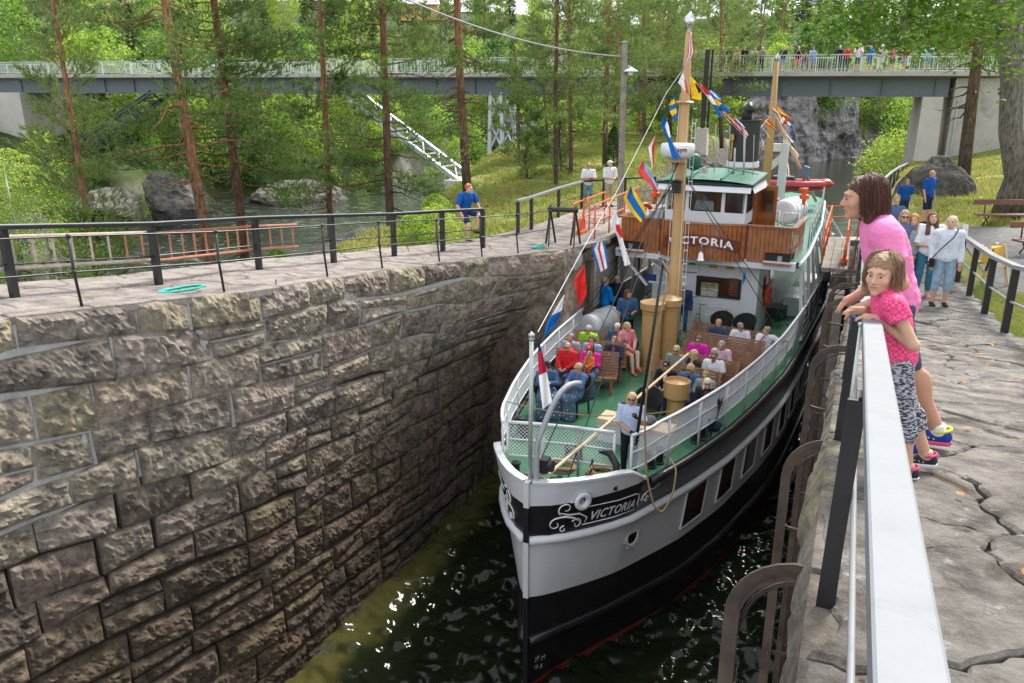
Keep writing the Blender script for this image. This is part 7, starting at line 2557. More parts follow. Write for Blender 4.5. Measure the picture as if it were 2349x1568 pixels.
make_person("blond woman in pink hoodie and shorts sitting cross-legged on a chair by the gangway", sp(-0.95, 8.05, DZ), FACE_BOW + 0.9, 'sit', H=1.66, top=(0.72, 0.27, 0.29), sleeve=1, puff=0.016, leg=0.22, bottom=(0.5, 0.15, 0.16), hair=BLOND, style='pony', hood=True, skin=2, shoe=(0.7, 0.12, 0.05), look=(0.4, 0), J=dict(knL=(.08, -.44, .56), anL=(-.02, -.62, .22), knR=(-.10, -.42, .5), anR=(-.16, -.60, .1)))
seated(1530, 821, "girl in black monogrammed cap and striped black sports jacket on front right bench", top=BLK, sleeve=1, puff=0.016, hair=(0.3, 0.16, 0.07), style='long', cap=BLK, hat_mark="NY", open_front=(0.75, 0.75, 0.75), H=1.5)
seated(1583, 834, "young woman in blue cardigan and sunglasses with pulled-back blond hair", top=(0.06, 0.15, 0.28), sleeve=1, puff=0.012, hair=BLOND, style='pony', shades=True, open_front=(0.01, 0.015, 0.04), look=(-0.5, 0))
seated(1620, 843, "girl in grey top with ginger hair bun at the front right bench's rail end", top=GREY, sleeve=1, hair=(0.42, 0.24, 0.1), bun=True, H=1.5)
seated(1624, 867, "platinum blond woman in dark cardigan over brown top with big sunglasses by the short ventilator", top=(0.02, 0.02, 0.022), sleeve=1, puff=0.014, hair=(0.72, 0.66, 0.52), style='bob', shades=True, open_front=(0.10, 0.045, 0.04), look=(0.3, -0.1))
seated(1552, 792, "long-haired blond woman in grey zip sweater and sunglasses on the second right bench", top=(0.22, 0.25, 0.25), sleeve=1, hair=BLOND, style='long', shades=True)
seated(1591, 801, "woman with long wavy blond hair seen from behind in a dark jacket", top=(0.03, 0.03, 0.03), sleeve=1, hair=(0.58, 0.42, 0.21), style='long', turn=-0.9, look=(-0.6, 0))
seated(1639, 806, "bearded man in white polo shirt and black sunglasses on the second right bench", top=WHITE_, sleeve=0.5, hair=(0.2, 0.12, 0.07), shades=True, fat=1.12, skin=1, beard=(0.2, 0.13, 0.08), bottom=(0.4, 0.42, 0.45))
seated(1603, 770, "dark-haired woman in magenta fleece and sunglasses on the third right bench", top=(0.60, 0.02, 0.36), sleeve=1, puff=0.016, hair=(0.15, 0.09, 0.06), shades=True)
seated(1656, 781, "grey-haired woman in pink and white striped jersey", topmat=M_STRIPE, sleeve=1, hair=(0.40, 0.33, 0.27), style='bob')
seated(1649, 732, "young man in dark blue hooded sweatshirt on the rearmost right bench", top=(0.045, 0.075, 0.14), sleeve=1, puff=0.016, hair=(0.5, 0.3, 0.12), hood=True)
seated(1700, 740, "tanned man in white tee and blue mirrored sunglasses looking aside", top=(0.66, 0.68, 0.72), sleeve=0.5, hair=(0.25, 0.22, 0.19), skin=1, shades=True, look=(0.7, 0))
seated(1768, 750, "man in white polo resting his arm on the white rail, hand at his chin", top=(0.66, 0.69, 0.75), sleeve=0.5, hair=(0.36, 0.24, 0.13), look=(-0.9, 0), arms='sitchin', J=dict(elL=(.36, .06, .92), wrL=(.55, -.08, 1.02)), dt=-0.1)
standing(1441, 665, "bearded long-haired man in blue printed tee holding a glass of beer", H=1.76, turn=0.5, top=(0.045, 0.11, 0.22), sleeve=0.5, hair=(0.12, 0.06, 0.035), style='long', beard=(0.07, 0.035, 0.02), arms='hold', look=(0.6, 0.15), leg=0.55, bottom=BLK)
standing(1380, 637, "man in bright blue rain jacket seen from behind by the left rail", H=1.74, turn=2.6, top=(0.0, 0.17, 0.52), sleeve=1, puff=0.022, hair=(0.35, 0.29, 0.23), arms='chest', dt=0.12)
standing(1396, 640, "person in dark hooded jacket beside the blue jacket at the left rail", H=1.72, turn=2.8, top=(0.015, 0.02, 0.03), sleeve=1, puff=0.02, hair=(0.3, 0.24, 0.2), hood=True, ds=0.5, dt=0.1)
standing(1569, 649, "white-haired woman in navy quilted jacket and jeans standing by the mast", H=1.66, turn=0.25, top=(0.025, 0.045, 0.10), sleeve=1, puff=0.026, hair=(0.66, 0.65, 0.63), style='short', look=(0.5, 0.1), bottom=(0.03, 0.10, 0.17), open_front=(0.24, 0.17, 0.14), skin=1, shoe=(0.45, 0.4, 0.38), leg=0.9)
make_person("person in brown jacket sitting behind the buff ventilators", sp(-0.55, 10.6, DZ), FACE_BOW + 0.7, 'sit', H=1.6, top=(0.20, 0.14, 0.11), sleeve=1, puff=0.02, hair=GREYH, bottom=(0.03, 0.03, 0.035))
_off = standing(1450, 905, "blond ship's officer in pale blue uniform shirt and black gloves holding a boathook", H=1.66, zt=1.64, turn=0.1, top=(0.48, 0.56, 0.76), sleeve=0.5, puff=0.01, hair=(0.62, 0.45, 0.2), style='bob', shades=True, skin=1, bottom=(0.015, 0.017, 0.022), look=(0.1, -0.1), fat=1.08, lean=-0.02, J=dict(elL=(.27, -.10, 1.17), wrL=(.17, -.30, 1.36), elR=(-.22, -.08, 1.10), wrR=(.10, -.30, 1.02)))
for k, sd in enumerate("LR"):
 q = _off[1]
 V2, F2 = sdf([p_cone(q['wr' + sd] - q['hd' + sd] * 0.03, q['wr' + sd] + q['hd' + sd] * .09, .036, .046, .02)], 0.012)
 link("glove", fast_mesh("glove", V2, F2, fin(BLK)), _off[0])
for sg in (-1, 1):
 MB().box((sg * 0.16, 0.0, 1.495), (0.12, 0.06, 0.02)).build("epaulette", fin((0.02, 0.025, 0.06)), _off[0])
_hk = [tuple(ship_at_s(1458, 1020, 1.72)), tuple(ship_at_s(1492, 800, 1.95)), tuple(ship_at_s(1521, 605, 2.2))]
_o = MB().tube(_hk, [0.030, 0.028, 0.024], 8).tube([tuple(np.array(_hk[2]) + (0, 0, -.02)), tuple(np.array(_hk[2]) + (0.02, 0, .08)), tuple(np.array(_hk[2]) + (-0.08, 0, .09))], 0.014, 6).build("boathook", M_IRON, None, smooth=True)
_o.location, _o.rotation_euler = S0, (0, 0, -DL)
tag(_o, "dark boathook pole held upright by the blond officer", "boathook")
_rp = [np.array(_hk[2]) + (0.0, -0.05, 0.05), np.array(ship_at_s(1540, 640, 2.3)), np.array(ship_at_s(1521, 690, 2.1)), np.array(ship_at_s(1500, 800, 1.95)), np.array(ship_at_s(1478, 930, 1.8)), np.array(ship_at_s(1482, 1090, 1.7)), np.array(ship_at_s(1500, 1165, 1.7)), np.array(ship_at_s(1521, 1178, 1.85)), np.array(ship_at_s(1545, 1130, 2.15)), np.array(ship_at_s(1552, 1075, 2.4)), np.array(ship_at_s(1535, 1052, 2.6))]
_rp = np.array(_rp)
_tt = np.linspace(0, len(_rp) - 1, 50)
_rq = np.stack([np.interp(_tt, np.arange(len(_rp)), _rp[:, k]) for k in range(3)], 1)
for _ in range(2):
 _rq[1:-1] = (_rq[:-2] + 2 * _rq[1:-1] + _rq[2:]) / 4
_o = MB().tube(_rq, 0.018, 6).build("rope", M_ROPE, None, smooth=True)
_o.location, _o.rotation_euler = S0, (0, 0, -DL)
tag(_o, "hemp rope running down the boathook and looping over the black bow band", "rope")
_cp = ship_at_s(1618, 443, 12.35)
make_person("captain in white uniform shirt behind the wheelhouse window", sp(_cp[0], 12.35, _cp[2] - 1.70), FACE_BOW, 'stand', H=1.70, top=(0.75, 0.76, 0.78), sleeve=0.5, hair=DKH, arms='chest', bottom=BLK, feet=False)
for (x, y, s, lab, tp) in ((1904, 518, 24.0, "man in white shirt on the ship's side deck near the orange railings", WHITE_), (1893, 606, 17.5, "man in grey tee leaning out over the ship's side rail", (0.4, 0.41, 0.42))):
 p = ship_at_s(x, y, s)
 make_person(lab, sp(min(p[0], half(s, DZ) + 0.05), s, DZ), FACE_BOW + 0.8, 'stand', H=1.72, top=tp, sleeve=0.5, hair=BROWN, vox=0.022)
_bm = [o for o in bpy.data.objects if o.get("label", "").startswith("bearded long-haired")][0]
_g = thing("beer_glass", "plastic glass of amber beer in the bearded man's hand", "glass", tuple(np.array(_bm.location) + np.array([0.16, -0.33, 1.10])))
MB().lathe([(0.03, 0), (0.038, 0.11)], (0, 0, 0), 12).build("beer", mat("amber_beer", (0.45, 0.18, 0.02), 0.2), _g)
MB().lathe([(0.033, -0.005), (0.043, 0.15), (0.04, 0.15), (0.032, 0.0)], (0, 0, 0), 12).build("cup", M_GLASS, _g)
# --- on the right-hand walkway
M_CHECK = mat("pink_check", (0.7, 0.1, 0.25), 0.8)
_t = M_CHECK.node_tree
_tc = _t.nodes.new("ShaderNodeTexCoord")
_ck = _t.nodes.new("ShaderNodeTexChecker")
_ck.inputs["Scale"].default_value = 46
_ck.inputs["Color1"].default_value = (0.68, 0.03, 0.15, 1)
_ck.inputs["Color2"].default_value = (0.80, 0.11, 0.27, 1)
_t.links.new(_tc.outputs["Object"], _ck.inputs["Vector"])
_t.links.new(_ck.outputs["Color"], _t.nodes["Principled BSDF"].inputs["Base Color"])
M_PINKT = mat("pink_tee", (0.80, 0.22, 0.47), 0.8, var=0.06, scale=9, bump=0.35, bscale=40)
M_LEGG = mat("mottled_leggings", (0.12, 0.12, 0.15), 0.8)
_t = M_LEGG.node_tree
_tc = _t.nodes.new("ShaderNodeTexCoord")
_mp = _t.nodes.new("ShaderNodeMapping")
_mp.inputs["Scale"].default_value = (30, 30, 95)
_n = _t.nodes.new("ShaderNodeTexNoise")
_n.inputs["Scale"].default_value = 1
_r = _t.nodes.new("ShaderNodeValToRGB")
_r.color_ramp.elements[0].position, _r.color_ramp.elements[0].color = 0.46, (0.02, 0.022, 0.04, 1)
_r.color_ramp.elements[1].position, _r.color_ramp.elements[1].color = 0.54, (0.42, 0.43, 0.47, 1)
_t.links.new(_tc.outputs["Object"], _mp.inputs["Vector"])
_t.links.new(_mp.outputs["Vector"], _n.inputs["Vector"])
_t.links.new(_n.outputs["Fac"], _r.inputs["Fac"])
_t.links.new(_r.outputs["Color"], _t.nodes["Principled BSDF"].inputs["Base Color"])
def strands(root, T, m, n, seed, length, part=0.0, rr=0.0045, back=False):
 """locks of hair lying over the skull"""
 rng = np.random.default_rng(seed)
 mb = MB()
 for i in range(n):
  az = rng.uniform(-2.55, 2.55) + math.pi / 2
  el0 = rng.uniform(0.75, 1.35)
  ln = length * rng.uniform(0.75, 1.1)
  pts = []
  for q in np.linspace(0, 1, 9):
   el = el0 - q * (el0 + 0.1) * 1.05
   if el > 0:
    p = np.array([0.094 * math.cos(el) * math.cos(az), .025 + .108 * math.cos(el) * math.sin(az), .04 + .098 * math.sin(el)])
    last, lq = p, q
   else:
    p = last + np.array([0.010 * math.cos(az), 0.010 * math.sin(az), -(q - lq) * ln * 1.9])
   pts.append(p)
  pts = np.array(pts) + rng.normal(0, 0.0035, (1, 3)) + np.cumsum(rng.normal(0, 0.0022, (9, 3)), 0)
  if pts[-1][1] < -0.035 and pts[-1][2] < 0.02:
   continue
  mb.tube([T(p) for p in pts], np.array([.5, .9, 1, 1, 1, .9, .8, .6, .25]) * rr * rng.uniform(0.7, 1.3), 4, cap=False)
 mb.build("hair_locks", m, root, smooth=True)
_mo = make_person("woman in pink tee with dark brown hair leaning on the pale rail", (0.43, 5.15, zr(5.15)), -math.pi / 2 + 0.10, 'stand', H=1.70, fat=0.86, vox=0.011, fine=True, skin=1, look=(0.12, 0.10),
     topmat=M_PINKT, sleeve=0.30, puff=0.014, leg=0.5, bottom=(0.05, 0.07, 0.12), hair=(0.085, 0.035, 0.022), style='shag', shoe=(0.02, 0.045, 0.28), trim=((0.62, 0.10, 0.22), (0.62, 0.72, 0.05), (0.62, 0.72, 0.05), (0.7, 0.7, 0.72)),
     J=dict(pel=(0, -.13, .96), hiL=(.09, -.12, .92), hiR=(-.09, -.12, .92), che=(0, -.22, 1.25), nec=(0, -.30, 1.43), hed=(0, -.385, 1.555), shL=(.175, -.26, 1.375), shR=(-.175, -.26, 1.375), elL=(.23, -.15, 1.10), elR=(-.24, -.20, 1.09), wrL=(.10, -.28, .935), wrR=(-.13, -.32, .935), knL=(.1, -.08, .51), anL=(.1, .03, .085), anR=(-.1, .24, .10), knR=(-.1, .02, .52)))
strands(_mo[0], _mo[2], bpy.data.materials["hair_150805"], 1600, 3, 0.34, rr=0.0024)
for sd in (0,):
 pass
_gi = make_person("girl in pink checked top and mottled leggings holding the pale rail", (0.41, 4.52, zr(4.52)), -math.pi / 2 + 0.15, 'stand', H=1.21, vox=0.011, fine=True, skin=0, look=(1.02, 0.05),
     topmat=M_CHECK, sleeve=0.20, puff=0.016, leg=0.72, botmat=M_LEGG, hair=(0.25, 0.155, 0.085), style='bob', shoe=(0.03, 0.028, 0.032), fat=0.86,
     J=dict(pel=(0, -.13, .97), hiL=(.09, -.12, .93), hiR=(-.09, -.12, .93), knL=(.1, -.05, .51), knR=(-.1, .02, .52), anR=(-.1, .2, .12), che=(0, -.22, 1.26), nec=(0, -.28, 1.44), hed=(0, -.325, 1.575), shL=(.165, -.25, 1.38), shR=(-.165, -.25, 1.38), elL=(.27, -.10, 1.12), elR=(-.25, -.20, 1.14), wrL=(.09, -.33, 1.255), wrR=(-.12, -.40, 1.26)))
strands(_gi[0], _gi[2], bpy.data.materials["hair_3f2715"], 1500, 9, 0.30, rr=0.0024)
for (nm, r_, lab) in (("phone", _mo, "dark smartphone under the mother's hand on the pale rail"),):
 _w = np.array(r_[0].matrix_basis @ Vector(r_[1]['wrL']))
 tag(MB().box((0.165, _w[1] - 0.02, zr(_w[1]) + 0.885), (0.075, 0.15, 0.011), rz=0.9).build("phone", M_SHADES, None), lab, "phone")
_wk = [
 dict(px=(2185, 497), h=1.66, lab="blond woman in white long-sleeved blouse and pale cropped jeans walking on the path", top=(0.60, 0.64, 0.72), sleeve=1, puff=0.016, bottom=(0.26, 0.38, 0.50), leg=0.72, hair=(0.62, 0.54, 0.40), style='pony', shoe=(0.03, 0.025, 0.02), fat=1.0, skin=0, look=(-0.5, -0.2)),
 dict(px=(2142, 488), h=1.67, lab="dark-haired woman in white tee and blue jeans looking at a phone", top=(0.70, 0.70, 0.78), sleeve=0.5, bottom=(0.045, 0.15, 0.24), hair=(0.11, 0.045, 0.025), style='long', shoe=(0.5, 0.2, 0.25), arms='chest', look=(0, -0.35), leg=0.93),
 dict(px=(2098, 492), h=1.62, lab="girl with long ginger hair in grey sweater and dark jeans", top=(0.27, 0.29, 0.31), sleeve=1, bottom=(0.03, 0.06, 0.13), hair=(0.50, 0.235, 0.075), style='long', look=(-0.3, -0.1), skin=2),
 dict(px=(2077, 484), h=1.68, lab="person in dark sunglasses half hidden behind the ginger-haired girl", top=(0.10, 0.14, 0.26), sleeve=1, bottom=NAVY, hair=(0.42, 0.27, 0.15), style='long', shades=True),
 dict(px=(2058, 452), h=1.60, lab="blond child with tousled hair standing right behind the woman in pink", top=(0.08, 0.12, 0.26), sleeve=1, bottom=NAVY, hair=(0.42, 0.26, 0.12), style='short', d=6.4),
]
for w in _wk:
 x, y = w.pop('px')
 h = w.pop('h')
 lab = w.pop('lab')
 d = w.pop('d', None)
 Y = 12.0
 for _ in range(30):
  p = at_z(x, y, zr(Y) + h)
  Y = 0.5 * Y + 0.5 * min(40, max(2, p[1]))
 make_person(lab, (p[0], p[1], zr(p[1])), 0.12, 'stand', H=h, vox=0.018, **w)
make_person("shaven-headed man in blue tee and navy shorts standing on grass by the rock", tuple(at_z(2120, 514, 6.72)), 0.9, 'stand', H=1.80, top=(0.008, 0.085, 0.36), sleeve=0.5, bottom=(0.012, 0.022, 0.07), leg=0.5, hair=(0.5, 0.36, 0.26), style='bald', vox=0.022, skin=0, shoe=BLK)
_p = at_d(2069, 504, 32)
make_person("smiling young woman in blue staff tee on the path by the rock", (_p[0], _p[1], _p[2] - 0.12), 0.2, 'stand', H=1.70, top=(0.008, 0.085, 0.36), sleeve=0.5, bottom=(0.025, 0.05, 0.10), hair=(0.25, 0.15, 0.08), style='long', vox=0.022)
_p = at_d(1990, 496, 17)
_c = make_person("photographer crouching by the rail pointing a camera at the ship", (0.55, float(_p[1]), float(_p[2]) - 1.50), 0.5 + 0.2, 'stand', H=1.5, top=(0.5, 0.5, 0.5), sleeve=0.5, hair=BROWN, arms='phone', vox=0.02)
_t = thing("camera", "dark camera held to the crouching photographer's face", "camera", tuple(np.array(_c[0].matrix_basis @ Vector((0.0, -0.36, 1.58)))), 0.7)
MB().box((0, 0, 0), (0.13, 0.07, 0.09)).cyl((0, -0.03, 0), (0, -0.14, 0), 0.04, 0.042, 14).build("camera_body", M_IRON, _t)
_w = next(o for o in bpy.data.objects if o.get("label", "").startswith("blond woman in white long"))
_t = thing("handbag", "small black shoulder bag hanging at the hip of the woman in the white blouse", "bag", _w.location, 0.12)
MB().box((-0.25, -0.10, 0.83), (0.07, 0.17, 0.15)).build("bag", fin(BLK), _t)
MB().tube([(-0.24, -0.06, 0.9), (-0.14, -0.19, 1.1), (0.04, -0.19, 1.32), (0.12, -0.06, 1.44), (0.10, 0.08, 1.40), (-0.1, 0.16, 1.15), (-0.24, -0.1, 0.9)], 0.010, 5).build("strap", fin(BLK), _t)
_p = at_z(1348, 481, 6.66)
make_person("woman in white tee and cropped jeans standing with folded arms by the left fence", (_p[0], _p[1], zl(_p[1])), 0.3, 'stand', H=1.68, top=WHITE_, sleeve=0.5, bottom=(0.16, 0.27, 0.36), leg=0.78, hair=(0.45, 0.25, 0.12), style='pony', arms='fold', shades=True, vox=0.02, shoe=(0.5, 0.3, 0.22))
make_person("man in white cap and beige shorts holding a camera at the left fence", (_p[0] + 0.72, _p[1] + 0.4, zl(_p[1])), 0.8, 'stand', H=1.76, top=(0.70, 0.71, 0.72), sleeve=0.5, bottom=(0.42, 0.33, 0.22), leg=0.5, hair=GREYH, cap=(0.7, 0.69, 0.66), arms='chest', vox=0.02, shoe=(0.05, 0.05, 0.08), look=(0.4, -0.2))
_p = at_z(1070, 556, 6.98)
make_person("red-haired young man in blue tee perched on the black railing end", (_p[0], _p[1] + 0.1, 6.98), 1.15, 'stand', H=1.78, top=(0.008, 0.095, 0.36), sleeve=0.45, bottom=(0.015, 0.03, 0.12), leg=0.42, hair=(0.45, 0.14, 0.035), style='short', vox=0.018, skin=2, shoe=BLK, look=(0.2, 0),
   J=dict(pel=(0, .12, .86), che=(0, .04, 1.14), nec=(0, -.02, 1.33), hed=(0, -.08, 1.45), shL=(.2, .02, 1.27), shR=(-.2, .02, 1.27), elL=(.33, -.02, 1.02), elR=(-.33, .02, 1.0), wrL=(.34, -.18, .80), wrR=(-.30, -.10, .80), hiL=(.1, .08, .82), hiR=(-.1, .08, .82), knL=(.16, -.34, .72), knR=(-.12, -.2, .46), anL=(.12, -.20, .32), anR=(-.1, -.12, .085)))
# --- the row of onlookers on the bridge
BRP = [
 (1605, 1.76, "bare-shouldered man in white vest and dark cap by the bicycle on the bridge", dict(top=(0.72, 0.72, 0.72), sleeve=0, bottom=BLK, leg=0.52, hair=DKH, cap=BLK, arms='chest')),
 (1650, 1.66, "woman in blue top and pale helmet drinking on the bridge", dict(top=(0.0, 0.12, 0.42), sleeve=0, bottom=BLK, leg=0.4, hair=BROWN, helmet=(0.6, 0.62, 0.65), arms='chin')),
 (1664, 1.72, "cyclist in dark tee and grey helmet beside the woman in blue", dict(top=BLK, sleeve=0.5, bottom=(0.25, 0.36, 0.45), leg=0.52, hair=DKH, helmet=(0.5, 0.52, 0.56), arms='chin')),
 (1682, 1.62, "red-haired woman in pale pink top and red skirt with a paper bag at her feet", dict(top=(0.7, 0.42, 0.38), sleeve=0.5, bottom=(0.45, 0.02, 0.04), skirt=0.95, hair=(0.55, 0.13, 0.04), style='bob', arms='rail')),
 (1697, 1.74, "white-bearded man in black on the bridge", dict(top=BLK, sleeve=0.5, bottom=BLK, hair=(0.55, 0.42, 0.34), beard=(0.65, 0.63, 0.6), arms='chest')),
 (1721, 1.66, "woman in white cardigan over black on the bridge", dict(top=(0.7, 0.7, 0.7), sleeve=1, bottom=BLK, hair=GREYH, open_front=BLK, arms='chest')),
 (1742, 1.68, "man in plaid shirt leaning on the bridge rail", dict(top=(0.25, 0.12, 0.25), sleeve=0.5, bottom=(0.02, 0.025, 0.05), hair=(0.55, 0.5, 0.45), arms='rail', lean=0.12)),
 (1789, 1.74, "man in dark tee and denim shorts, hand at his mouth, on the bridge", dict(top=(0.03, 0.035, 0.05), sleeve=0.5, bottom=(0.2, 0.32, 0.42), leg=0.55, hair=BLOND, arms='chin')),
 (1820, 1.72, "woman in black top and bright coral shorts photographing from the bridge", dict(top=BLK, sleeve=0.4, bottom=(0.85, 0.19, 0.12), leg=0.34, hair=(0.55, 0.36, 0.2), arms='phone')),
 (1841, 1.30, "small boy peering over the bridge rail", dict(top=(0.2, 0.08, 0.07), sleeve=0.4, bottom=(0.2, 0.32, 0.42), leg=0.45, hair=BROWN, arms='rail')),
 (1860, 1.66, "girl in pale blue playsuit and cap on the bridge", dict(top=(0.25, 0.38, 0.6), sleeve=0.3, bottom=(0.22, 0.33, 0.55), leg=0.36, hair=BROWN, cap=(0.1, 0.12, 0.2), arms='rail')),
 (1914, 1.72, "grey-haired man in black jacket leaning on the bridge rail", dict(top=BLK, sleeve=1, puff=0.02, bottom=(0.02, 0.03, 0.06), hair=GREYH, arms='rail', lean=0.1)),
 (1933, 1.68, "man in red jacket and cap leaning on the bridge rail", dict(top=(0.55, 0.03, 0.03), sleeve=1, puff=0.02, bottom=(0.02, 0.03, 0.06), hair=GREYH, cap=(0.4, 0.05, 0.05), arms='rail', lean=0.12)),
 (1961, 1.82, "tall man in white tee taking a picture from the bridge", dict(top=(0.75, 0.75, 0.77), sleeve=0.5, bottom=(0.06, 0.08, 0.12), leg=0.52, hair=(0.2, 0.1, 0.06), arms='phone')),
 (1982, 1.72, "man in bright blue tee and shorts bent over the bridge rail", dict(top=(0.0, 0.17, 0.6), sleeve=0.5, bottom=(0.10, 0.14, 0.2), leg=0.5, hair=GREYH, arms='rail', lean=0.1, shoe=(0.6, 0.08, 0.05))),
 (2014, 1.76, "white-haired woman in flowered blouse and white trousers on the bridge", dict(top=(0.45, 0.43, 0.33), sleeve=0.5, bottom=(0.7, 0.7, 0.68), leg=0.9, hair=(0.75, 0.73, 0.66), style='bob', arms='chest')),
 (2038, 1.62, "woman in pink top and black shorts half under the maple leaves on the bridge", dict(top=(0.6, 0.15, 0.22), sleeve=0.4, bottom=BLK, leg=0.42, hair=BROWN, style='pony', arms='rail', shoe=(0.7, 0.1, 0.25))),
 (2065, 1.60, "woman in red top and denim shorts behind the maple leaves on the bridge", dict(top=(0.6, 0.06, 0.15), sleeve=0.4, bottom=(0.25, 0.37, 0.48), leg=0.4, hair=BROWN, arms='rail', shoe=(0.7, 0.1, 0.2))),
 (2121, 1.76, "man in turquoise tee and denim shorts photographing at the bridge's right end", dict(top=(0.28, 0.62, 0.62), sleeve=0.5, bottom=(0.14, 0.25, 0.33), leg=0.52, hair=DKH, arms='phone')),
]
_rzb = math.atan2(-_nrm[1], -_nrm[0]) + math.pi / 2
for x, h, lab, kw in BRP:
 s = s_of(x)
 p = bp(s, 0.52 + (0.1 if kw.get('arms') == 'rail' else 0.16), 0.0)
 J = None
 if kw.get('arms') == 'rail':
  J = dict(wrL=(.10, -.44, 1.14), wrR=(-.08, -.44, 1.16), elL=(.24, -.26, 1.17), elR=(-.24, -.26, 1.17)) if h > 1.4 else dict(wrL=(.10, -.44, 1.42), wrR=(-.08, -.44, 1.44), elL=(.24, -.26, 1.3), elR=(-.24, -.26, 1.3))
 make_person(lab, p, _rzb, 'stand', H=h, vox=0.032, eyes=False, J=J, **kw)
def bicycle(loc, rz, label):
 t = thing("bicycle", label, "bicycle", loc, rz)
 for x in (-0.52, 0.52):
  wm = MB().tube([(x + 0.33 * math.cos(a), 0, 0.35 + 0.33 * math.sin(a)) for a in np.linspace(0, 2 * math.pi, 25)[:-1]], 0.022, 6, closed=True)
  for k in range(6):
   a = k * math.pi / 6
   wm.cyl((x - .31 * math.cos(a), 0, .35 - .31 * math.sin(a)), (x + .31 * math.cos(a), 0, .35 + .31 * math.sin(a)), 0.005, n=4)
  wm.build("wheel", M_IRON, t)
 MB().tube([(-0.52, 0, .35), (-0.2, 0, .8), (0.36, 0, .85), (-.05, 0, .35), (-.2, 0, .8), (-.22, 0, .92)], 0.02, 6).tube([(-.05, 0, .35), (-0.52, 0, .35)], 0.015, 6).tube([(.52, 0, .35), (.36, 0, .85), (.34, 0, 1.0)], 0.02, 6).build("frame", M_GREYP, t)
 MB().tube([(.40, -.25, 1.0), (.34, 0, 1.02), (.40, .25, 1.0)], 0.018, 6).build("handlebar", M_IRON, t)
 MB().box((-.22, 0, .95), (.24, .12, .05), taper=0.7).build("saddle", M_IRON, t)
bicycle(bp(s_of(1628), 1.0, 0.0), math.atan2(_dir[1], _dir[0]), "bicycle parked against the bridge rail between the vest man and the cyclists")
bicycle(bp(s_of(1590), 1.0, 0.0), math.atan2(_dir[1], _dir[0]), "bicycle half hidden behind the ship's flag on the bridge")
_t = thing("paper_bag", "brown paper bag standing on the bridge by the red-haired woman", "bag", bp(s_of(1675), 0.4, 0))
MB().box((0, 0, 0.2), (0.34, 0.14, 0.4)).build("bag", mat("kraft_paper", (0.5, 0.33, 0.18), 0.8), _t)
MB().tube([(-.07, 0, .4), (-.05, 0, .5), (.05, 0, .5), (.07, 0, .4)], 0.01, 5).build("handle", M_ROPE, _t)
# ------------------------------------------------------------------ deck furniture
def slat_mesh(L, w, h):
 return MB().box((0, 0, 0), (L, w, h)).mesh("slat", M_SLAT)
def deck_bench(label, a, b, group="slatted benches on the foredeck"):
 """a, b: (s, t) of the ends of the back's top edge"""
 (s0, t0), (s1, t1) = a, b
 L = math.hypot(t1 - t0, s1 - s0)
 ang = math.atan2(s1 - s0, t1 - t0)
 t = thing("deck_bench", label, "bench", sp((t0 + t1) / 2, (s0 + s1) / 2, DZ), ang - DL, group)
 me = slat_mesh(L, 0.055, 0.022)
 for k in range(8):
  f = k / 7
  o = link("slat", me, t)
  o.location = (0, -0.17 + 0.17 * f, 0.47 + 0.45 * f)
  o.rotation_euler = (math.radians(72), 0, 0)
 for k in range(5):
  o = link("slat", me, t)
  o.location = (0, -0.24 - 0.085 * k, 0.43 + 0.012 * (k - 2) ** 2 * 0.3)
 for x in (-L / 2 + 0.12, L / 2 - 0.12):
  MB().bar((x, -0.56, 0.03), (x, -0.56, 0.41), 0.06, 0.06, up=(0, 1, 0)).bar((x, -0.60, 0.40), (x, -0.16, 0.40), 0.05, 0.05).bar((x, -0.14, 0.02), (x, 0.03, 0.93), 0.06, 0.05, up=(0, 1, 0)).bar((x, -0.62, 0.03), (x, 0.02, 0.03), 0.06, 0.05).build("bench_frame", M_SLAT, t)
 return t
deck_bench("slatted bench nearest the bow on the left, under the red jacket", (6.12, -2.15), (6.50, -0.62))
deck_bench("middle slatted bench of the three on the left side of the deck", (6.95, -2.28), (7.42, -0.74))
deck_bench("rearmost slatted bench on the left, in front of the white barrel raft", (7.86, -2.42), (8.33, -0.88))
deck_bench("slatted bench nearest the bow on the right, behind the black wicker chair", (6.42, 0.33), (6.12, 2.0))
deck_bench("second slatted bench from the bow on the right, under the bearded man", (7.35, 0.55), (7.02, 2.22))
deck_bench("third slatted bench on the right, under the magenta fleece", (8.28, 0.50), (7.93, 2.36))
deck_bench("empty slatted bench fourth from the bow on the right", (9.24, 0.35), (9.05, 2.45))
deck_bench("rearmost slatted bench on the right before the deckhouse chairs", (10.14, 0.27), (9.88, 2.36))
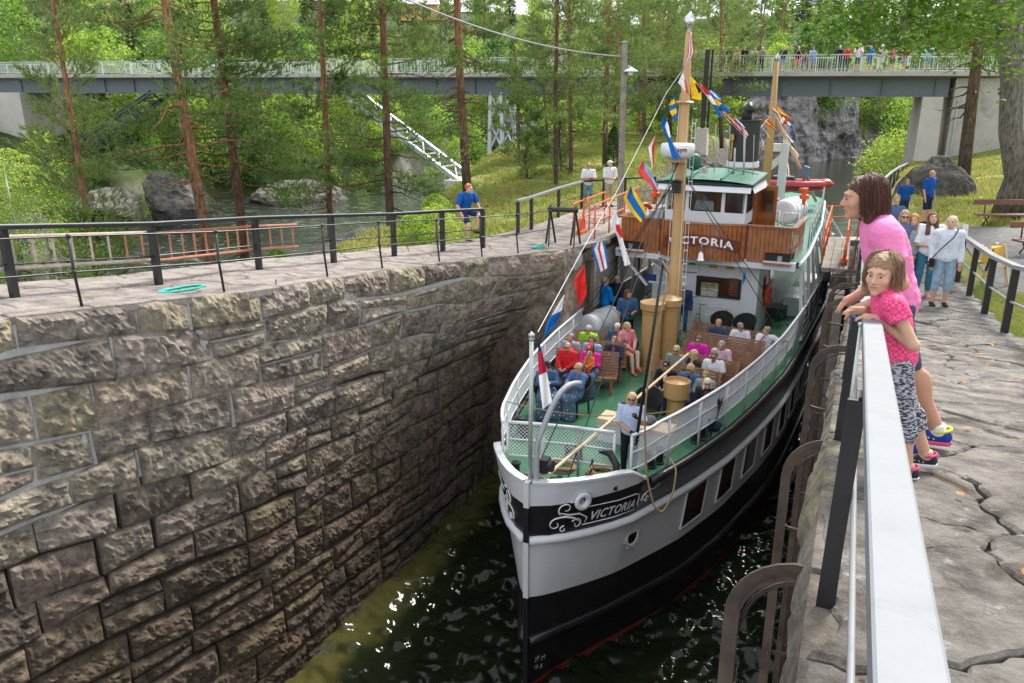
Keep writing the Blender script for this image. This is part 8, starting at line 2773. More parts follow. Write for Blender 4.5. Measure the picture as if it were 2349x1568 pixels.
def wicker_chair(label, t_, s_, turn=0.0):
 t = thing("wicker_chair", label, "chair", sp(t_, s_, DZ), -DL + turn, "black wicker tub chairs on deck")
 n = 17
 an = np.linspace(-1.9, 1.9, n)
 P0, P1 = [], []
 for a in an:
  h = 0.44 + 0.42 * (0.5 + 0.5 * math.cos(a * 0.95)) ** 0.8
  r0, r1 = 0.27, 0.325
  x, y = math.sin(a), math.cos(a)
  P0.append([(x * r0, y * r0 + 0.02, 0.40), (x * (r0 + r1) / 2, y * (r0 + r1) / 2 + .02, (0.40 + h) / 2), (x * r1, y * r1 * 1.08 + 0.02, h)])
  P1.append([(x * (r0 - .03), y * (r0 - .03) + .02, 0.40), (x * ((r0 + r1) / 2 - .03), y * ((r0 + r1) / 2 - .03) + .02, (0.40 + h) / 2), (x * (r1 - .03), y * (r1 - .03) * 1.08 + .02, h)])
 mb = MB().grid(np.array(P0)).grid(np.array(P1), flip=True)
 mb.tube([(q[2][0] * 0.96, q[2][1] * 0.96, q[2][2]) for q in P0], 0.026, 6)
 mb.build("backrest", M_WICK, t, smooth=True)
 MB().lathe([(0.0, 0.36), (0.27, 0.36), (0.28, 0.40), (0.25, 0.425), (0, 0.43)], (0, -0.03, 0), 18).build("seat", M_WICK, t)
 for x, y in ((-.2, -.22), (.2, -.22), (-.19, .2), (.19, .2)):
  MB().bar((x, y, 0), (x * .92, y * .92, 0.38), 0.035, 0.035, up=(0, 1, 0)).build("leg", M_WICK, t)
 return t
wicker_chair("empty black wicker chair facing the white lockers near the bow", 0.78, 4.42, 0.15)
wicker_chair("left of the two black wicker chairs against the white deckhouse front", 0.78, 11.55, 0.1)
wicker_chair("right of the two black wicker chairs against the white deckhouse front", 1.42, 11.6, -0.1)
for b, lab in ((_bl[0], "black wicker chair under the man in the black cap"), (_bl[1], "black wicker chair under the short blond woman with the blanket")):
 o = b[0]
 t = wicker_chair(lab, 0, 0, 0)
 t.location = o.location
 t.rotation_euler = o.rotation_euler
wicker_chair("black wicker chair under the woman in the pink hoodie", -0.95, 8.1, 0.9)
wicker_chair("black wicker chair of the platinum blond woman by the short ventilator", *(lambda p: (p[0], p[1] + 0.02))(ship_at_z(1624, 867, DZ + 1.25)), 0.0)
wicker_chair("black wicker chair behind the tall buff ventilators", -0.55, 10.62, 0.7)
_t = thing("backpack", "black backpack leaning by the bow rail at the blanket", "bag", sp(-1.35, 2.75, DZ))
V2, F2 = sdf([p_ell((0, 0, .17), (.15, .1, .19), .03), p_ell((0, -.08, .12), (.1, .06, .1), .04)], 0.02)
link("bag", fast_mesh("bag", V2, F2, fin(BLK)), _t)
MB().tube([(-.05, .0, .34), (0, .02, .41), (.05, 0, .34)], 0.012, 5).build("handle", fin(BLK), _t)
for i, (q, lab) in enumerate((((1.0, 3.5, DZ + 0.5), "crumpled grey fleece lying on the tan locker cushion"), ((2.05, 5.0, DZ), "dark blue bag on the deck under the right-hand rail"))):
 V2, F2 = sdf([p_ell((0, 0, .06), (.22, .14, .09), .03), p_ell((.12, .05, .1), (.12, .1, .08), .04), p_ell((-.13, -.02, .08), (.1, .12, .07), .04)], 0.02)
 o = link("fleece" if i == 0 else "bag", fast_mesh("cloth", folds(V2, 0.02, 7 + i, (9, 9, 9)), F2, fin((0.12, 0.12, 0.125) if i == 0 else (0.02, 0.04, 0.1))))
 o.location = sp(*q)
 tag(o, lab, "fleece" if i == 0 else "bag")
# ------------------------------------------------------------------ railings ashore
M_BLKI = mat("black_railing_paint", (0.018, 0.018, 0.02), 0.38, var=0.25, scale=5, dirt=0.15)
M_RAILTOP = mat("grey_rail_cap", (0.30, 0.31, 0.32), 0.35, 0.2, var=0.1)
M_RAILW = mat("pale_grey_rail", (0.20, 0.214, 0.23), 0.6, spec=0.2, var=0.06, scale=7, dirt=0.5, dirtcol=(0.12, 0.115, 0.10), bump=0.05, bscale=20)
M_ORAIL = mat("orange_railing_paint", (0.70, 0.135, 0.035), 0.45, var=0.15, scale=6, dirt=0.35, dirtcol=(0.3, 0.12, 0.06))
M_LADW = mat("worn_white_ladder", (0.52, 0.44, 0.36), 0.6, var=0.25, scale=6, dirt=0.6, dirtcol=(0.55, 0.16, 0.06))
M_LADO = mat("worn_orange_ladder", (0.48, 0.19, 0.105), 0.6, var=0.25, scale=6, dirt=0.5, dirtcol=(0.5, 0.38, 0.3))
M_RUST = mat("rusty_fender_steel", (0.085, 0.06, 0.047), 0.6, 0.3, var=0.45, scale=4, dirt=0.5, dirtcol=(0.20, 0.12, 0.075), bump=0.2)
M_TIMB = mat("weathered_timber", (0.26, 0.235, 0.20), 0.85, var=0.35, scale=3, bump=0.5, bscale=14, dirt=0.4, dirtcol=(0.09, 0.08, 0.06))
M_TIMBD = mat("dark_wet_timber", (0.075, 0.062, 0.05), 0.8, var=0.4, scale=3, bump=0.5, bscale=14)
M_TURQ = mat("turquoise_rope", (0.02, 0.42, 0.33), 0.8, var=0.2, scale=30)
def on_left(x, y, off=0.0):
 z = 8.0
 for _ in range(40):
  p = at_z(x, y, z + off)
  z = 0.5 * z + 0.5 * zl(p[1])
 return p
fr = thing("railing", "thin black rod railing standing on the edge of the left lock wall", "railing", (-9, 12, zl(12)))
_posts = [(wl(Y) - 0.14, Y) for Y in (3.2, 5.2, 7.48, 9.8, 12.3, 14.05, 16.1, 17.5, 18.6)]
for x, Y in _posts:
 mb = MB().tube([(x, Y, zl(Y) - 0.05), (x - 0.05, Y, zl(Y) + 0.5), (x - 0.05, Y, zl(Y) + 1.0)], 0.020, 8)
 for z in (0.5, 0.99):
  mb.lathe([(0.0, -0.04), (0.032, -0.02), (0.034, 0.02), (0.0, 0.04)], (x - 0.05, Y, zl(Y) + z), 10)
 mb.build("post", M_BLKI, fr, smooth=True, world=True)
for z in (0.5, 0.99):
 MB().tube([(x - 0.05, Y, zl(Y) + z) for x, Y in _posts] + [(-7.45, 20.3, zl(20.3) + z)], 0.013, 6).build("rod", M_BLKI, fr, smooth=True, world=True)
fo = thing("fence", "black fence with broad flat cap rail along the river side of the left wall", "fence", (-11.6, 12, zl(12)))
_pp = [on_left(-210, 720), on_left(35, 685), on_left(365, 655), on_left(595, 620), on_left(766, 604), on_left(905, 590), on_left(1016, 578), on_left(1108, 570)]
for k, p in enumerate(_pp):
 MB().bar(p + np.array([0, 0, -0.3]), p + np.array([0.0, 0, 1.0]), 0.10, 0.10, up=(0, 1, 0)).build("post", M_BLKI, fo, world=True)
for a, b in zip(_pp[:-1], _pp[1:]):
 MB().bar(a + np.array([0, 0, 1.03]), b + np.array([0, 0, 1.03]), 0.13, 0.055).build("cap_rail", M_BLKI, fo, world=True)
 MB().bar(a + np.array([0, 0, 1.062]), b + np.array([0, 0, 1.062]), 0.11, 0.012).build("cap_face", M_RAILTOP, fo, world=True)
MB().tube([p + np.array([0, 0, 0.5]) for p in _pp], 0.014, 6).build("rod", M_BLKI, fo, smooth=True, world=True)
la = thing("ladder", "long worn orange and white ladder hung lengthwise on the outer fence", "ladder", _pp[2])
_path = [p + np.array([-0.10, 0.05, 0]) for p in _pp[:5]]
_cum = np.concatenate([[0], np.cumsum([np.linalg.norm(b - a) for a, b in zip(_path[:-1], _path[1:])])])
_pa = np.array(_path)
lp = lambda q, z: np.array([np.interp(q, _cum, _pa[:, k]) for k in range(3)]) + np.array([0, 0, z])
_end = _cum[3] + 0.55 * (_cum[4] - _cum[3])
_cut = _cum[2] + 0.0
for z in (0.42, 0.88):
 MB().tube([lp(q, z) for q in np.linspace(0, _cut, 8)], 0.03, 6).build("side_rail", M_LADW, la, world=True)
 MB().tube([lp(q, z - 0.02) for q in np.linspace(_cut - 0.4, _end, 8)], 0.026, 6).build("side_rail", M_LADO, la, world=True)
q = 0.2
while q < _end:
 MB().tube([lp(q, 0.40), lp(q, 0.88)], 0.018, 6).build("rung", M_LADW if q < _cut and int(q * 10) % 3 else M_LADO, la, world=True)
 q += 0.29
def rope_heap(c, L, W, n, m, label, seed):
 rng = np.random.default_rng(seed)
 pts = []
 for k in range(n * 14):
  a = k / 14 * 2 * math.pi
  pts.append(np.array([L * math.cos(a) * rng.uniform(.8, 1.1), W * math.sin(a) * rng.uniform(.7, 1.2), 0.03 + 0.035 * (k / (n * 14)) + rng.uniform(0, .02)]))
 pts = np.array(pts)
 for _ in range(2):
  pts[1:-1] = (pts[:-2] + 2 * pts[1:-1] + pts[2:]) / 4
 o = MB().tube(pts, 0.012, 5).build("rope", m, None, smooth=True)
 o.location = c
 o.rotation_euler = (0, 0, 1.2)
 return tag(o, label, "rope")
rope_heap(on_left(418, 672), 0.42, 0.17, 3, M_TURQ, "turquoise rope bundle lying on the left wall beside the thin railing", 1)
rope_heap(on_left(1235, 572), 0.26, 0.1, 4, M_TURQ, "small turquoise rope heap at the far end of the left wall", 2)
fk = thing("fence", "black fence with pale grey cap climbing past the couple on the left bank", "fence", (-9.2, 25, 6.8))
_pk = [on_left(x, y) for x, y in ((1188, 541), (1219, 529), (1281, 500), (1334, 479))] + [on_left(1384, 474), on_left(1432, 470), on_left(1500, 466)]
for p in _pk:
 MB().bar(p + np.array([0, 0, -0.3]), p + np.array([0, 0, 1.0]), 0.09, 0.09, up=(0, 1, 0)).build("post", M_BLKI, fk, world=True)
for i, (a, b) in enumerate(zip(_pk[:-1], _pk[1:])):
 MB().bar(a + np.array([0, 0, 1.03]), b + np.array([0, 0, 1.03]), 0.12, 0.06).build("cap_rail", M_RAILTOP if i < 3 else M_BLKI, fk, world=True)
 MB().tube([a + np.array([0, 0, 0.5]), b + np.array([0, 0, 0.5])], 0.014, 6).build("rod", M_BLKI, fk, world=True)
rs = thing("roller_stand", "black iron roller stand at the end of the left wall", "winch", on_left(1290, 562), 0.15)
for x in (-0.35, 0.35):
 MB().bar((x - .12, 0, 0), (x, 0, 0.95), 0.05, 0.05, up=(0, 1, 0)).bar((x + .05, -.45, 0), (x, 0, 0.9), 0.035, 0.035, up=(0, 1, 0)).bar((x + .12, 0.2, 0), (x, 0, 0.95), 0.05, 0.05, up=(0, 1, 0)).build("leg", M_BLKI, rs)
MB().cyl((-.42, 0, .97), (.42, 0, .97), 0.07, n=14).cyl((-.38, 0, .97), (-.33, 0, .97), 0.13, n=14).cyl((.33, 0, .97), (.38, 0, .97), 0.13, n=14).build("roller", M_BLKI, rs)
def orange_run(label, P, h=1.05, posts=None, gear=True):
 t = thing("orange_railing", label, "railing", P[0])
 P = [np.asarray(p, float) for p in P]
 for p in P:
  MB().tube([p, p + np.array([0, 0, h])], 0.026, 7).build("post", M_ORAIL, t, smooth=True, world=True)
 for z in (h * 0.52, h):
  MB().tube([P[0] + np.array([0, -0.15, z - 0.02])] + [p + np.array([0, 0, z]) for p in P] + [P[-1] + np.array([0, .12, z - .12])], 0.022, 7).build("rail", M_ORAIL, t, smooth=True, world=True)
 if gear:
  c = (P[0] + P[1]) / 2 + np.array([0, 0, 0.30])
  MB().tube([c + np.array([0.0, 0.24 * math.cos(a), 0.24 * math.sin(a)]) for a in np.linspace(0, 2 * math.pi, 21)[:-1]], 0.05, 7, closed=True).box(c - np.array([0, 0, .2]), (0.2, 0.5, 0.12)).bar(c - np.array([0, 0, .2]), c + np.array([0.05, 0.1, 0.8]), 0.06, 0.06, up=(0, 1, 0)).build("gate_winch", M_ORAIL, t, world=True)
 return t
gl = thing("lock_gate", "open timber lock gate leaf with plank walkway at the left quay", "gate", (-6.95, 24, 0))
for k in range(12):
 MB().box((-6.80, 25.0, 0.5 + 0.52 * k), (0.20, 7.0, 0.49)).build("plank", M_TIMBD if k < 9 else M_TIMB, gl, world=True)
for y in (21.6, 24.4, 27.4):
 MB().box((-6.73, y, 3.1), (0.16, 0.34, 6.7)).build("gate_post", M_TIMBD, gl, world=True)
for k in range(3):
 MB().box((-7.30 + 0.29 * k, 25.0, 6.86), (0.27, 7.2, 0.10)).build("walkway_board", M_TIMB, gl, world=True)
orange_run("orange rails on the quay side of the left gate walkway", [(-7.42, 22.1, 6.9), (-7.42, 23.6, 6.9), (-7.42, 25.2, 6.9)], gear=True)
orange_run("orange rails on the water side of the left gate walkway, beside the bridge wing", [(-6.78, 22.1, 6.9), (-6.78, 23.6, 6.9), (-6.78, 25.3, 6.9), (-6.78, 27.0, 6.9)], gear=False)
gr = thing("lock_gate", "open timber lock gate leaf with grey plank walkway beyond the right wall fenders", "gate", (-0.2, 26, 0))
for k in range(3):
 MB().box((-0.50 + 0.24 * k, 27.2, 6.12), (0.225, 5.6, 0.12)).build("walkway_board", M_TIMB, gr, world=True)
for k in range(11):
 MB().box((0.10, 27.2, 0.4 + 0.52 * k), (0.24, 5.6, 0.49)).build("plank", M_TIMBD, gr, world=True)
for y, w_ in ((22.2, .5), (22.9, .5), (24.3, .34)):
 MB().box((-0.12 if y < 24 else -.1, y, 2.9), (0.42, w_, 6.2 if y > 23 else 5.9)).build("gate_post", M_TIMB if y < 23 else M_TIMBD, gr, world=True)
orange_run("orange rails on the water edge of the right gate walkway", [(-0.62, 24.6, 6.2), (-0.62, 26.4, 6.2), (-0.62, 28.2, 6.2), (-0.62, 29.8, 6.2)], h=1.1, gear=False)
orange_run("orange rails with winch wheel on the inner side of the right gate walkway", [(-0.02, 24.5, 6.2), (-0.02, 26.0, 6.2), (-0.02, 27.6, 6.2)], h=1.1)
_o = thing("orange_railing", "orange double rails across the canal landing far behind the ship", "railing", (-1.0, 42, 3.0))
for z in (4.9, 5.45):
 MB().tube([(-1.6, 44, z), (2.5, 46, z)], 0.04, 6).build("rail", M_ORAIL, _o, world=True)
for q in (0, .5, 1):
 MB().tube([(-1.6 + 4.1 * q, 44 + 2 * q, 2.0), (-1.6 + 4.1 * q, 44 + 2 * q, 5.5)], 0.04, 6).build("post", M_ORAIL, _o, world=True)
MB().box((0.5, 45.2, 3.6), (5.0, 1.0, 0.3), rz=0.45).build("landing_beam", M_TIMB, _o, world=True)
rr = thing("railing", "broad pale grey flat handrail on black bars running along the right lock wall", "railing", (0.14, 5, zr(5)))
RH = 0.87
rx = lambda Y: 0.130 + 0.008 * Y if Y < 6 else 0.178 + 0.015 * (Y - 6)
_Ys = list(np.arange(-0.6, 24.1, 0.6))
mb = MB()
prof = [(-0.045, 0.0), (-0.045, 0.048), (-0.040, 0.052), (0.040, 0.052), (0.045, 0.048), (0.045, 0.0), (-0.045, 0.0)]
mb.grid(np.array([[(rx(Y) + a, Y, zr(Y) + RH - 0.05 + b) for a, b in prof] for Y in _Ys]), flip=False)
mb.build("handrail", M_RAILW, rr, world=True)
for Y in (0.2, 2.72, 5.08, 7.6, 10.2, 12.8, 15.4, 18.0, 20.6, 23.2):
 x = rx(Y)
 MB().add([(x - 0.055, Y - .0, zr(Y) - 0.03), (x - 0.055, Y + 0.0, zr(Y) + RH - 0.05), (x - 0.04, Y + 0.005, zr(Y) + RH - 0.05), (x - 0.04, Y + 0.005, zr(Y) - 0.03),
    (x - 0.055 - 0.0, Y + 0.13, zr(Y) - 0.03), (x - 0.055, Y + 0.075, zr(Y) + RH - 0.05), (x - 0.04, Y + 0.075, zr(Y) + RH - 0.05), (x - 0.04, Y + 0.13, zr(Y) - 0.03)],
    [(0, 1, 2, 3), (7, 6, 5, 4), (0, 4, 5, 1), (3, 2, 6, 7), (1, 5, 6, 2), (0, 3, 7, 4)]).bar((x - 0.075, Y, zr(Y) - 0.03), (x - 0.06, Y, zr(Y) + RH - 0.06), 0.06, 0.012, up=(0, 1, 0)).build("post", M_BLKI, rr, world=True)
for z in (0.45,):
 MB().tube([(rx(Y) - 0.028, Y, zr(Y) + z) for Y in _Ys], 0.009, 8).build("rod", M_RAILTOP, rr, smooth=True, world=True)
for Y in (4.25, 8.8):
 MB().tube([(rx(Y) - 0.052, Y, zr(Y) + 0.1), (rx(Y) - 0.052, Y, zr(Y) + RH - 0.02)], 0.009, 7).lathe([(.0, -.012), (.012, -.008), (.012, .008), (0, .012)], (rx(Y) - .055, Y, zr(Y) + RH - .015), 8).build("conduit", M_GALV, rr, smooth=True, world=True)
tag(MB().tube([(rx(7.2) - .07, 7.2 + .09 * math.cos(a), zr(7.2) + .62 + .09 * math.sin(a)) for a in np.linspace(0, 2 * math.pi, 15)[:-1]], 0.018, 6, closed=True).build("rope_loop", bpy.data.materials["blue_rope"], None, smooth=True), "small blue rope loop tied to the outside of the pale rail", "rope")
def fender(label, xt, yt, xw, yw, Y, w=0.06):
 r0, r1 = ray(xw, yw), ray(xt, yt)
 a = C0 + r0 * Y / r0[1]
 b = C0 + r1 * Y / r1[1]
 t = thing("fender", label, "fender", (b[0], Y, 0.2), 0, "bent steel fenders on the right wall")
 wx = right_pt(Y, zr(Y) - a[2])[0] + 0.05
 R = min(0.28, a[2] - b[2] + 0.12, 0.9 * abs(wx - b[0]) + 0.04)
 pts = [(wx, Y, a[2]), (b[0] + R * 1.15, Y, a[2] - 0.005)] + [(b[0] + R * (1 - math.sin(q)), Y, a[2] - R * (1 - math.cos(q))) for q in np.linspace(0.2, math.pi / 2, 8)] + [(b[0], Y, a[2] - R - 0.8), (b[0], Y, 0.3)]
 pts = np.array(pts)
 tn = np.gradient(pts, axis=0)
 tn /= np.linalg.norm(tn, axis=1)[:, None]
 nn = np.stack([-tn[:, 2], 0 * tn[:, 0], tn[:, 0]], 1)
 ey = np.array([0, 1.0, 0])
 mb = MB()
 prof = [(-.5, -.018), (.5, -.018), (.5, -.006), (.12, -.006), (.12, .05), (-.12, .05), (-.12, -.006), (-.5, -.006), (-.5, -.018)]
 mb.grid(np.array([[p + ey * u * w - n * v for u, v in prof] for p, n in zip(pts, nn)]))
 mb.build("fender_bar", M_RUST, t, world=True)
 MB().tube([p + np.array([0.03, 0.03, -0.055]) for p in pts[:-3]] + [pts[-3] + np.array([0.0, 0.02, -0.12])], 0.011, 6).build("inner_bar", M_RUST, t, smooth=True, world=True)
 z = a[2] - 0.75
 n = 0
 while z > 0.6 and n < 7:
  MB().cyl((b[0] + 0.01, Y + (0.0 if n % 2 else 0.1), z), (wx + 0.08, Y + 0.12, z - 0.05), 0.018, n=7).lathe([(0, -.02), (.03, -.01), (.03, .02), (0, .03)], (b[0], Y + (0.0 if n % 2 else 0.1), z), 8).build("stay_bar", M_RUST, t, world=True)
  z -= 1.05
  n += 1
 return t
fender("nearest bent rusty fender with a gusset plate at the bottom of the picture", 1690, 1375, 1846, 1320, 3.2)
fender("second bent steel fender from the camera on the right wall", 1812, 1060, 1888, 1022, 5.6)
fender("third bent steel fender on the right wall below the girl", 1866, 850, 1915, 800, 9.0)
fender("fourth bent steel fender on the right wall", 1893, 740, 1942, 690, 12.2)
fender("fifth bent steel fender just before the timber gate posts", 1905, 690, 1948, 655, 15.0)
fender("small far fender next to the timber gate posts", 1916, 650, 1955, 625, 18.0)
fz = thing("fence", "black fence with grey cap between the stone path and the right lawn", "fence", (2.4, 14, 7.4))
_pz = [(2.37, Y) for Y in (7.4, 9.5, 11.6, 13.7, 15.76, 17.9, 20.0)] + [(2.6, 22.1)]
for x, Y in _pz:
 MB().bar((x, Y, zr(Y) - 0.3), (x, Y, zr(Y) + 1.0), 0.10, 0.10, up=(0, 1, 0)).build("post", M_BLKI, fz, world=True)
for (x0, y0), (x1, y1) in zip(_pz[:-1], _pz[1:]):
 MB().bar((x0, y0, zr(y0) + 1.03), (x1, y1, zr(y1) + 1.03), 0.12, 0.06).build("cap_rail", M_RAILTOP, fz, world=True)
 MB().tube([(x0, y0, zr(y0) + 0.5), (x1, y1, zr(y1) + 0.5)], 0.02, 6).build("rod", M_RAILTOP, fz, world=True)
fh_ = thing("handrail", "black handrail with pale cap curving along the canal path far right", "railing", at_d(2040, 410, 42))
_ph = [at_d(x, y, d) for x, y, d in ((2022, 425, 38), (2030, 410, 41), (2045, 396, 45), (2062, 385, 49), (2082, 376, 53))]
MB().tube(_ph, 0.07, 6).build("cap_rail", M_RAILTOP, fh_, world=True)
for p in _ph + [(a + b) / 2 for a, b in zip(_ph[:-1], _ph[1:])]:
 MB().tube([p, p - np.array([0, 0, 1.05])], 0.05, 6).build("post", M_BLKI, fh_, world=True)
# ------------------------------------------------------------------ lamp posts, wire, benches and bits ashore
lpz = thing("lamp_post", "weathered grey wooden lamp post with a white enamel lamp", "lamp post", tuple(at_d(1423, 500, 28.5)))
_b = np.array(lpz.location)
_tp = at_d(1433, 98, 28.5)
MB().tube([_b - (0, 0, 1.0), _tp], [0.125, 0.10], 12).build("post", M_TIMB, lpz, world=True)
MB().lathe([(0.12, 0), (0.125, 0.03), (0.0, 0.05)], _tp, 12).build("post_cap", M_CONC, lpz, world=True)
_l = at_d(1447, 162, 28.3)
MB().tube([at_d(1433, 155, 28.5), at_d(1442, 152, 28.4), _l + (0, 0, .12)], 0.018, 6).build("lamp_arm", M_GALV, lpz, world=True)
MB().lathe([(0.03, 0.12), (0.06, 0.08), (0.24, -0.02), (0.24, -0.04), (0.1, -0.03), (0.08, -0.15), (0, -0.17)], _l, 16).build("lamp_shade", M_WHITE, lpz, world=True)
_wr = thing("power_line", "twisted overhead cable running from the wooden lamp post up across the pine tops", "cable", tuple(_tp))
MB().tube(catenary(at_d(1428, 130, 28.5), at_d(880, -25, 24), 0.35, 24), 0.022, 6).build("cable", M_GREYP, _wr, world=True)
MB().tube(catenary(at_d(1428, 130, 28.5), at_d(1640, 285, 55), 0.6, 24), 0.012, 5).build("cable", M_WIRE, _wr, world=True)
p = at_d(1608, 352, 52)
t = thing("lamp_post", "black pole on a concrete block behind the wheelhouse", "lamp post", p)
MB().box((0, 0, 0.6), (0.8, 0.8, 1.9), taper=0.85).build("concrete_block", M_CONCL, t)
MB().tube([(0, -.1, 1.2), (0, -.1, 6.2)], 0.15, 8).tube([(.3, 0, 1.2), (.3, 0, 6.2)], 0.07, 8).build("pole", M_BLKI, t)
def park_bench(label, x, y, L, rz):
 Y = 28.0
 p = at_z(x, y, 6.7)
 for _ in range(25):
  p = at_z(x, y, ground_right(p[0], p[1]))
 t = thing("park_bench", label, "bench", p, rz)
 MB().box((L / 2 - 0.3, 0.12, 0.82), (L, 0.04, 0.17)).build("back_plank", mat("brown_bench_paint", (0.17, 0.075, 0.045), 0.55, var=0.15, scale=4), t)
 MB().box((L / 2 - 0.3, -0.16, 0.43), (L, 0.34, 0.05)).build("seat_plank", MATS["brown_bench_paint"], t)
 for q in (0.1, L - 0.7):
  MB().tube([(q, -.28, 0), (q, -.1, .25), (q, -.22, .41)], 0.022, 6).tube([(q, .1, 0), (q, -.05, .22), (q, .12, .45), (q, .15, .9)], 0.022, 6).build("iron_leg", M_BLKI, t)
 return t
park_bench("long brown plank bench by the maple trunk on the right", 2250, 520, 3.6, TH - 0.05)
park_bench("brown bench end cut off at the right border below the other bench", 2336, 585, 3.0, TH + 0.2)
p = at_z(2262, 655, 7.0)
for _ in range(20):
 p = at_z(2262, 655, ground_right(p[0], p[1]))
t = thing("sandwich_board", "wooden trestle with a yellow panel standing on the gravel behind the path fence", "sign", p, TH + 0.5)
for y in (-.2, .2):
 MB().bar((-.32, y * 1.5, 0), (-.28, y * .4, 0.95), 0.07, 0.05, up=(1, 0, 0)).bar((.32, y * 1.5, 0), (.28, y * .4, 0.95), 0.07, 0.05, up=(1, 0, 0)).bar((-.3, y, .5), (.3, y, .5), .05, .08).build("trestle_leg", M_TIMBERL, t)
MB().box((0, 0, 0.72), (.5, .14, .34)).build("yellow_panel", mat("yellow_plastic", (0.72, 0.45, 0.03), 0.4), t)
tag(MB().tube([at_z(2262, 620, 7.3), at_z(2278, 575, 7.95)], [0.03, 0.025], 6).build("pinch_bar", M_RUST, None), "rusty orange bar leaning on the yellow trestle", "tool")
_gx, _gy = np.meshgrid(np.arange(3.2, 14, 0.5), np.arange(19.5, 31.5, 0.5), indexing='ij')
_gz = right_h(_gx, _gy) + 0.03 + 0.05 * (hgt(_gx, _gy, 2.0, 3, 91) - 0.05)
struct(link("gravel_yard", fast_mesh("gravel_yard", np.stack([_gx.ravel(), _gy.ravel(), _gz.ravel()], 1), grid_quads(*_gx.shape)[:, ::-1], M_GRAVEL)))
# ------------------------------------------------------------------ rocks
def rock(label, c, r, seed, m=None, res=26, group=None, flat=0.6, name="boulder"):
 u = np.linspace(0, math.pi, res)
 v = np.linspace(0, 2 * math.pi, res * 2)
 U, W = np.meshgrid(u, v, indexing='ij')
 d = np.stack([np.sin(U) * np.cos(W), np.sin(U) * np.sin(W), np.cos(U)], -1).reshape(-1, 3)
 rng = np.random.default_rng(seed)
 R = np.full(len(d), 1.25)
 for _ in range(9):
  n = rng.normal(size=3)
  n /= np.linalg.norm(n)
  R = np.minimum(R, rng.uniform(0.7, 1.0) / np.maximum(d @ n, 0.05))
 R = np.minimum(R, 1.25) + 0.12 * fbm(d * 3 + seed, 5, seed % 60, 0.6, ridged=True)
 o = link(name, fast_mesh(name, d * R[:, None] * np.asarray(r), grid_quads(res, res * 2), m or M_ROCK, smooth=False))
 o.location = tuple(c)
 o.rotation_euler = (0, 0, rng.uniform(0, 6))
 return tag(o, label, "rock", group)
rock("big mossy dark boulder behind the fence posts at the river's edge", at_d(815, 585, 26) - np.array([0, 0, 0.6]), (2.0, 1.6, 1.25), 3)
rock("grey-brown rock ledge below the red-haired man", at_d(990, 590, 24.5) - np.array([0, 0, 1.0]), (1.6, 1.3, 1.0), 5)
rock("pale rock slab on the far bank left of the water", at_d(255, 470, 66) - np.array([0, 0, 0.6]), (3.2, 2.2, 1.5), 7)
rock("dark layered rock standing in the river beyond the pines", at_d(690, 450, 86) - np.array([0, 0, 0.9]), (4.2, 3, 2.1), 9)
rock("steep grey crag under the far trees at left", at_d(395, 430, 74) - np.array([0, 0, 1.2]), (2.2, 2.0, 2.4), 11)
rock("dark crag on the river bank right of the lattice tower", at_d(1205, 340, 132) - np.array([0, 0, 1.5]), (8, 5, 6), 13)
rock("brown rock at the left river edge below the fence", at_d(60, 590, 45) - np.array([0, 0, 0.5]), (3.5, 2.5, 2.4), 15)
rock("tall mossy rock outcrop between the canal path and the lawn at right", at_d(2145, 445, 37) - np.array([0, 0, 0.6]), (0.85, 1.4, 1.55), 17, name="rock_outcrop")
rock("low lichen-covered rock at the foot of the right outcrop", at_d(2180, 460, 37) - np.array([0, 0, 0.5]), (1.0, 1.0, 0.8), 19)
rock("tree stump-like brown rock on top of the mossy outcrop", at_d(2150, 375, 41) - np.array([0, 0, 0.5]), (0.9, 0.8, 0.7), 21)
rock("grey rock at the canal mouth left of the funnel", at_d(1590, 375, 50) - np.array([0, 0, 0.5]), (1.6, 1.2, 1.0), 23)
# ------------------------------------------------------------------ grass and fallen leaves
def grass(name, x0, x1, y0, y1, n, hfun, ok, seed, h=0.09, w=0.012):
 rng = np.random.default_rng(seed)
 X, Y = rng.uniform(x0, x1, n), rng.uniform(y0, y1, n)
 dn = hgt(X, Y, 1.6, 3, 33)
 k = (dn > -0.35) & ok(X, Y)
 X, Y, dn = X[k], Y[k], dn[k]
 Z = hfun(X, Y)
 nb = 3
 P = np.repeat(np.stack([X, Y, Z], 1), nb, 0)
 N = len(P)
 a = rng.uniform(0, 2 * math.pi, N)
 P[:, :2] += rng.normal(0, 0.05, (N, 2))
 hh = h * rng.uniform(0.5, 1.5, N) * np.repeat(1 + 0.6 * dn, nb)
 s = np.stack([np.cos(a), np.sin(a), np.zeros(N)], 1) * w
 ln = np.stack([rng.normal(0, 0.45, N) * hh, rng.normal(0, 0.45, N) * hh, hh], 1)
 V = np.stack([P - s, P + s, P + ln], 1).reshape(-1, 3)
 o = link(name, fast_mesh(name, V, np.arange(len(V)).reshape(-1, 3), M_BLADE, smooth=False))
 o["kind"] = "stuff"
grass("lawn_grass", 2.55, 9, 7, 20, 26000, right_h, lambda X, Y: X > 2.55, 1, 0.07, 0.008)
grass("lawn_grass", 2.4, 26, 28, 62, 34000, right_h, lambda X, Y: ~((X < 13) & (Y < 31.3)), 2, 0.15, 0.03)
grass("bank_grass", -26, -9.2, 20, 68, 42000, island_h, lambda X, Y: island_h(X, Y) > 4.5, 3, 0.15, 0.03)
grass("bank_grass", -15, -12.0, 4, 20, 6000, island_h, lambda X, Y: island_h(X, Y) > 3, 4, 0.15, 0.02)
_rng = np.random.default_rng(6)
_n = 110
_x, _y = _rng.uniform(0.25, 2.4, _n), _rng.uniform(0.8, 18, _n)
_P = np.stack([_x, _y, np.array([zr(b) for b in _y]) + 0.03], 1)
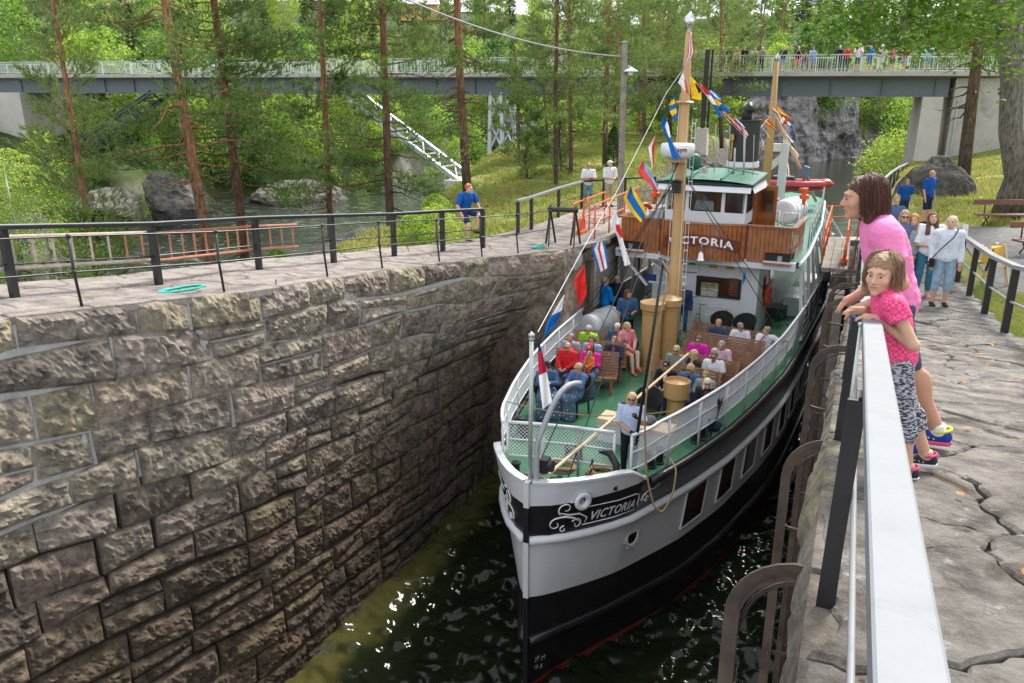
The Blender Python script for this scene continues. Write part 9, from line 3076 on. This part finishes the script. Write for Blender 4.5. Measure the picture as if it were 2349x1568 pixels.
_V, _F = leaf_quads(_P, 0.05, _rng, 2.5)
link("fallen_leaves", fast_mesh("fallen_leaves", _V, _F, mat("dry_leaf", (0.42, 0.20, 0.05), 0.8, var=0.5, scale=3), smooth=False))["kind"] = "stuff"
# ------------------------------------------------------------------ signal flags
FL = dict(r=(0.62, 0.03, 0.025), w=(0.78, 0.78, 0.8), b=(0.005, 0.14, 0.46), y=(0.85, 0.52, 0.01), k=(0.012, 0.012, 0.014), l=(0.20, 0.42, 0.75), c=(0.72, 0.09, 0.08), n=(0.012, 0.03, 0.15), m=(0.42, 0.01, 0.05))
FMATS, FKEY = [], {}
for k_, c_ in FL.items():
 m, t_, b_ = nmat("flag_" + k_)
 b_.inputs["Base Color"].default_value = (*c_, 1)
 b_.inputs["Roughness"].default_value = 0.7
 tr = t_.nodes.new("ShaderNodeBsdfTranslucent")
 tr.inputs["Color"].default_value = (*c_, 1)
 mx = t_.nodes.new("ShaderNodeMixShader")
 mx.inputs["Fac"].default_value = 0.35
 t_.links.new(b_.outputs[0], mx.inputs[1])
 t_.links.new(tr.outputs[0], mx.inputs[2])
 t_.links.new(mx.outputs[0], t_.nodes["Material Output"].inputs["Surface"])
 FKEY[k_] = len(FMATS)
 FMATS.append(m)
def _interp(pts, n):
 pts = np.asarray(pts, float)
 L = np.concatenate([[0], np.cumsum(np.linalg.norm(np.diff(pts, axis=0), axis=1))])
 q = np.linspace(0, L[-1], n)
 return np.stack([np.interp(q, L, pts[:, k]) for k in range(2)], 1)
def flag(label, L, R, cols, d, mode='len', disc=None, amp=0.06, name="signal_flag", group="signal flags dressing the ship"):
 """L, R: the two edges in picture coordinates from the hoist down; hung at distance d"""
 n, m = 21, 13
 A, B = _interp(L, n), _interp(R, n)
 P = np.zeros((n, m, 3))
 for i in range(n):
  for j in range(m):
   f = j / (m - 1)
   x, y = A[i] * (1 - f) + B[i] * f
   dd = d + amp * math.sin(f * 5.5 + i * 0.22 + d) + 0.5 * amp * math.sin(i * 0.55 + f * 2)
   P[i, j] = at_d(x, y, dd)
 M = np.zeros((n - 1, m - 1), int)
 for i in range(n - 1):
  for j in range(m - 1):
   f = (i + .5) / (n - 1) if mode == 'len' else (j + .5) / (m - 1)
   M[i, j] = FKEY[cols[min(len(cols) - 1, int(f * len(cols)))]]
   if disc and ((i + .5) / (n - 1) - disc[0]) ** 2 / disc[2] ** 2 + ((j + .5) / (m - 1) - disc[1]) ** 2 / disc[3] ** 2 < 1:
    M[i, j] = FKEY[disc[4]]
 o = MB().grid(P, M).build(name, FMATS, None, smooth=True)
 return tag(o, label, "flag", group)
K_ = 0.61172
c7 = lambda *pts: [((2300 + x / 2.851) * K_, (50 + y / 2.851) * K_) for x, y in pts]
c3 = lambda *pts: [((2200 + x / 2.614) * K_, (500 + y / 2.614) * K_) for x, y in pts]
c5 = lambda *pts: [((1800 + x / 1.807) * K_, (900 + y / 1.807) * K_) for x, y in pts]
c2 = lambda *pts: [((2400 + x / 1.631) * K_, (y / 1.631) * K_) for x, y in pts]
DM = float((sp(MT, MS, 10) - C0) @ FH)
DJ = float((sp(0, 0.12, 6) - C0) @ FH)
def dfore(y):
 """distance along the line jackstaff top -> mast for picture height y"""
 return float(np.interp(y, [150, 765], [DM - 0.3, DJ]))
flag("Norwegian flag draped down the top of the foremast", c7((815, 175), (806, 320), (795, 450), (765, 540), (722, 640)), c7((822, 178), (845, 290), (864, 415), (825, 510), (745, 620)), "rwnwr", DM - 0.35, 'wid', amp=0.04)
flag("white and red pennant hanging left of the foremast", c7((742, 632), (692, 745)), c7((765, 690), (815, 888)), "wwr", dfore(290), 'wid')
flag("yellow flag with black ball right of the foremast", c7((803, 638), (826, 760), (838, 915)), c7((880, 730), (938, 830), (945, 932)), "y", DM + 0.3, disc=(0.42, 0.80, 0.26, 0.20, 'k'))
flag("red, white and blue flag fluttering right of the yellow one", c7((893, 742), (985, 872), (1070, 992), (1125, 1112)), c7((960, 775), (1030, 858), (1110, 985), (1170, 1112)), "rwb", DM + 1.2)
flag("blue flag with white middle stripe behind the yellow flag", c7((1008, 825), (1050, 890), (1120, 932)), c7((1065, 828), (1120, 862), (1172, 935)), "bwb", DM + 1.6, 'wid')
flag("yellow and blue flag below the white-striped blue one", c7((1080, 928), (1125, 1005), (1225, 1078)), c7((1100, 925), (1180, 975), (1248, 1022)), "yybbb", DM + 2.0)
flag("red and white flag bundled in front of the black funnel", c7((1155, 1045), (1250, 1135), (1340, 1250)), c7((1215, 1075), (1305, 1160), (1400, 1260)), "rwrr", DM + 3.0, 'wid')
flag("blue and white flag bundled in front of the black funnel", c7((1290, 1130), (1340, 1190), (1400, 1235)), c7((1315, 1130), (1370, 1180), (1410, 1230)), "bw", DM + 3.4, 'wid')
flag("red and yellow flag end hanging at the funnel's left edge", c7((1310, 1180), (1370, 1250), (1415, 1355)), c7((1370, 1220), (1420, 1260), (1442, 1300)), "ryrw", DM + 3.7, 'wid')
flag("blue flag with two yellow bars below the white pennant", c7((640, 870), (598, 985), (600, 1045), (658, 1160)), c7((648, 872), (662, 960), (680, 1060), (690, 1112)), "bybyb", dfore(365))
flag("blue flag with white patch reaching down past the radar dome", c7((550, 1090), (505, 1190), (570, 1330), (630, 1562)), c7((556, 1092), (592, 1205), (620, 1360), (726, 1555)), "b", dfore(440), disc=(0.34, 0.85, 0.18, 0.35, 'w'))
flag("white flag with red point below the blue flag", c3((674, 20), (605, 140), (622, 240), (642, 350)), c3((680, 20), (668, 110), (660, 240), (662, 310)), "wr", dfore(330 + 20), 'wid')
flag("pale blue and red flag streaming above the bridge wing", c3((553, 262), (494, 385), (600, 490), (695, 585)), c3((560, 268), (612, 355), (665, 460), (708, 555)), "clcc" if False else "ccl", dfore(400), 'wid')
flag("yellow flag with broad blue middle stripe over the bridge wing", c3((428, 512), (357, 640), (440, 780), (532, 876)), c3((436, 515), (500, 612), (565, 720), (592, 790)), "ybby", dfore(470), 'wid')
flag("white flag with red disc hanging over the left bridge wing", c3((280, 765), (222, 870), (300, 1010), (372, 1305)), c3((290, 768), (330, 905), (362, 1070), (430, 1285)), "w", dfore(540), disc=(0.37, 0.78, 0.14, 0.42, 'r'))
flag("blue, white and red striped flag above the blue jacketed man", c3((138, 1008), (50, 1140), (90, 1260), (122, 1373)), c3((143, 1010), (190, 1130), (205, 1230), (218, 1312)), "bwrwb", dfore(580), 'wid')
flag("red swallow-tailed flag in front of the dark gate recess", c5((703, 168), (634, 270), (652, 360), (670, 462)), c5((710, 170), (716, 260), (722, 330), (722, 370)), "r", dfore(640))
flag("white and blue flag nearest the jackstaff", c5((568, 372), (455, 560), (428, 672)), c5((574, 374), (556, 470), (510, 580)), "wb", dfore(710))
flag("dark, red and white jack hanging limp on the bow jackstaff", c5((395, 690), (392, 800), (400, 950), (425, 1150)), c5((403, 692), (440, 830), (465, 960), (488, 1100)), "nmmwww", DJ - 0.05, 'len', amp=0.03)
DA = float((sp(0, 21.7, 9) - C0) @ FH)
flag("yellow and blue pennant at the aft mast", c2((800, 648), (850, 690), (868, 730)), c2((802, 662), (840, 715), (855, 745)), "yb", DA - 0.5, 'wid', amp=0.04)
flag("red and yellow pennant streaming right of the aft mast", c2((833, 642), (880, 685), (940, 733)), c2((840, 672), (880, 705), (930, 730)), "ry", DA + 0.5, 'wid', amp=0.04)
flag("red flag with white patch right of the aft mast", c2((842, 706), (870, 760), (905, 760)), c2((862, 700), (895, 740), (900, 745)), "rwr", DA + 0.7, amp=0.04)
flag("blue and white flag end beside the aft boom", c2((895, 745), (915, 775), (935, 800)), c2((905, 745), (925, 765), (940, 790)), "wb", DA + 0.9, amp=0.04)
flag("blue, red and white cross flag below the aft boom", c2((874, 788), (885, 830), (900, 865)), c2((892, 795), (925, 845), (955, 875)), "brwb", DA + 1.2, 'wid', amp=0.04)
flag("white and red streamer hanging from the aft boom", c2((888, 870), (930, 920), (965, 972)), c2((905, 870), (945, 915), (972, 950)), "wrw", DA + 1.6, 'wid', amp=0.04)
flag("red and yellow flag fluttering left of the aft mast", c2((742, 742), (780, 768), (835, 800)), c2((785, 735), (815, 765), (843, 795)), "ryr", DA - 0.8, 'wid', amp=0.04)
flag("red and white flag high on the left of the aft mast", c2((770, 715), (795, 712), (815, 722)), c2((785, 700), (808, 705), (820, 725)), "wrb", DA - 0.5, 'wid', amp=0.04)
flag("blue and yellow flag lowest on the left of the aft mast", c2((732, 772), (760, 805), (797, 862)), c2((752, 788), (778, 815), (798, 850)), "by", DA - 1.2, 'wid', amp=0.04)
flag("pale blue and white pennant beside the funnel", c2((727, 822), (745, 850), (757, 900)), c2((735, 826), (752, 855), (760, 895)), "lw", DA - 2.0, amp=0.03)
flag("Norwegian ensign hanging limp below the boat crane", c2((893, 955), (890, 1020), (886, 1085)), c2((900, 955), (915, 1030), (923, 1085)), "rwnwr", DA + 3.5, 'wid', amp=0.05)
flag("small blue pennant on the backstay before the deckhouse window", c5((1795, 215), (1780, 245), (1782, 303)), c5((1800, 215), (1800, 250), (1797, 275)), "b", 20.4, amp=0.02)
_ln = thing("dressing_line", "white flag line from the bow jackstaff to the foremast head", "rope", sp(0, 0.1, 6))
MB().tube([at_d(1234, 762, DJ), at_d(1300, 640, dfore(640)), at_d(1352, 545, dfore(545)), at_d(1412, 445, dfore(445)), at_d(1475, 320, dfore(320)), at_d(1528, 215, dfore(215)), at_d(1563, 165, DM - .3)], 0.006, 4, cap=False).build("line", M_LETTER, _ln, world=True)
_ln = thing("dressing_line", "flag line from the foremast down past the funnel to the aft mast", "rope", sp(0, 9.3, 10))
MB().tube([at_d(1578, 165, DM), at_d(1600, 195, DM + .6), at_d(1655, 260, DM + 2), at_d(1712, 318, DM + 4)], 0.006, 4, cap=False).build("line", M_LETTER, _ln, world=True)
MB().tube([at_d(1740, 300, DA - 2.0), at_d(1768, 265, DA - .3), at_d(1800, 285, DA + 1), at_d(1838, 365, DA + 2)], 0.007, 4, cap=False).build("line", M_LETTER, _ln, world=True)
bpy.context.view_layer.update()
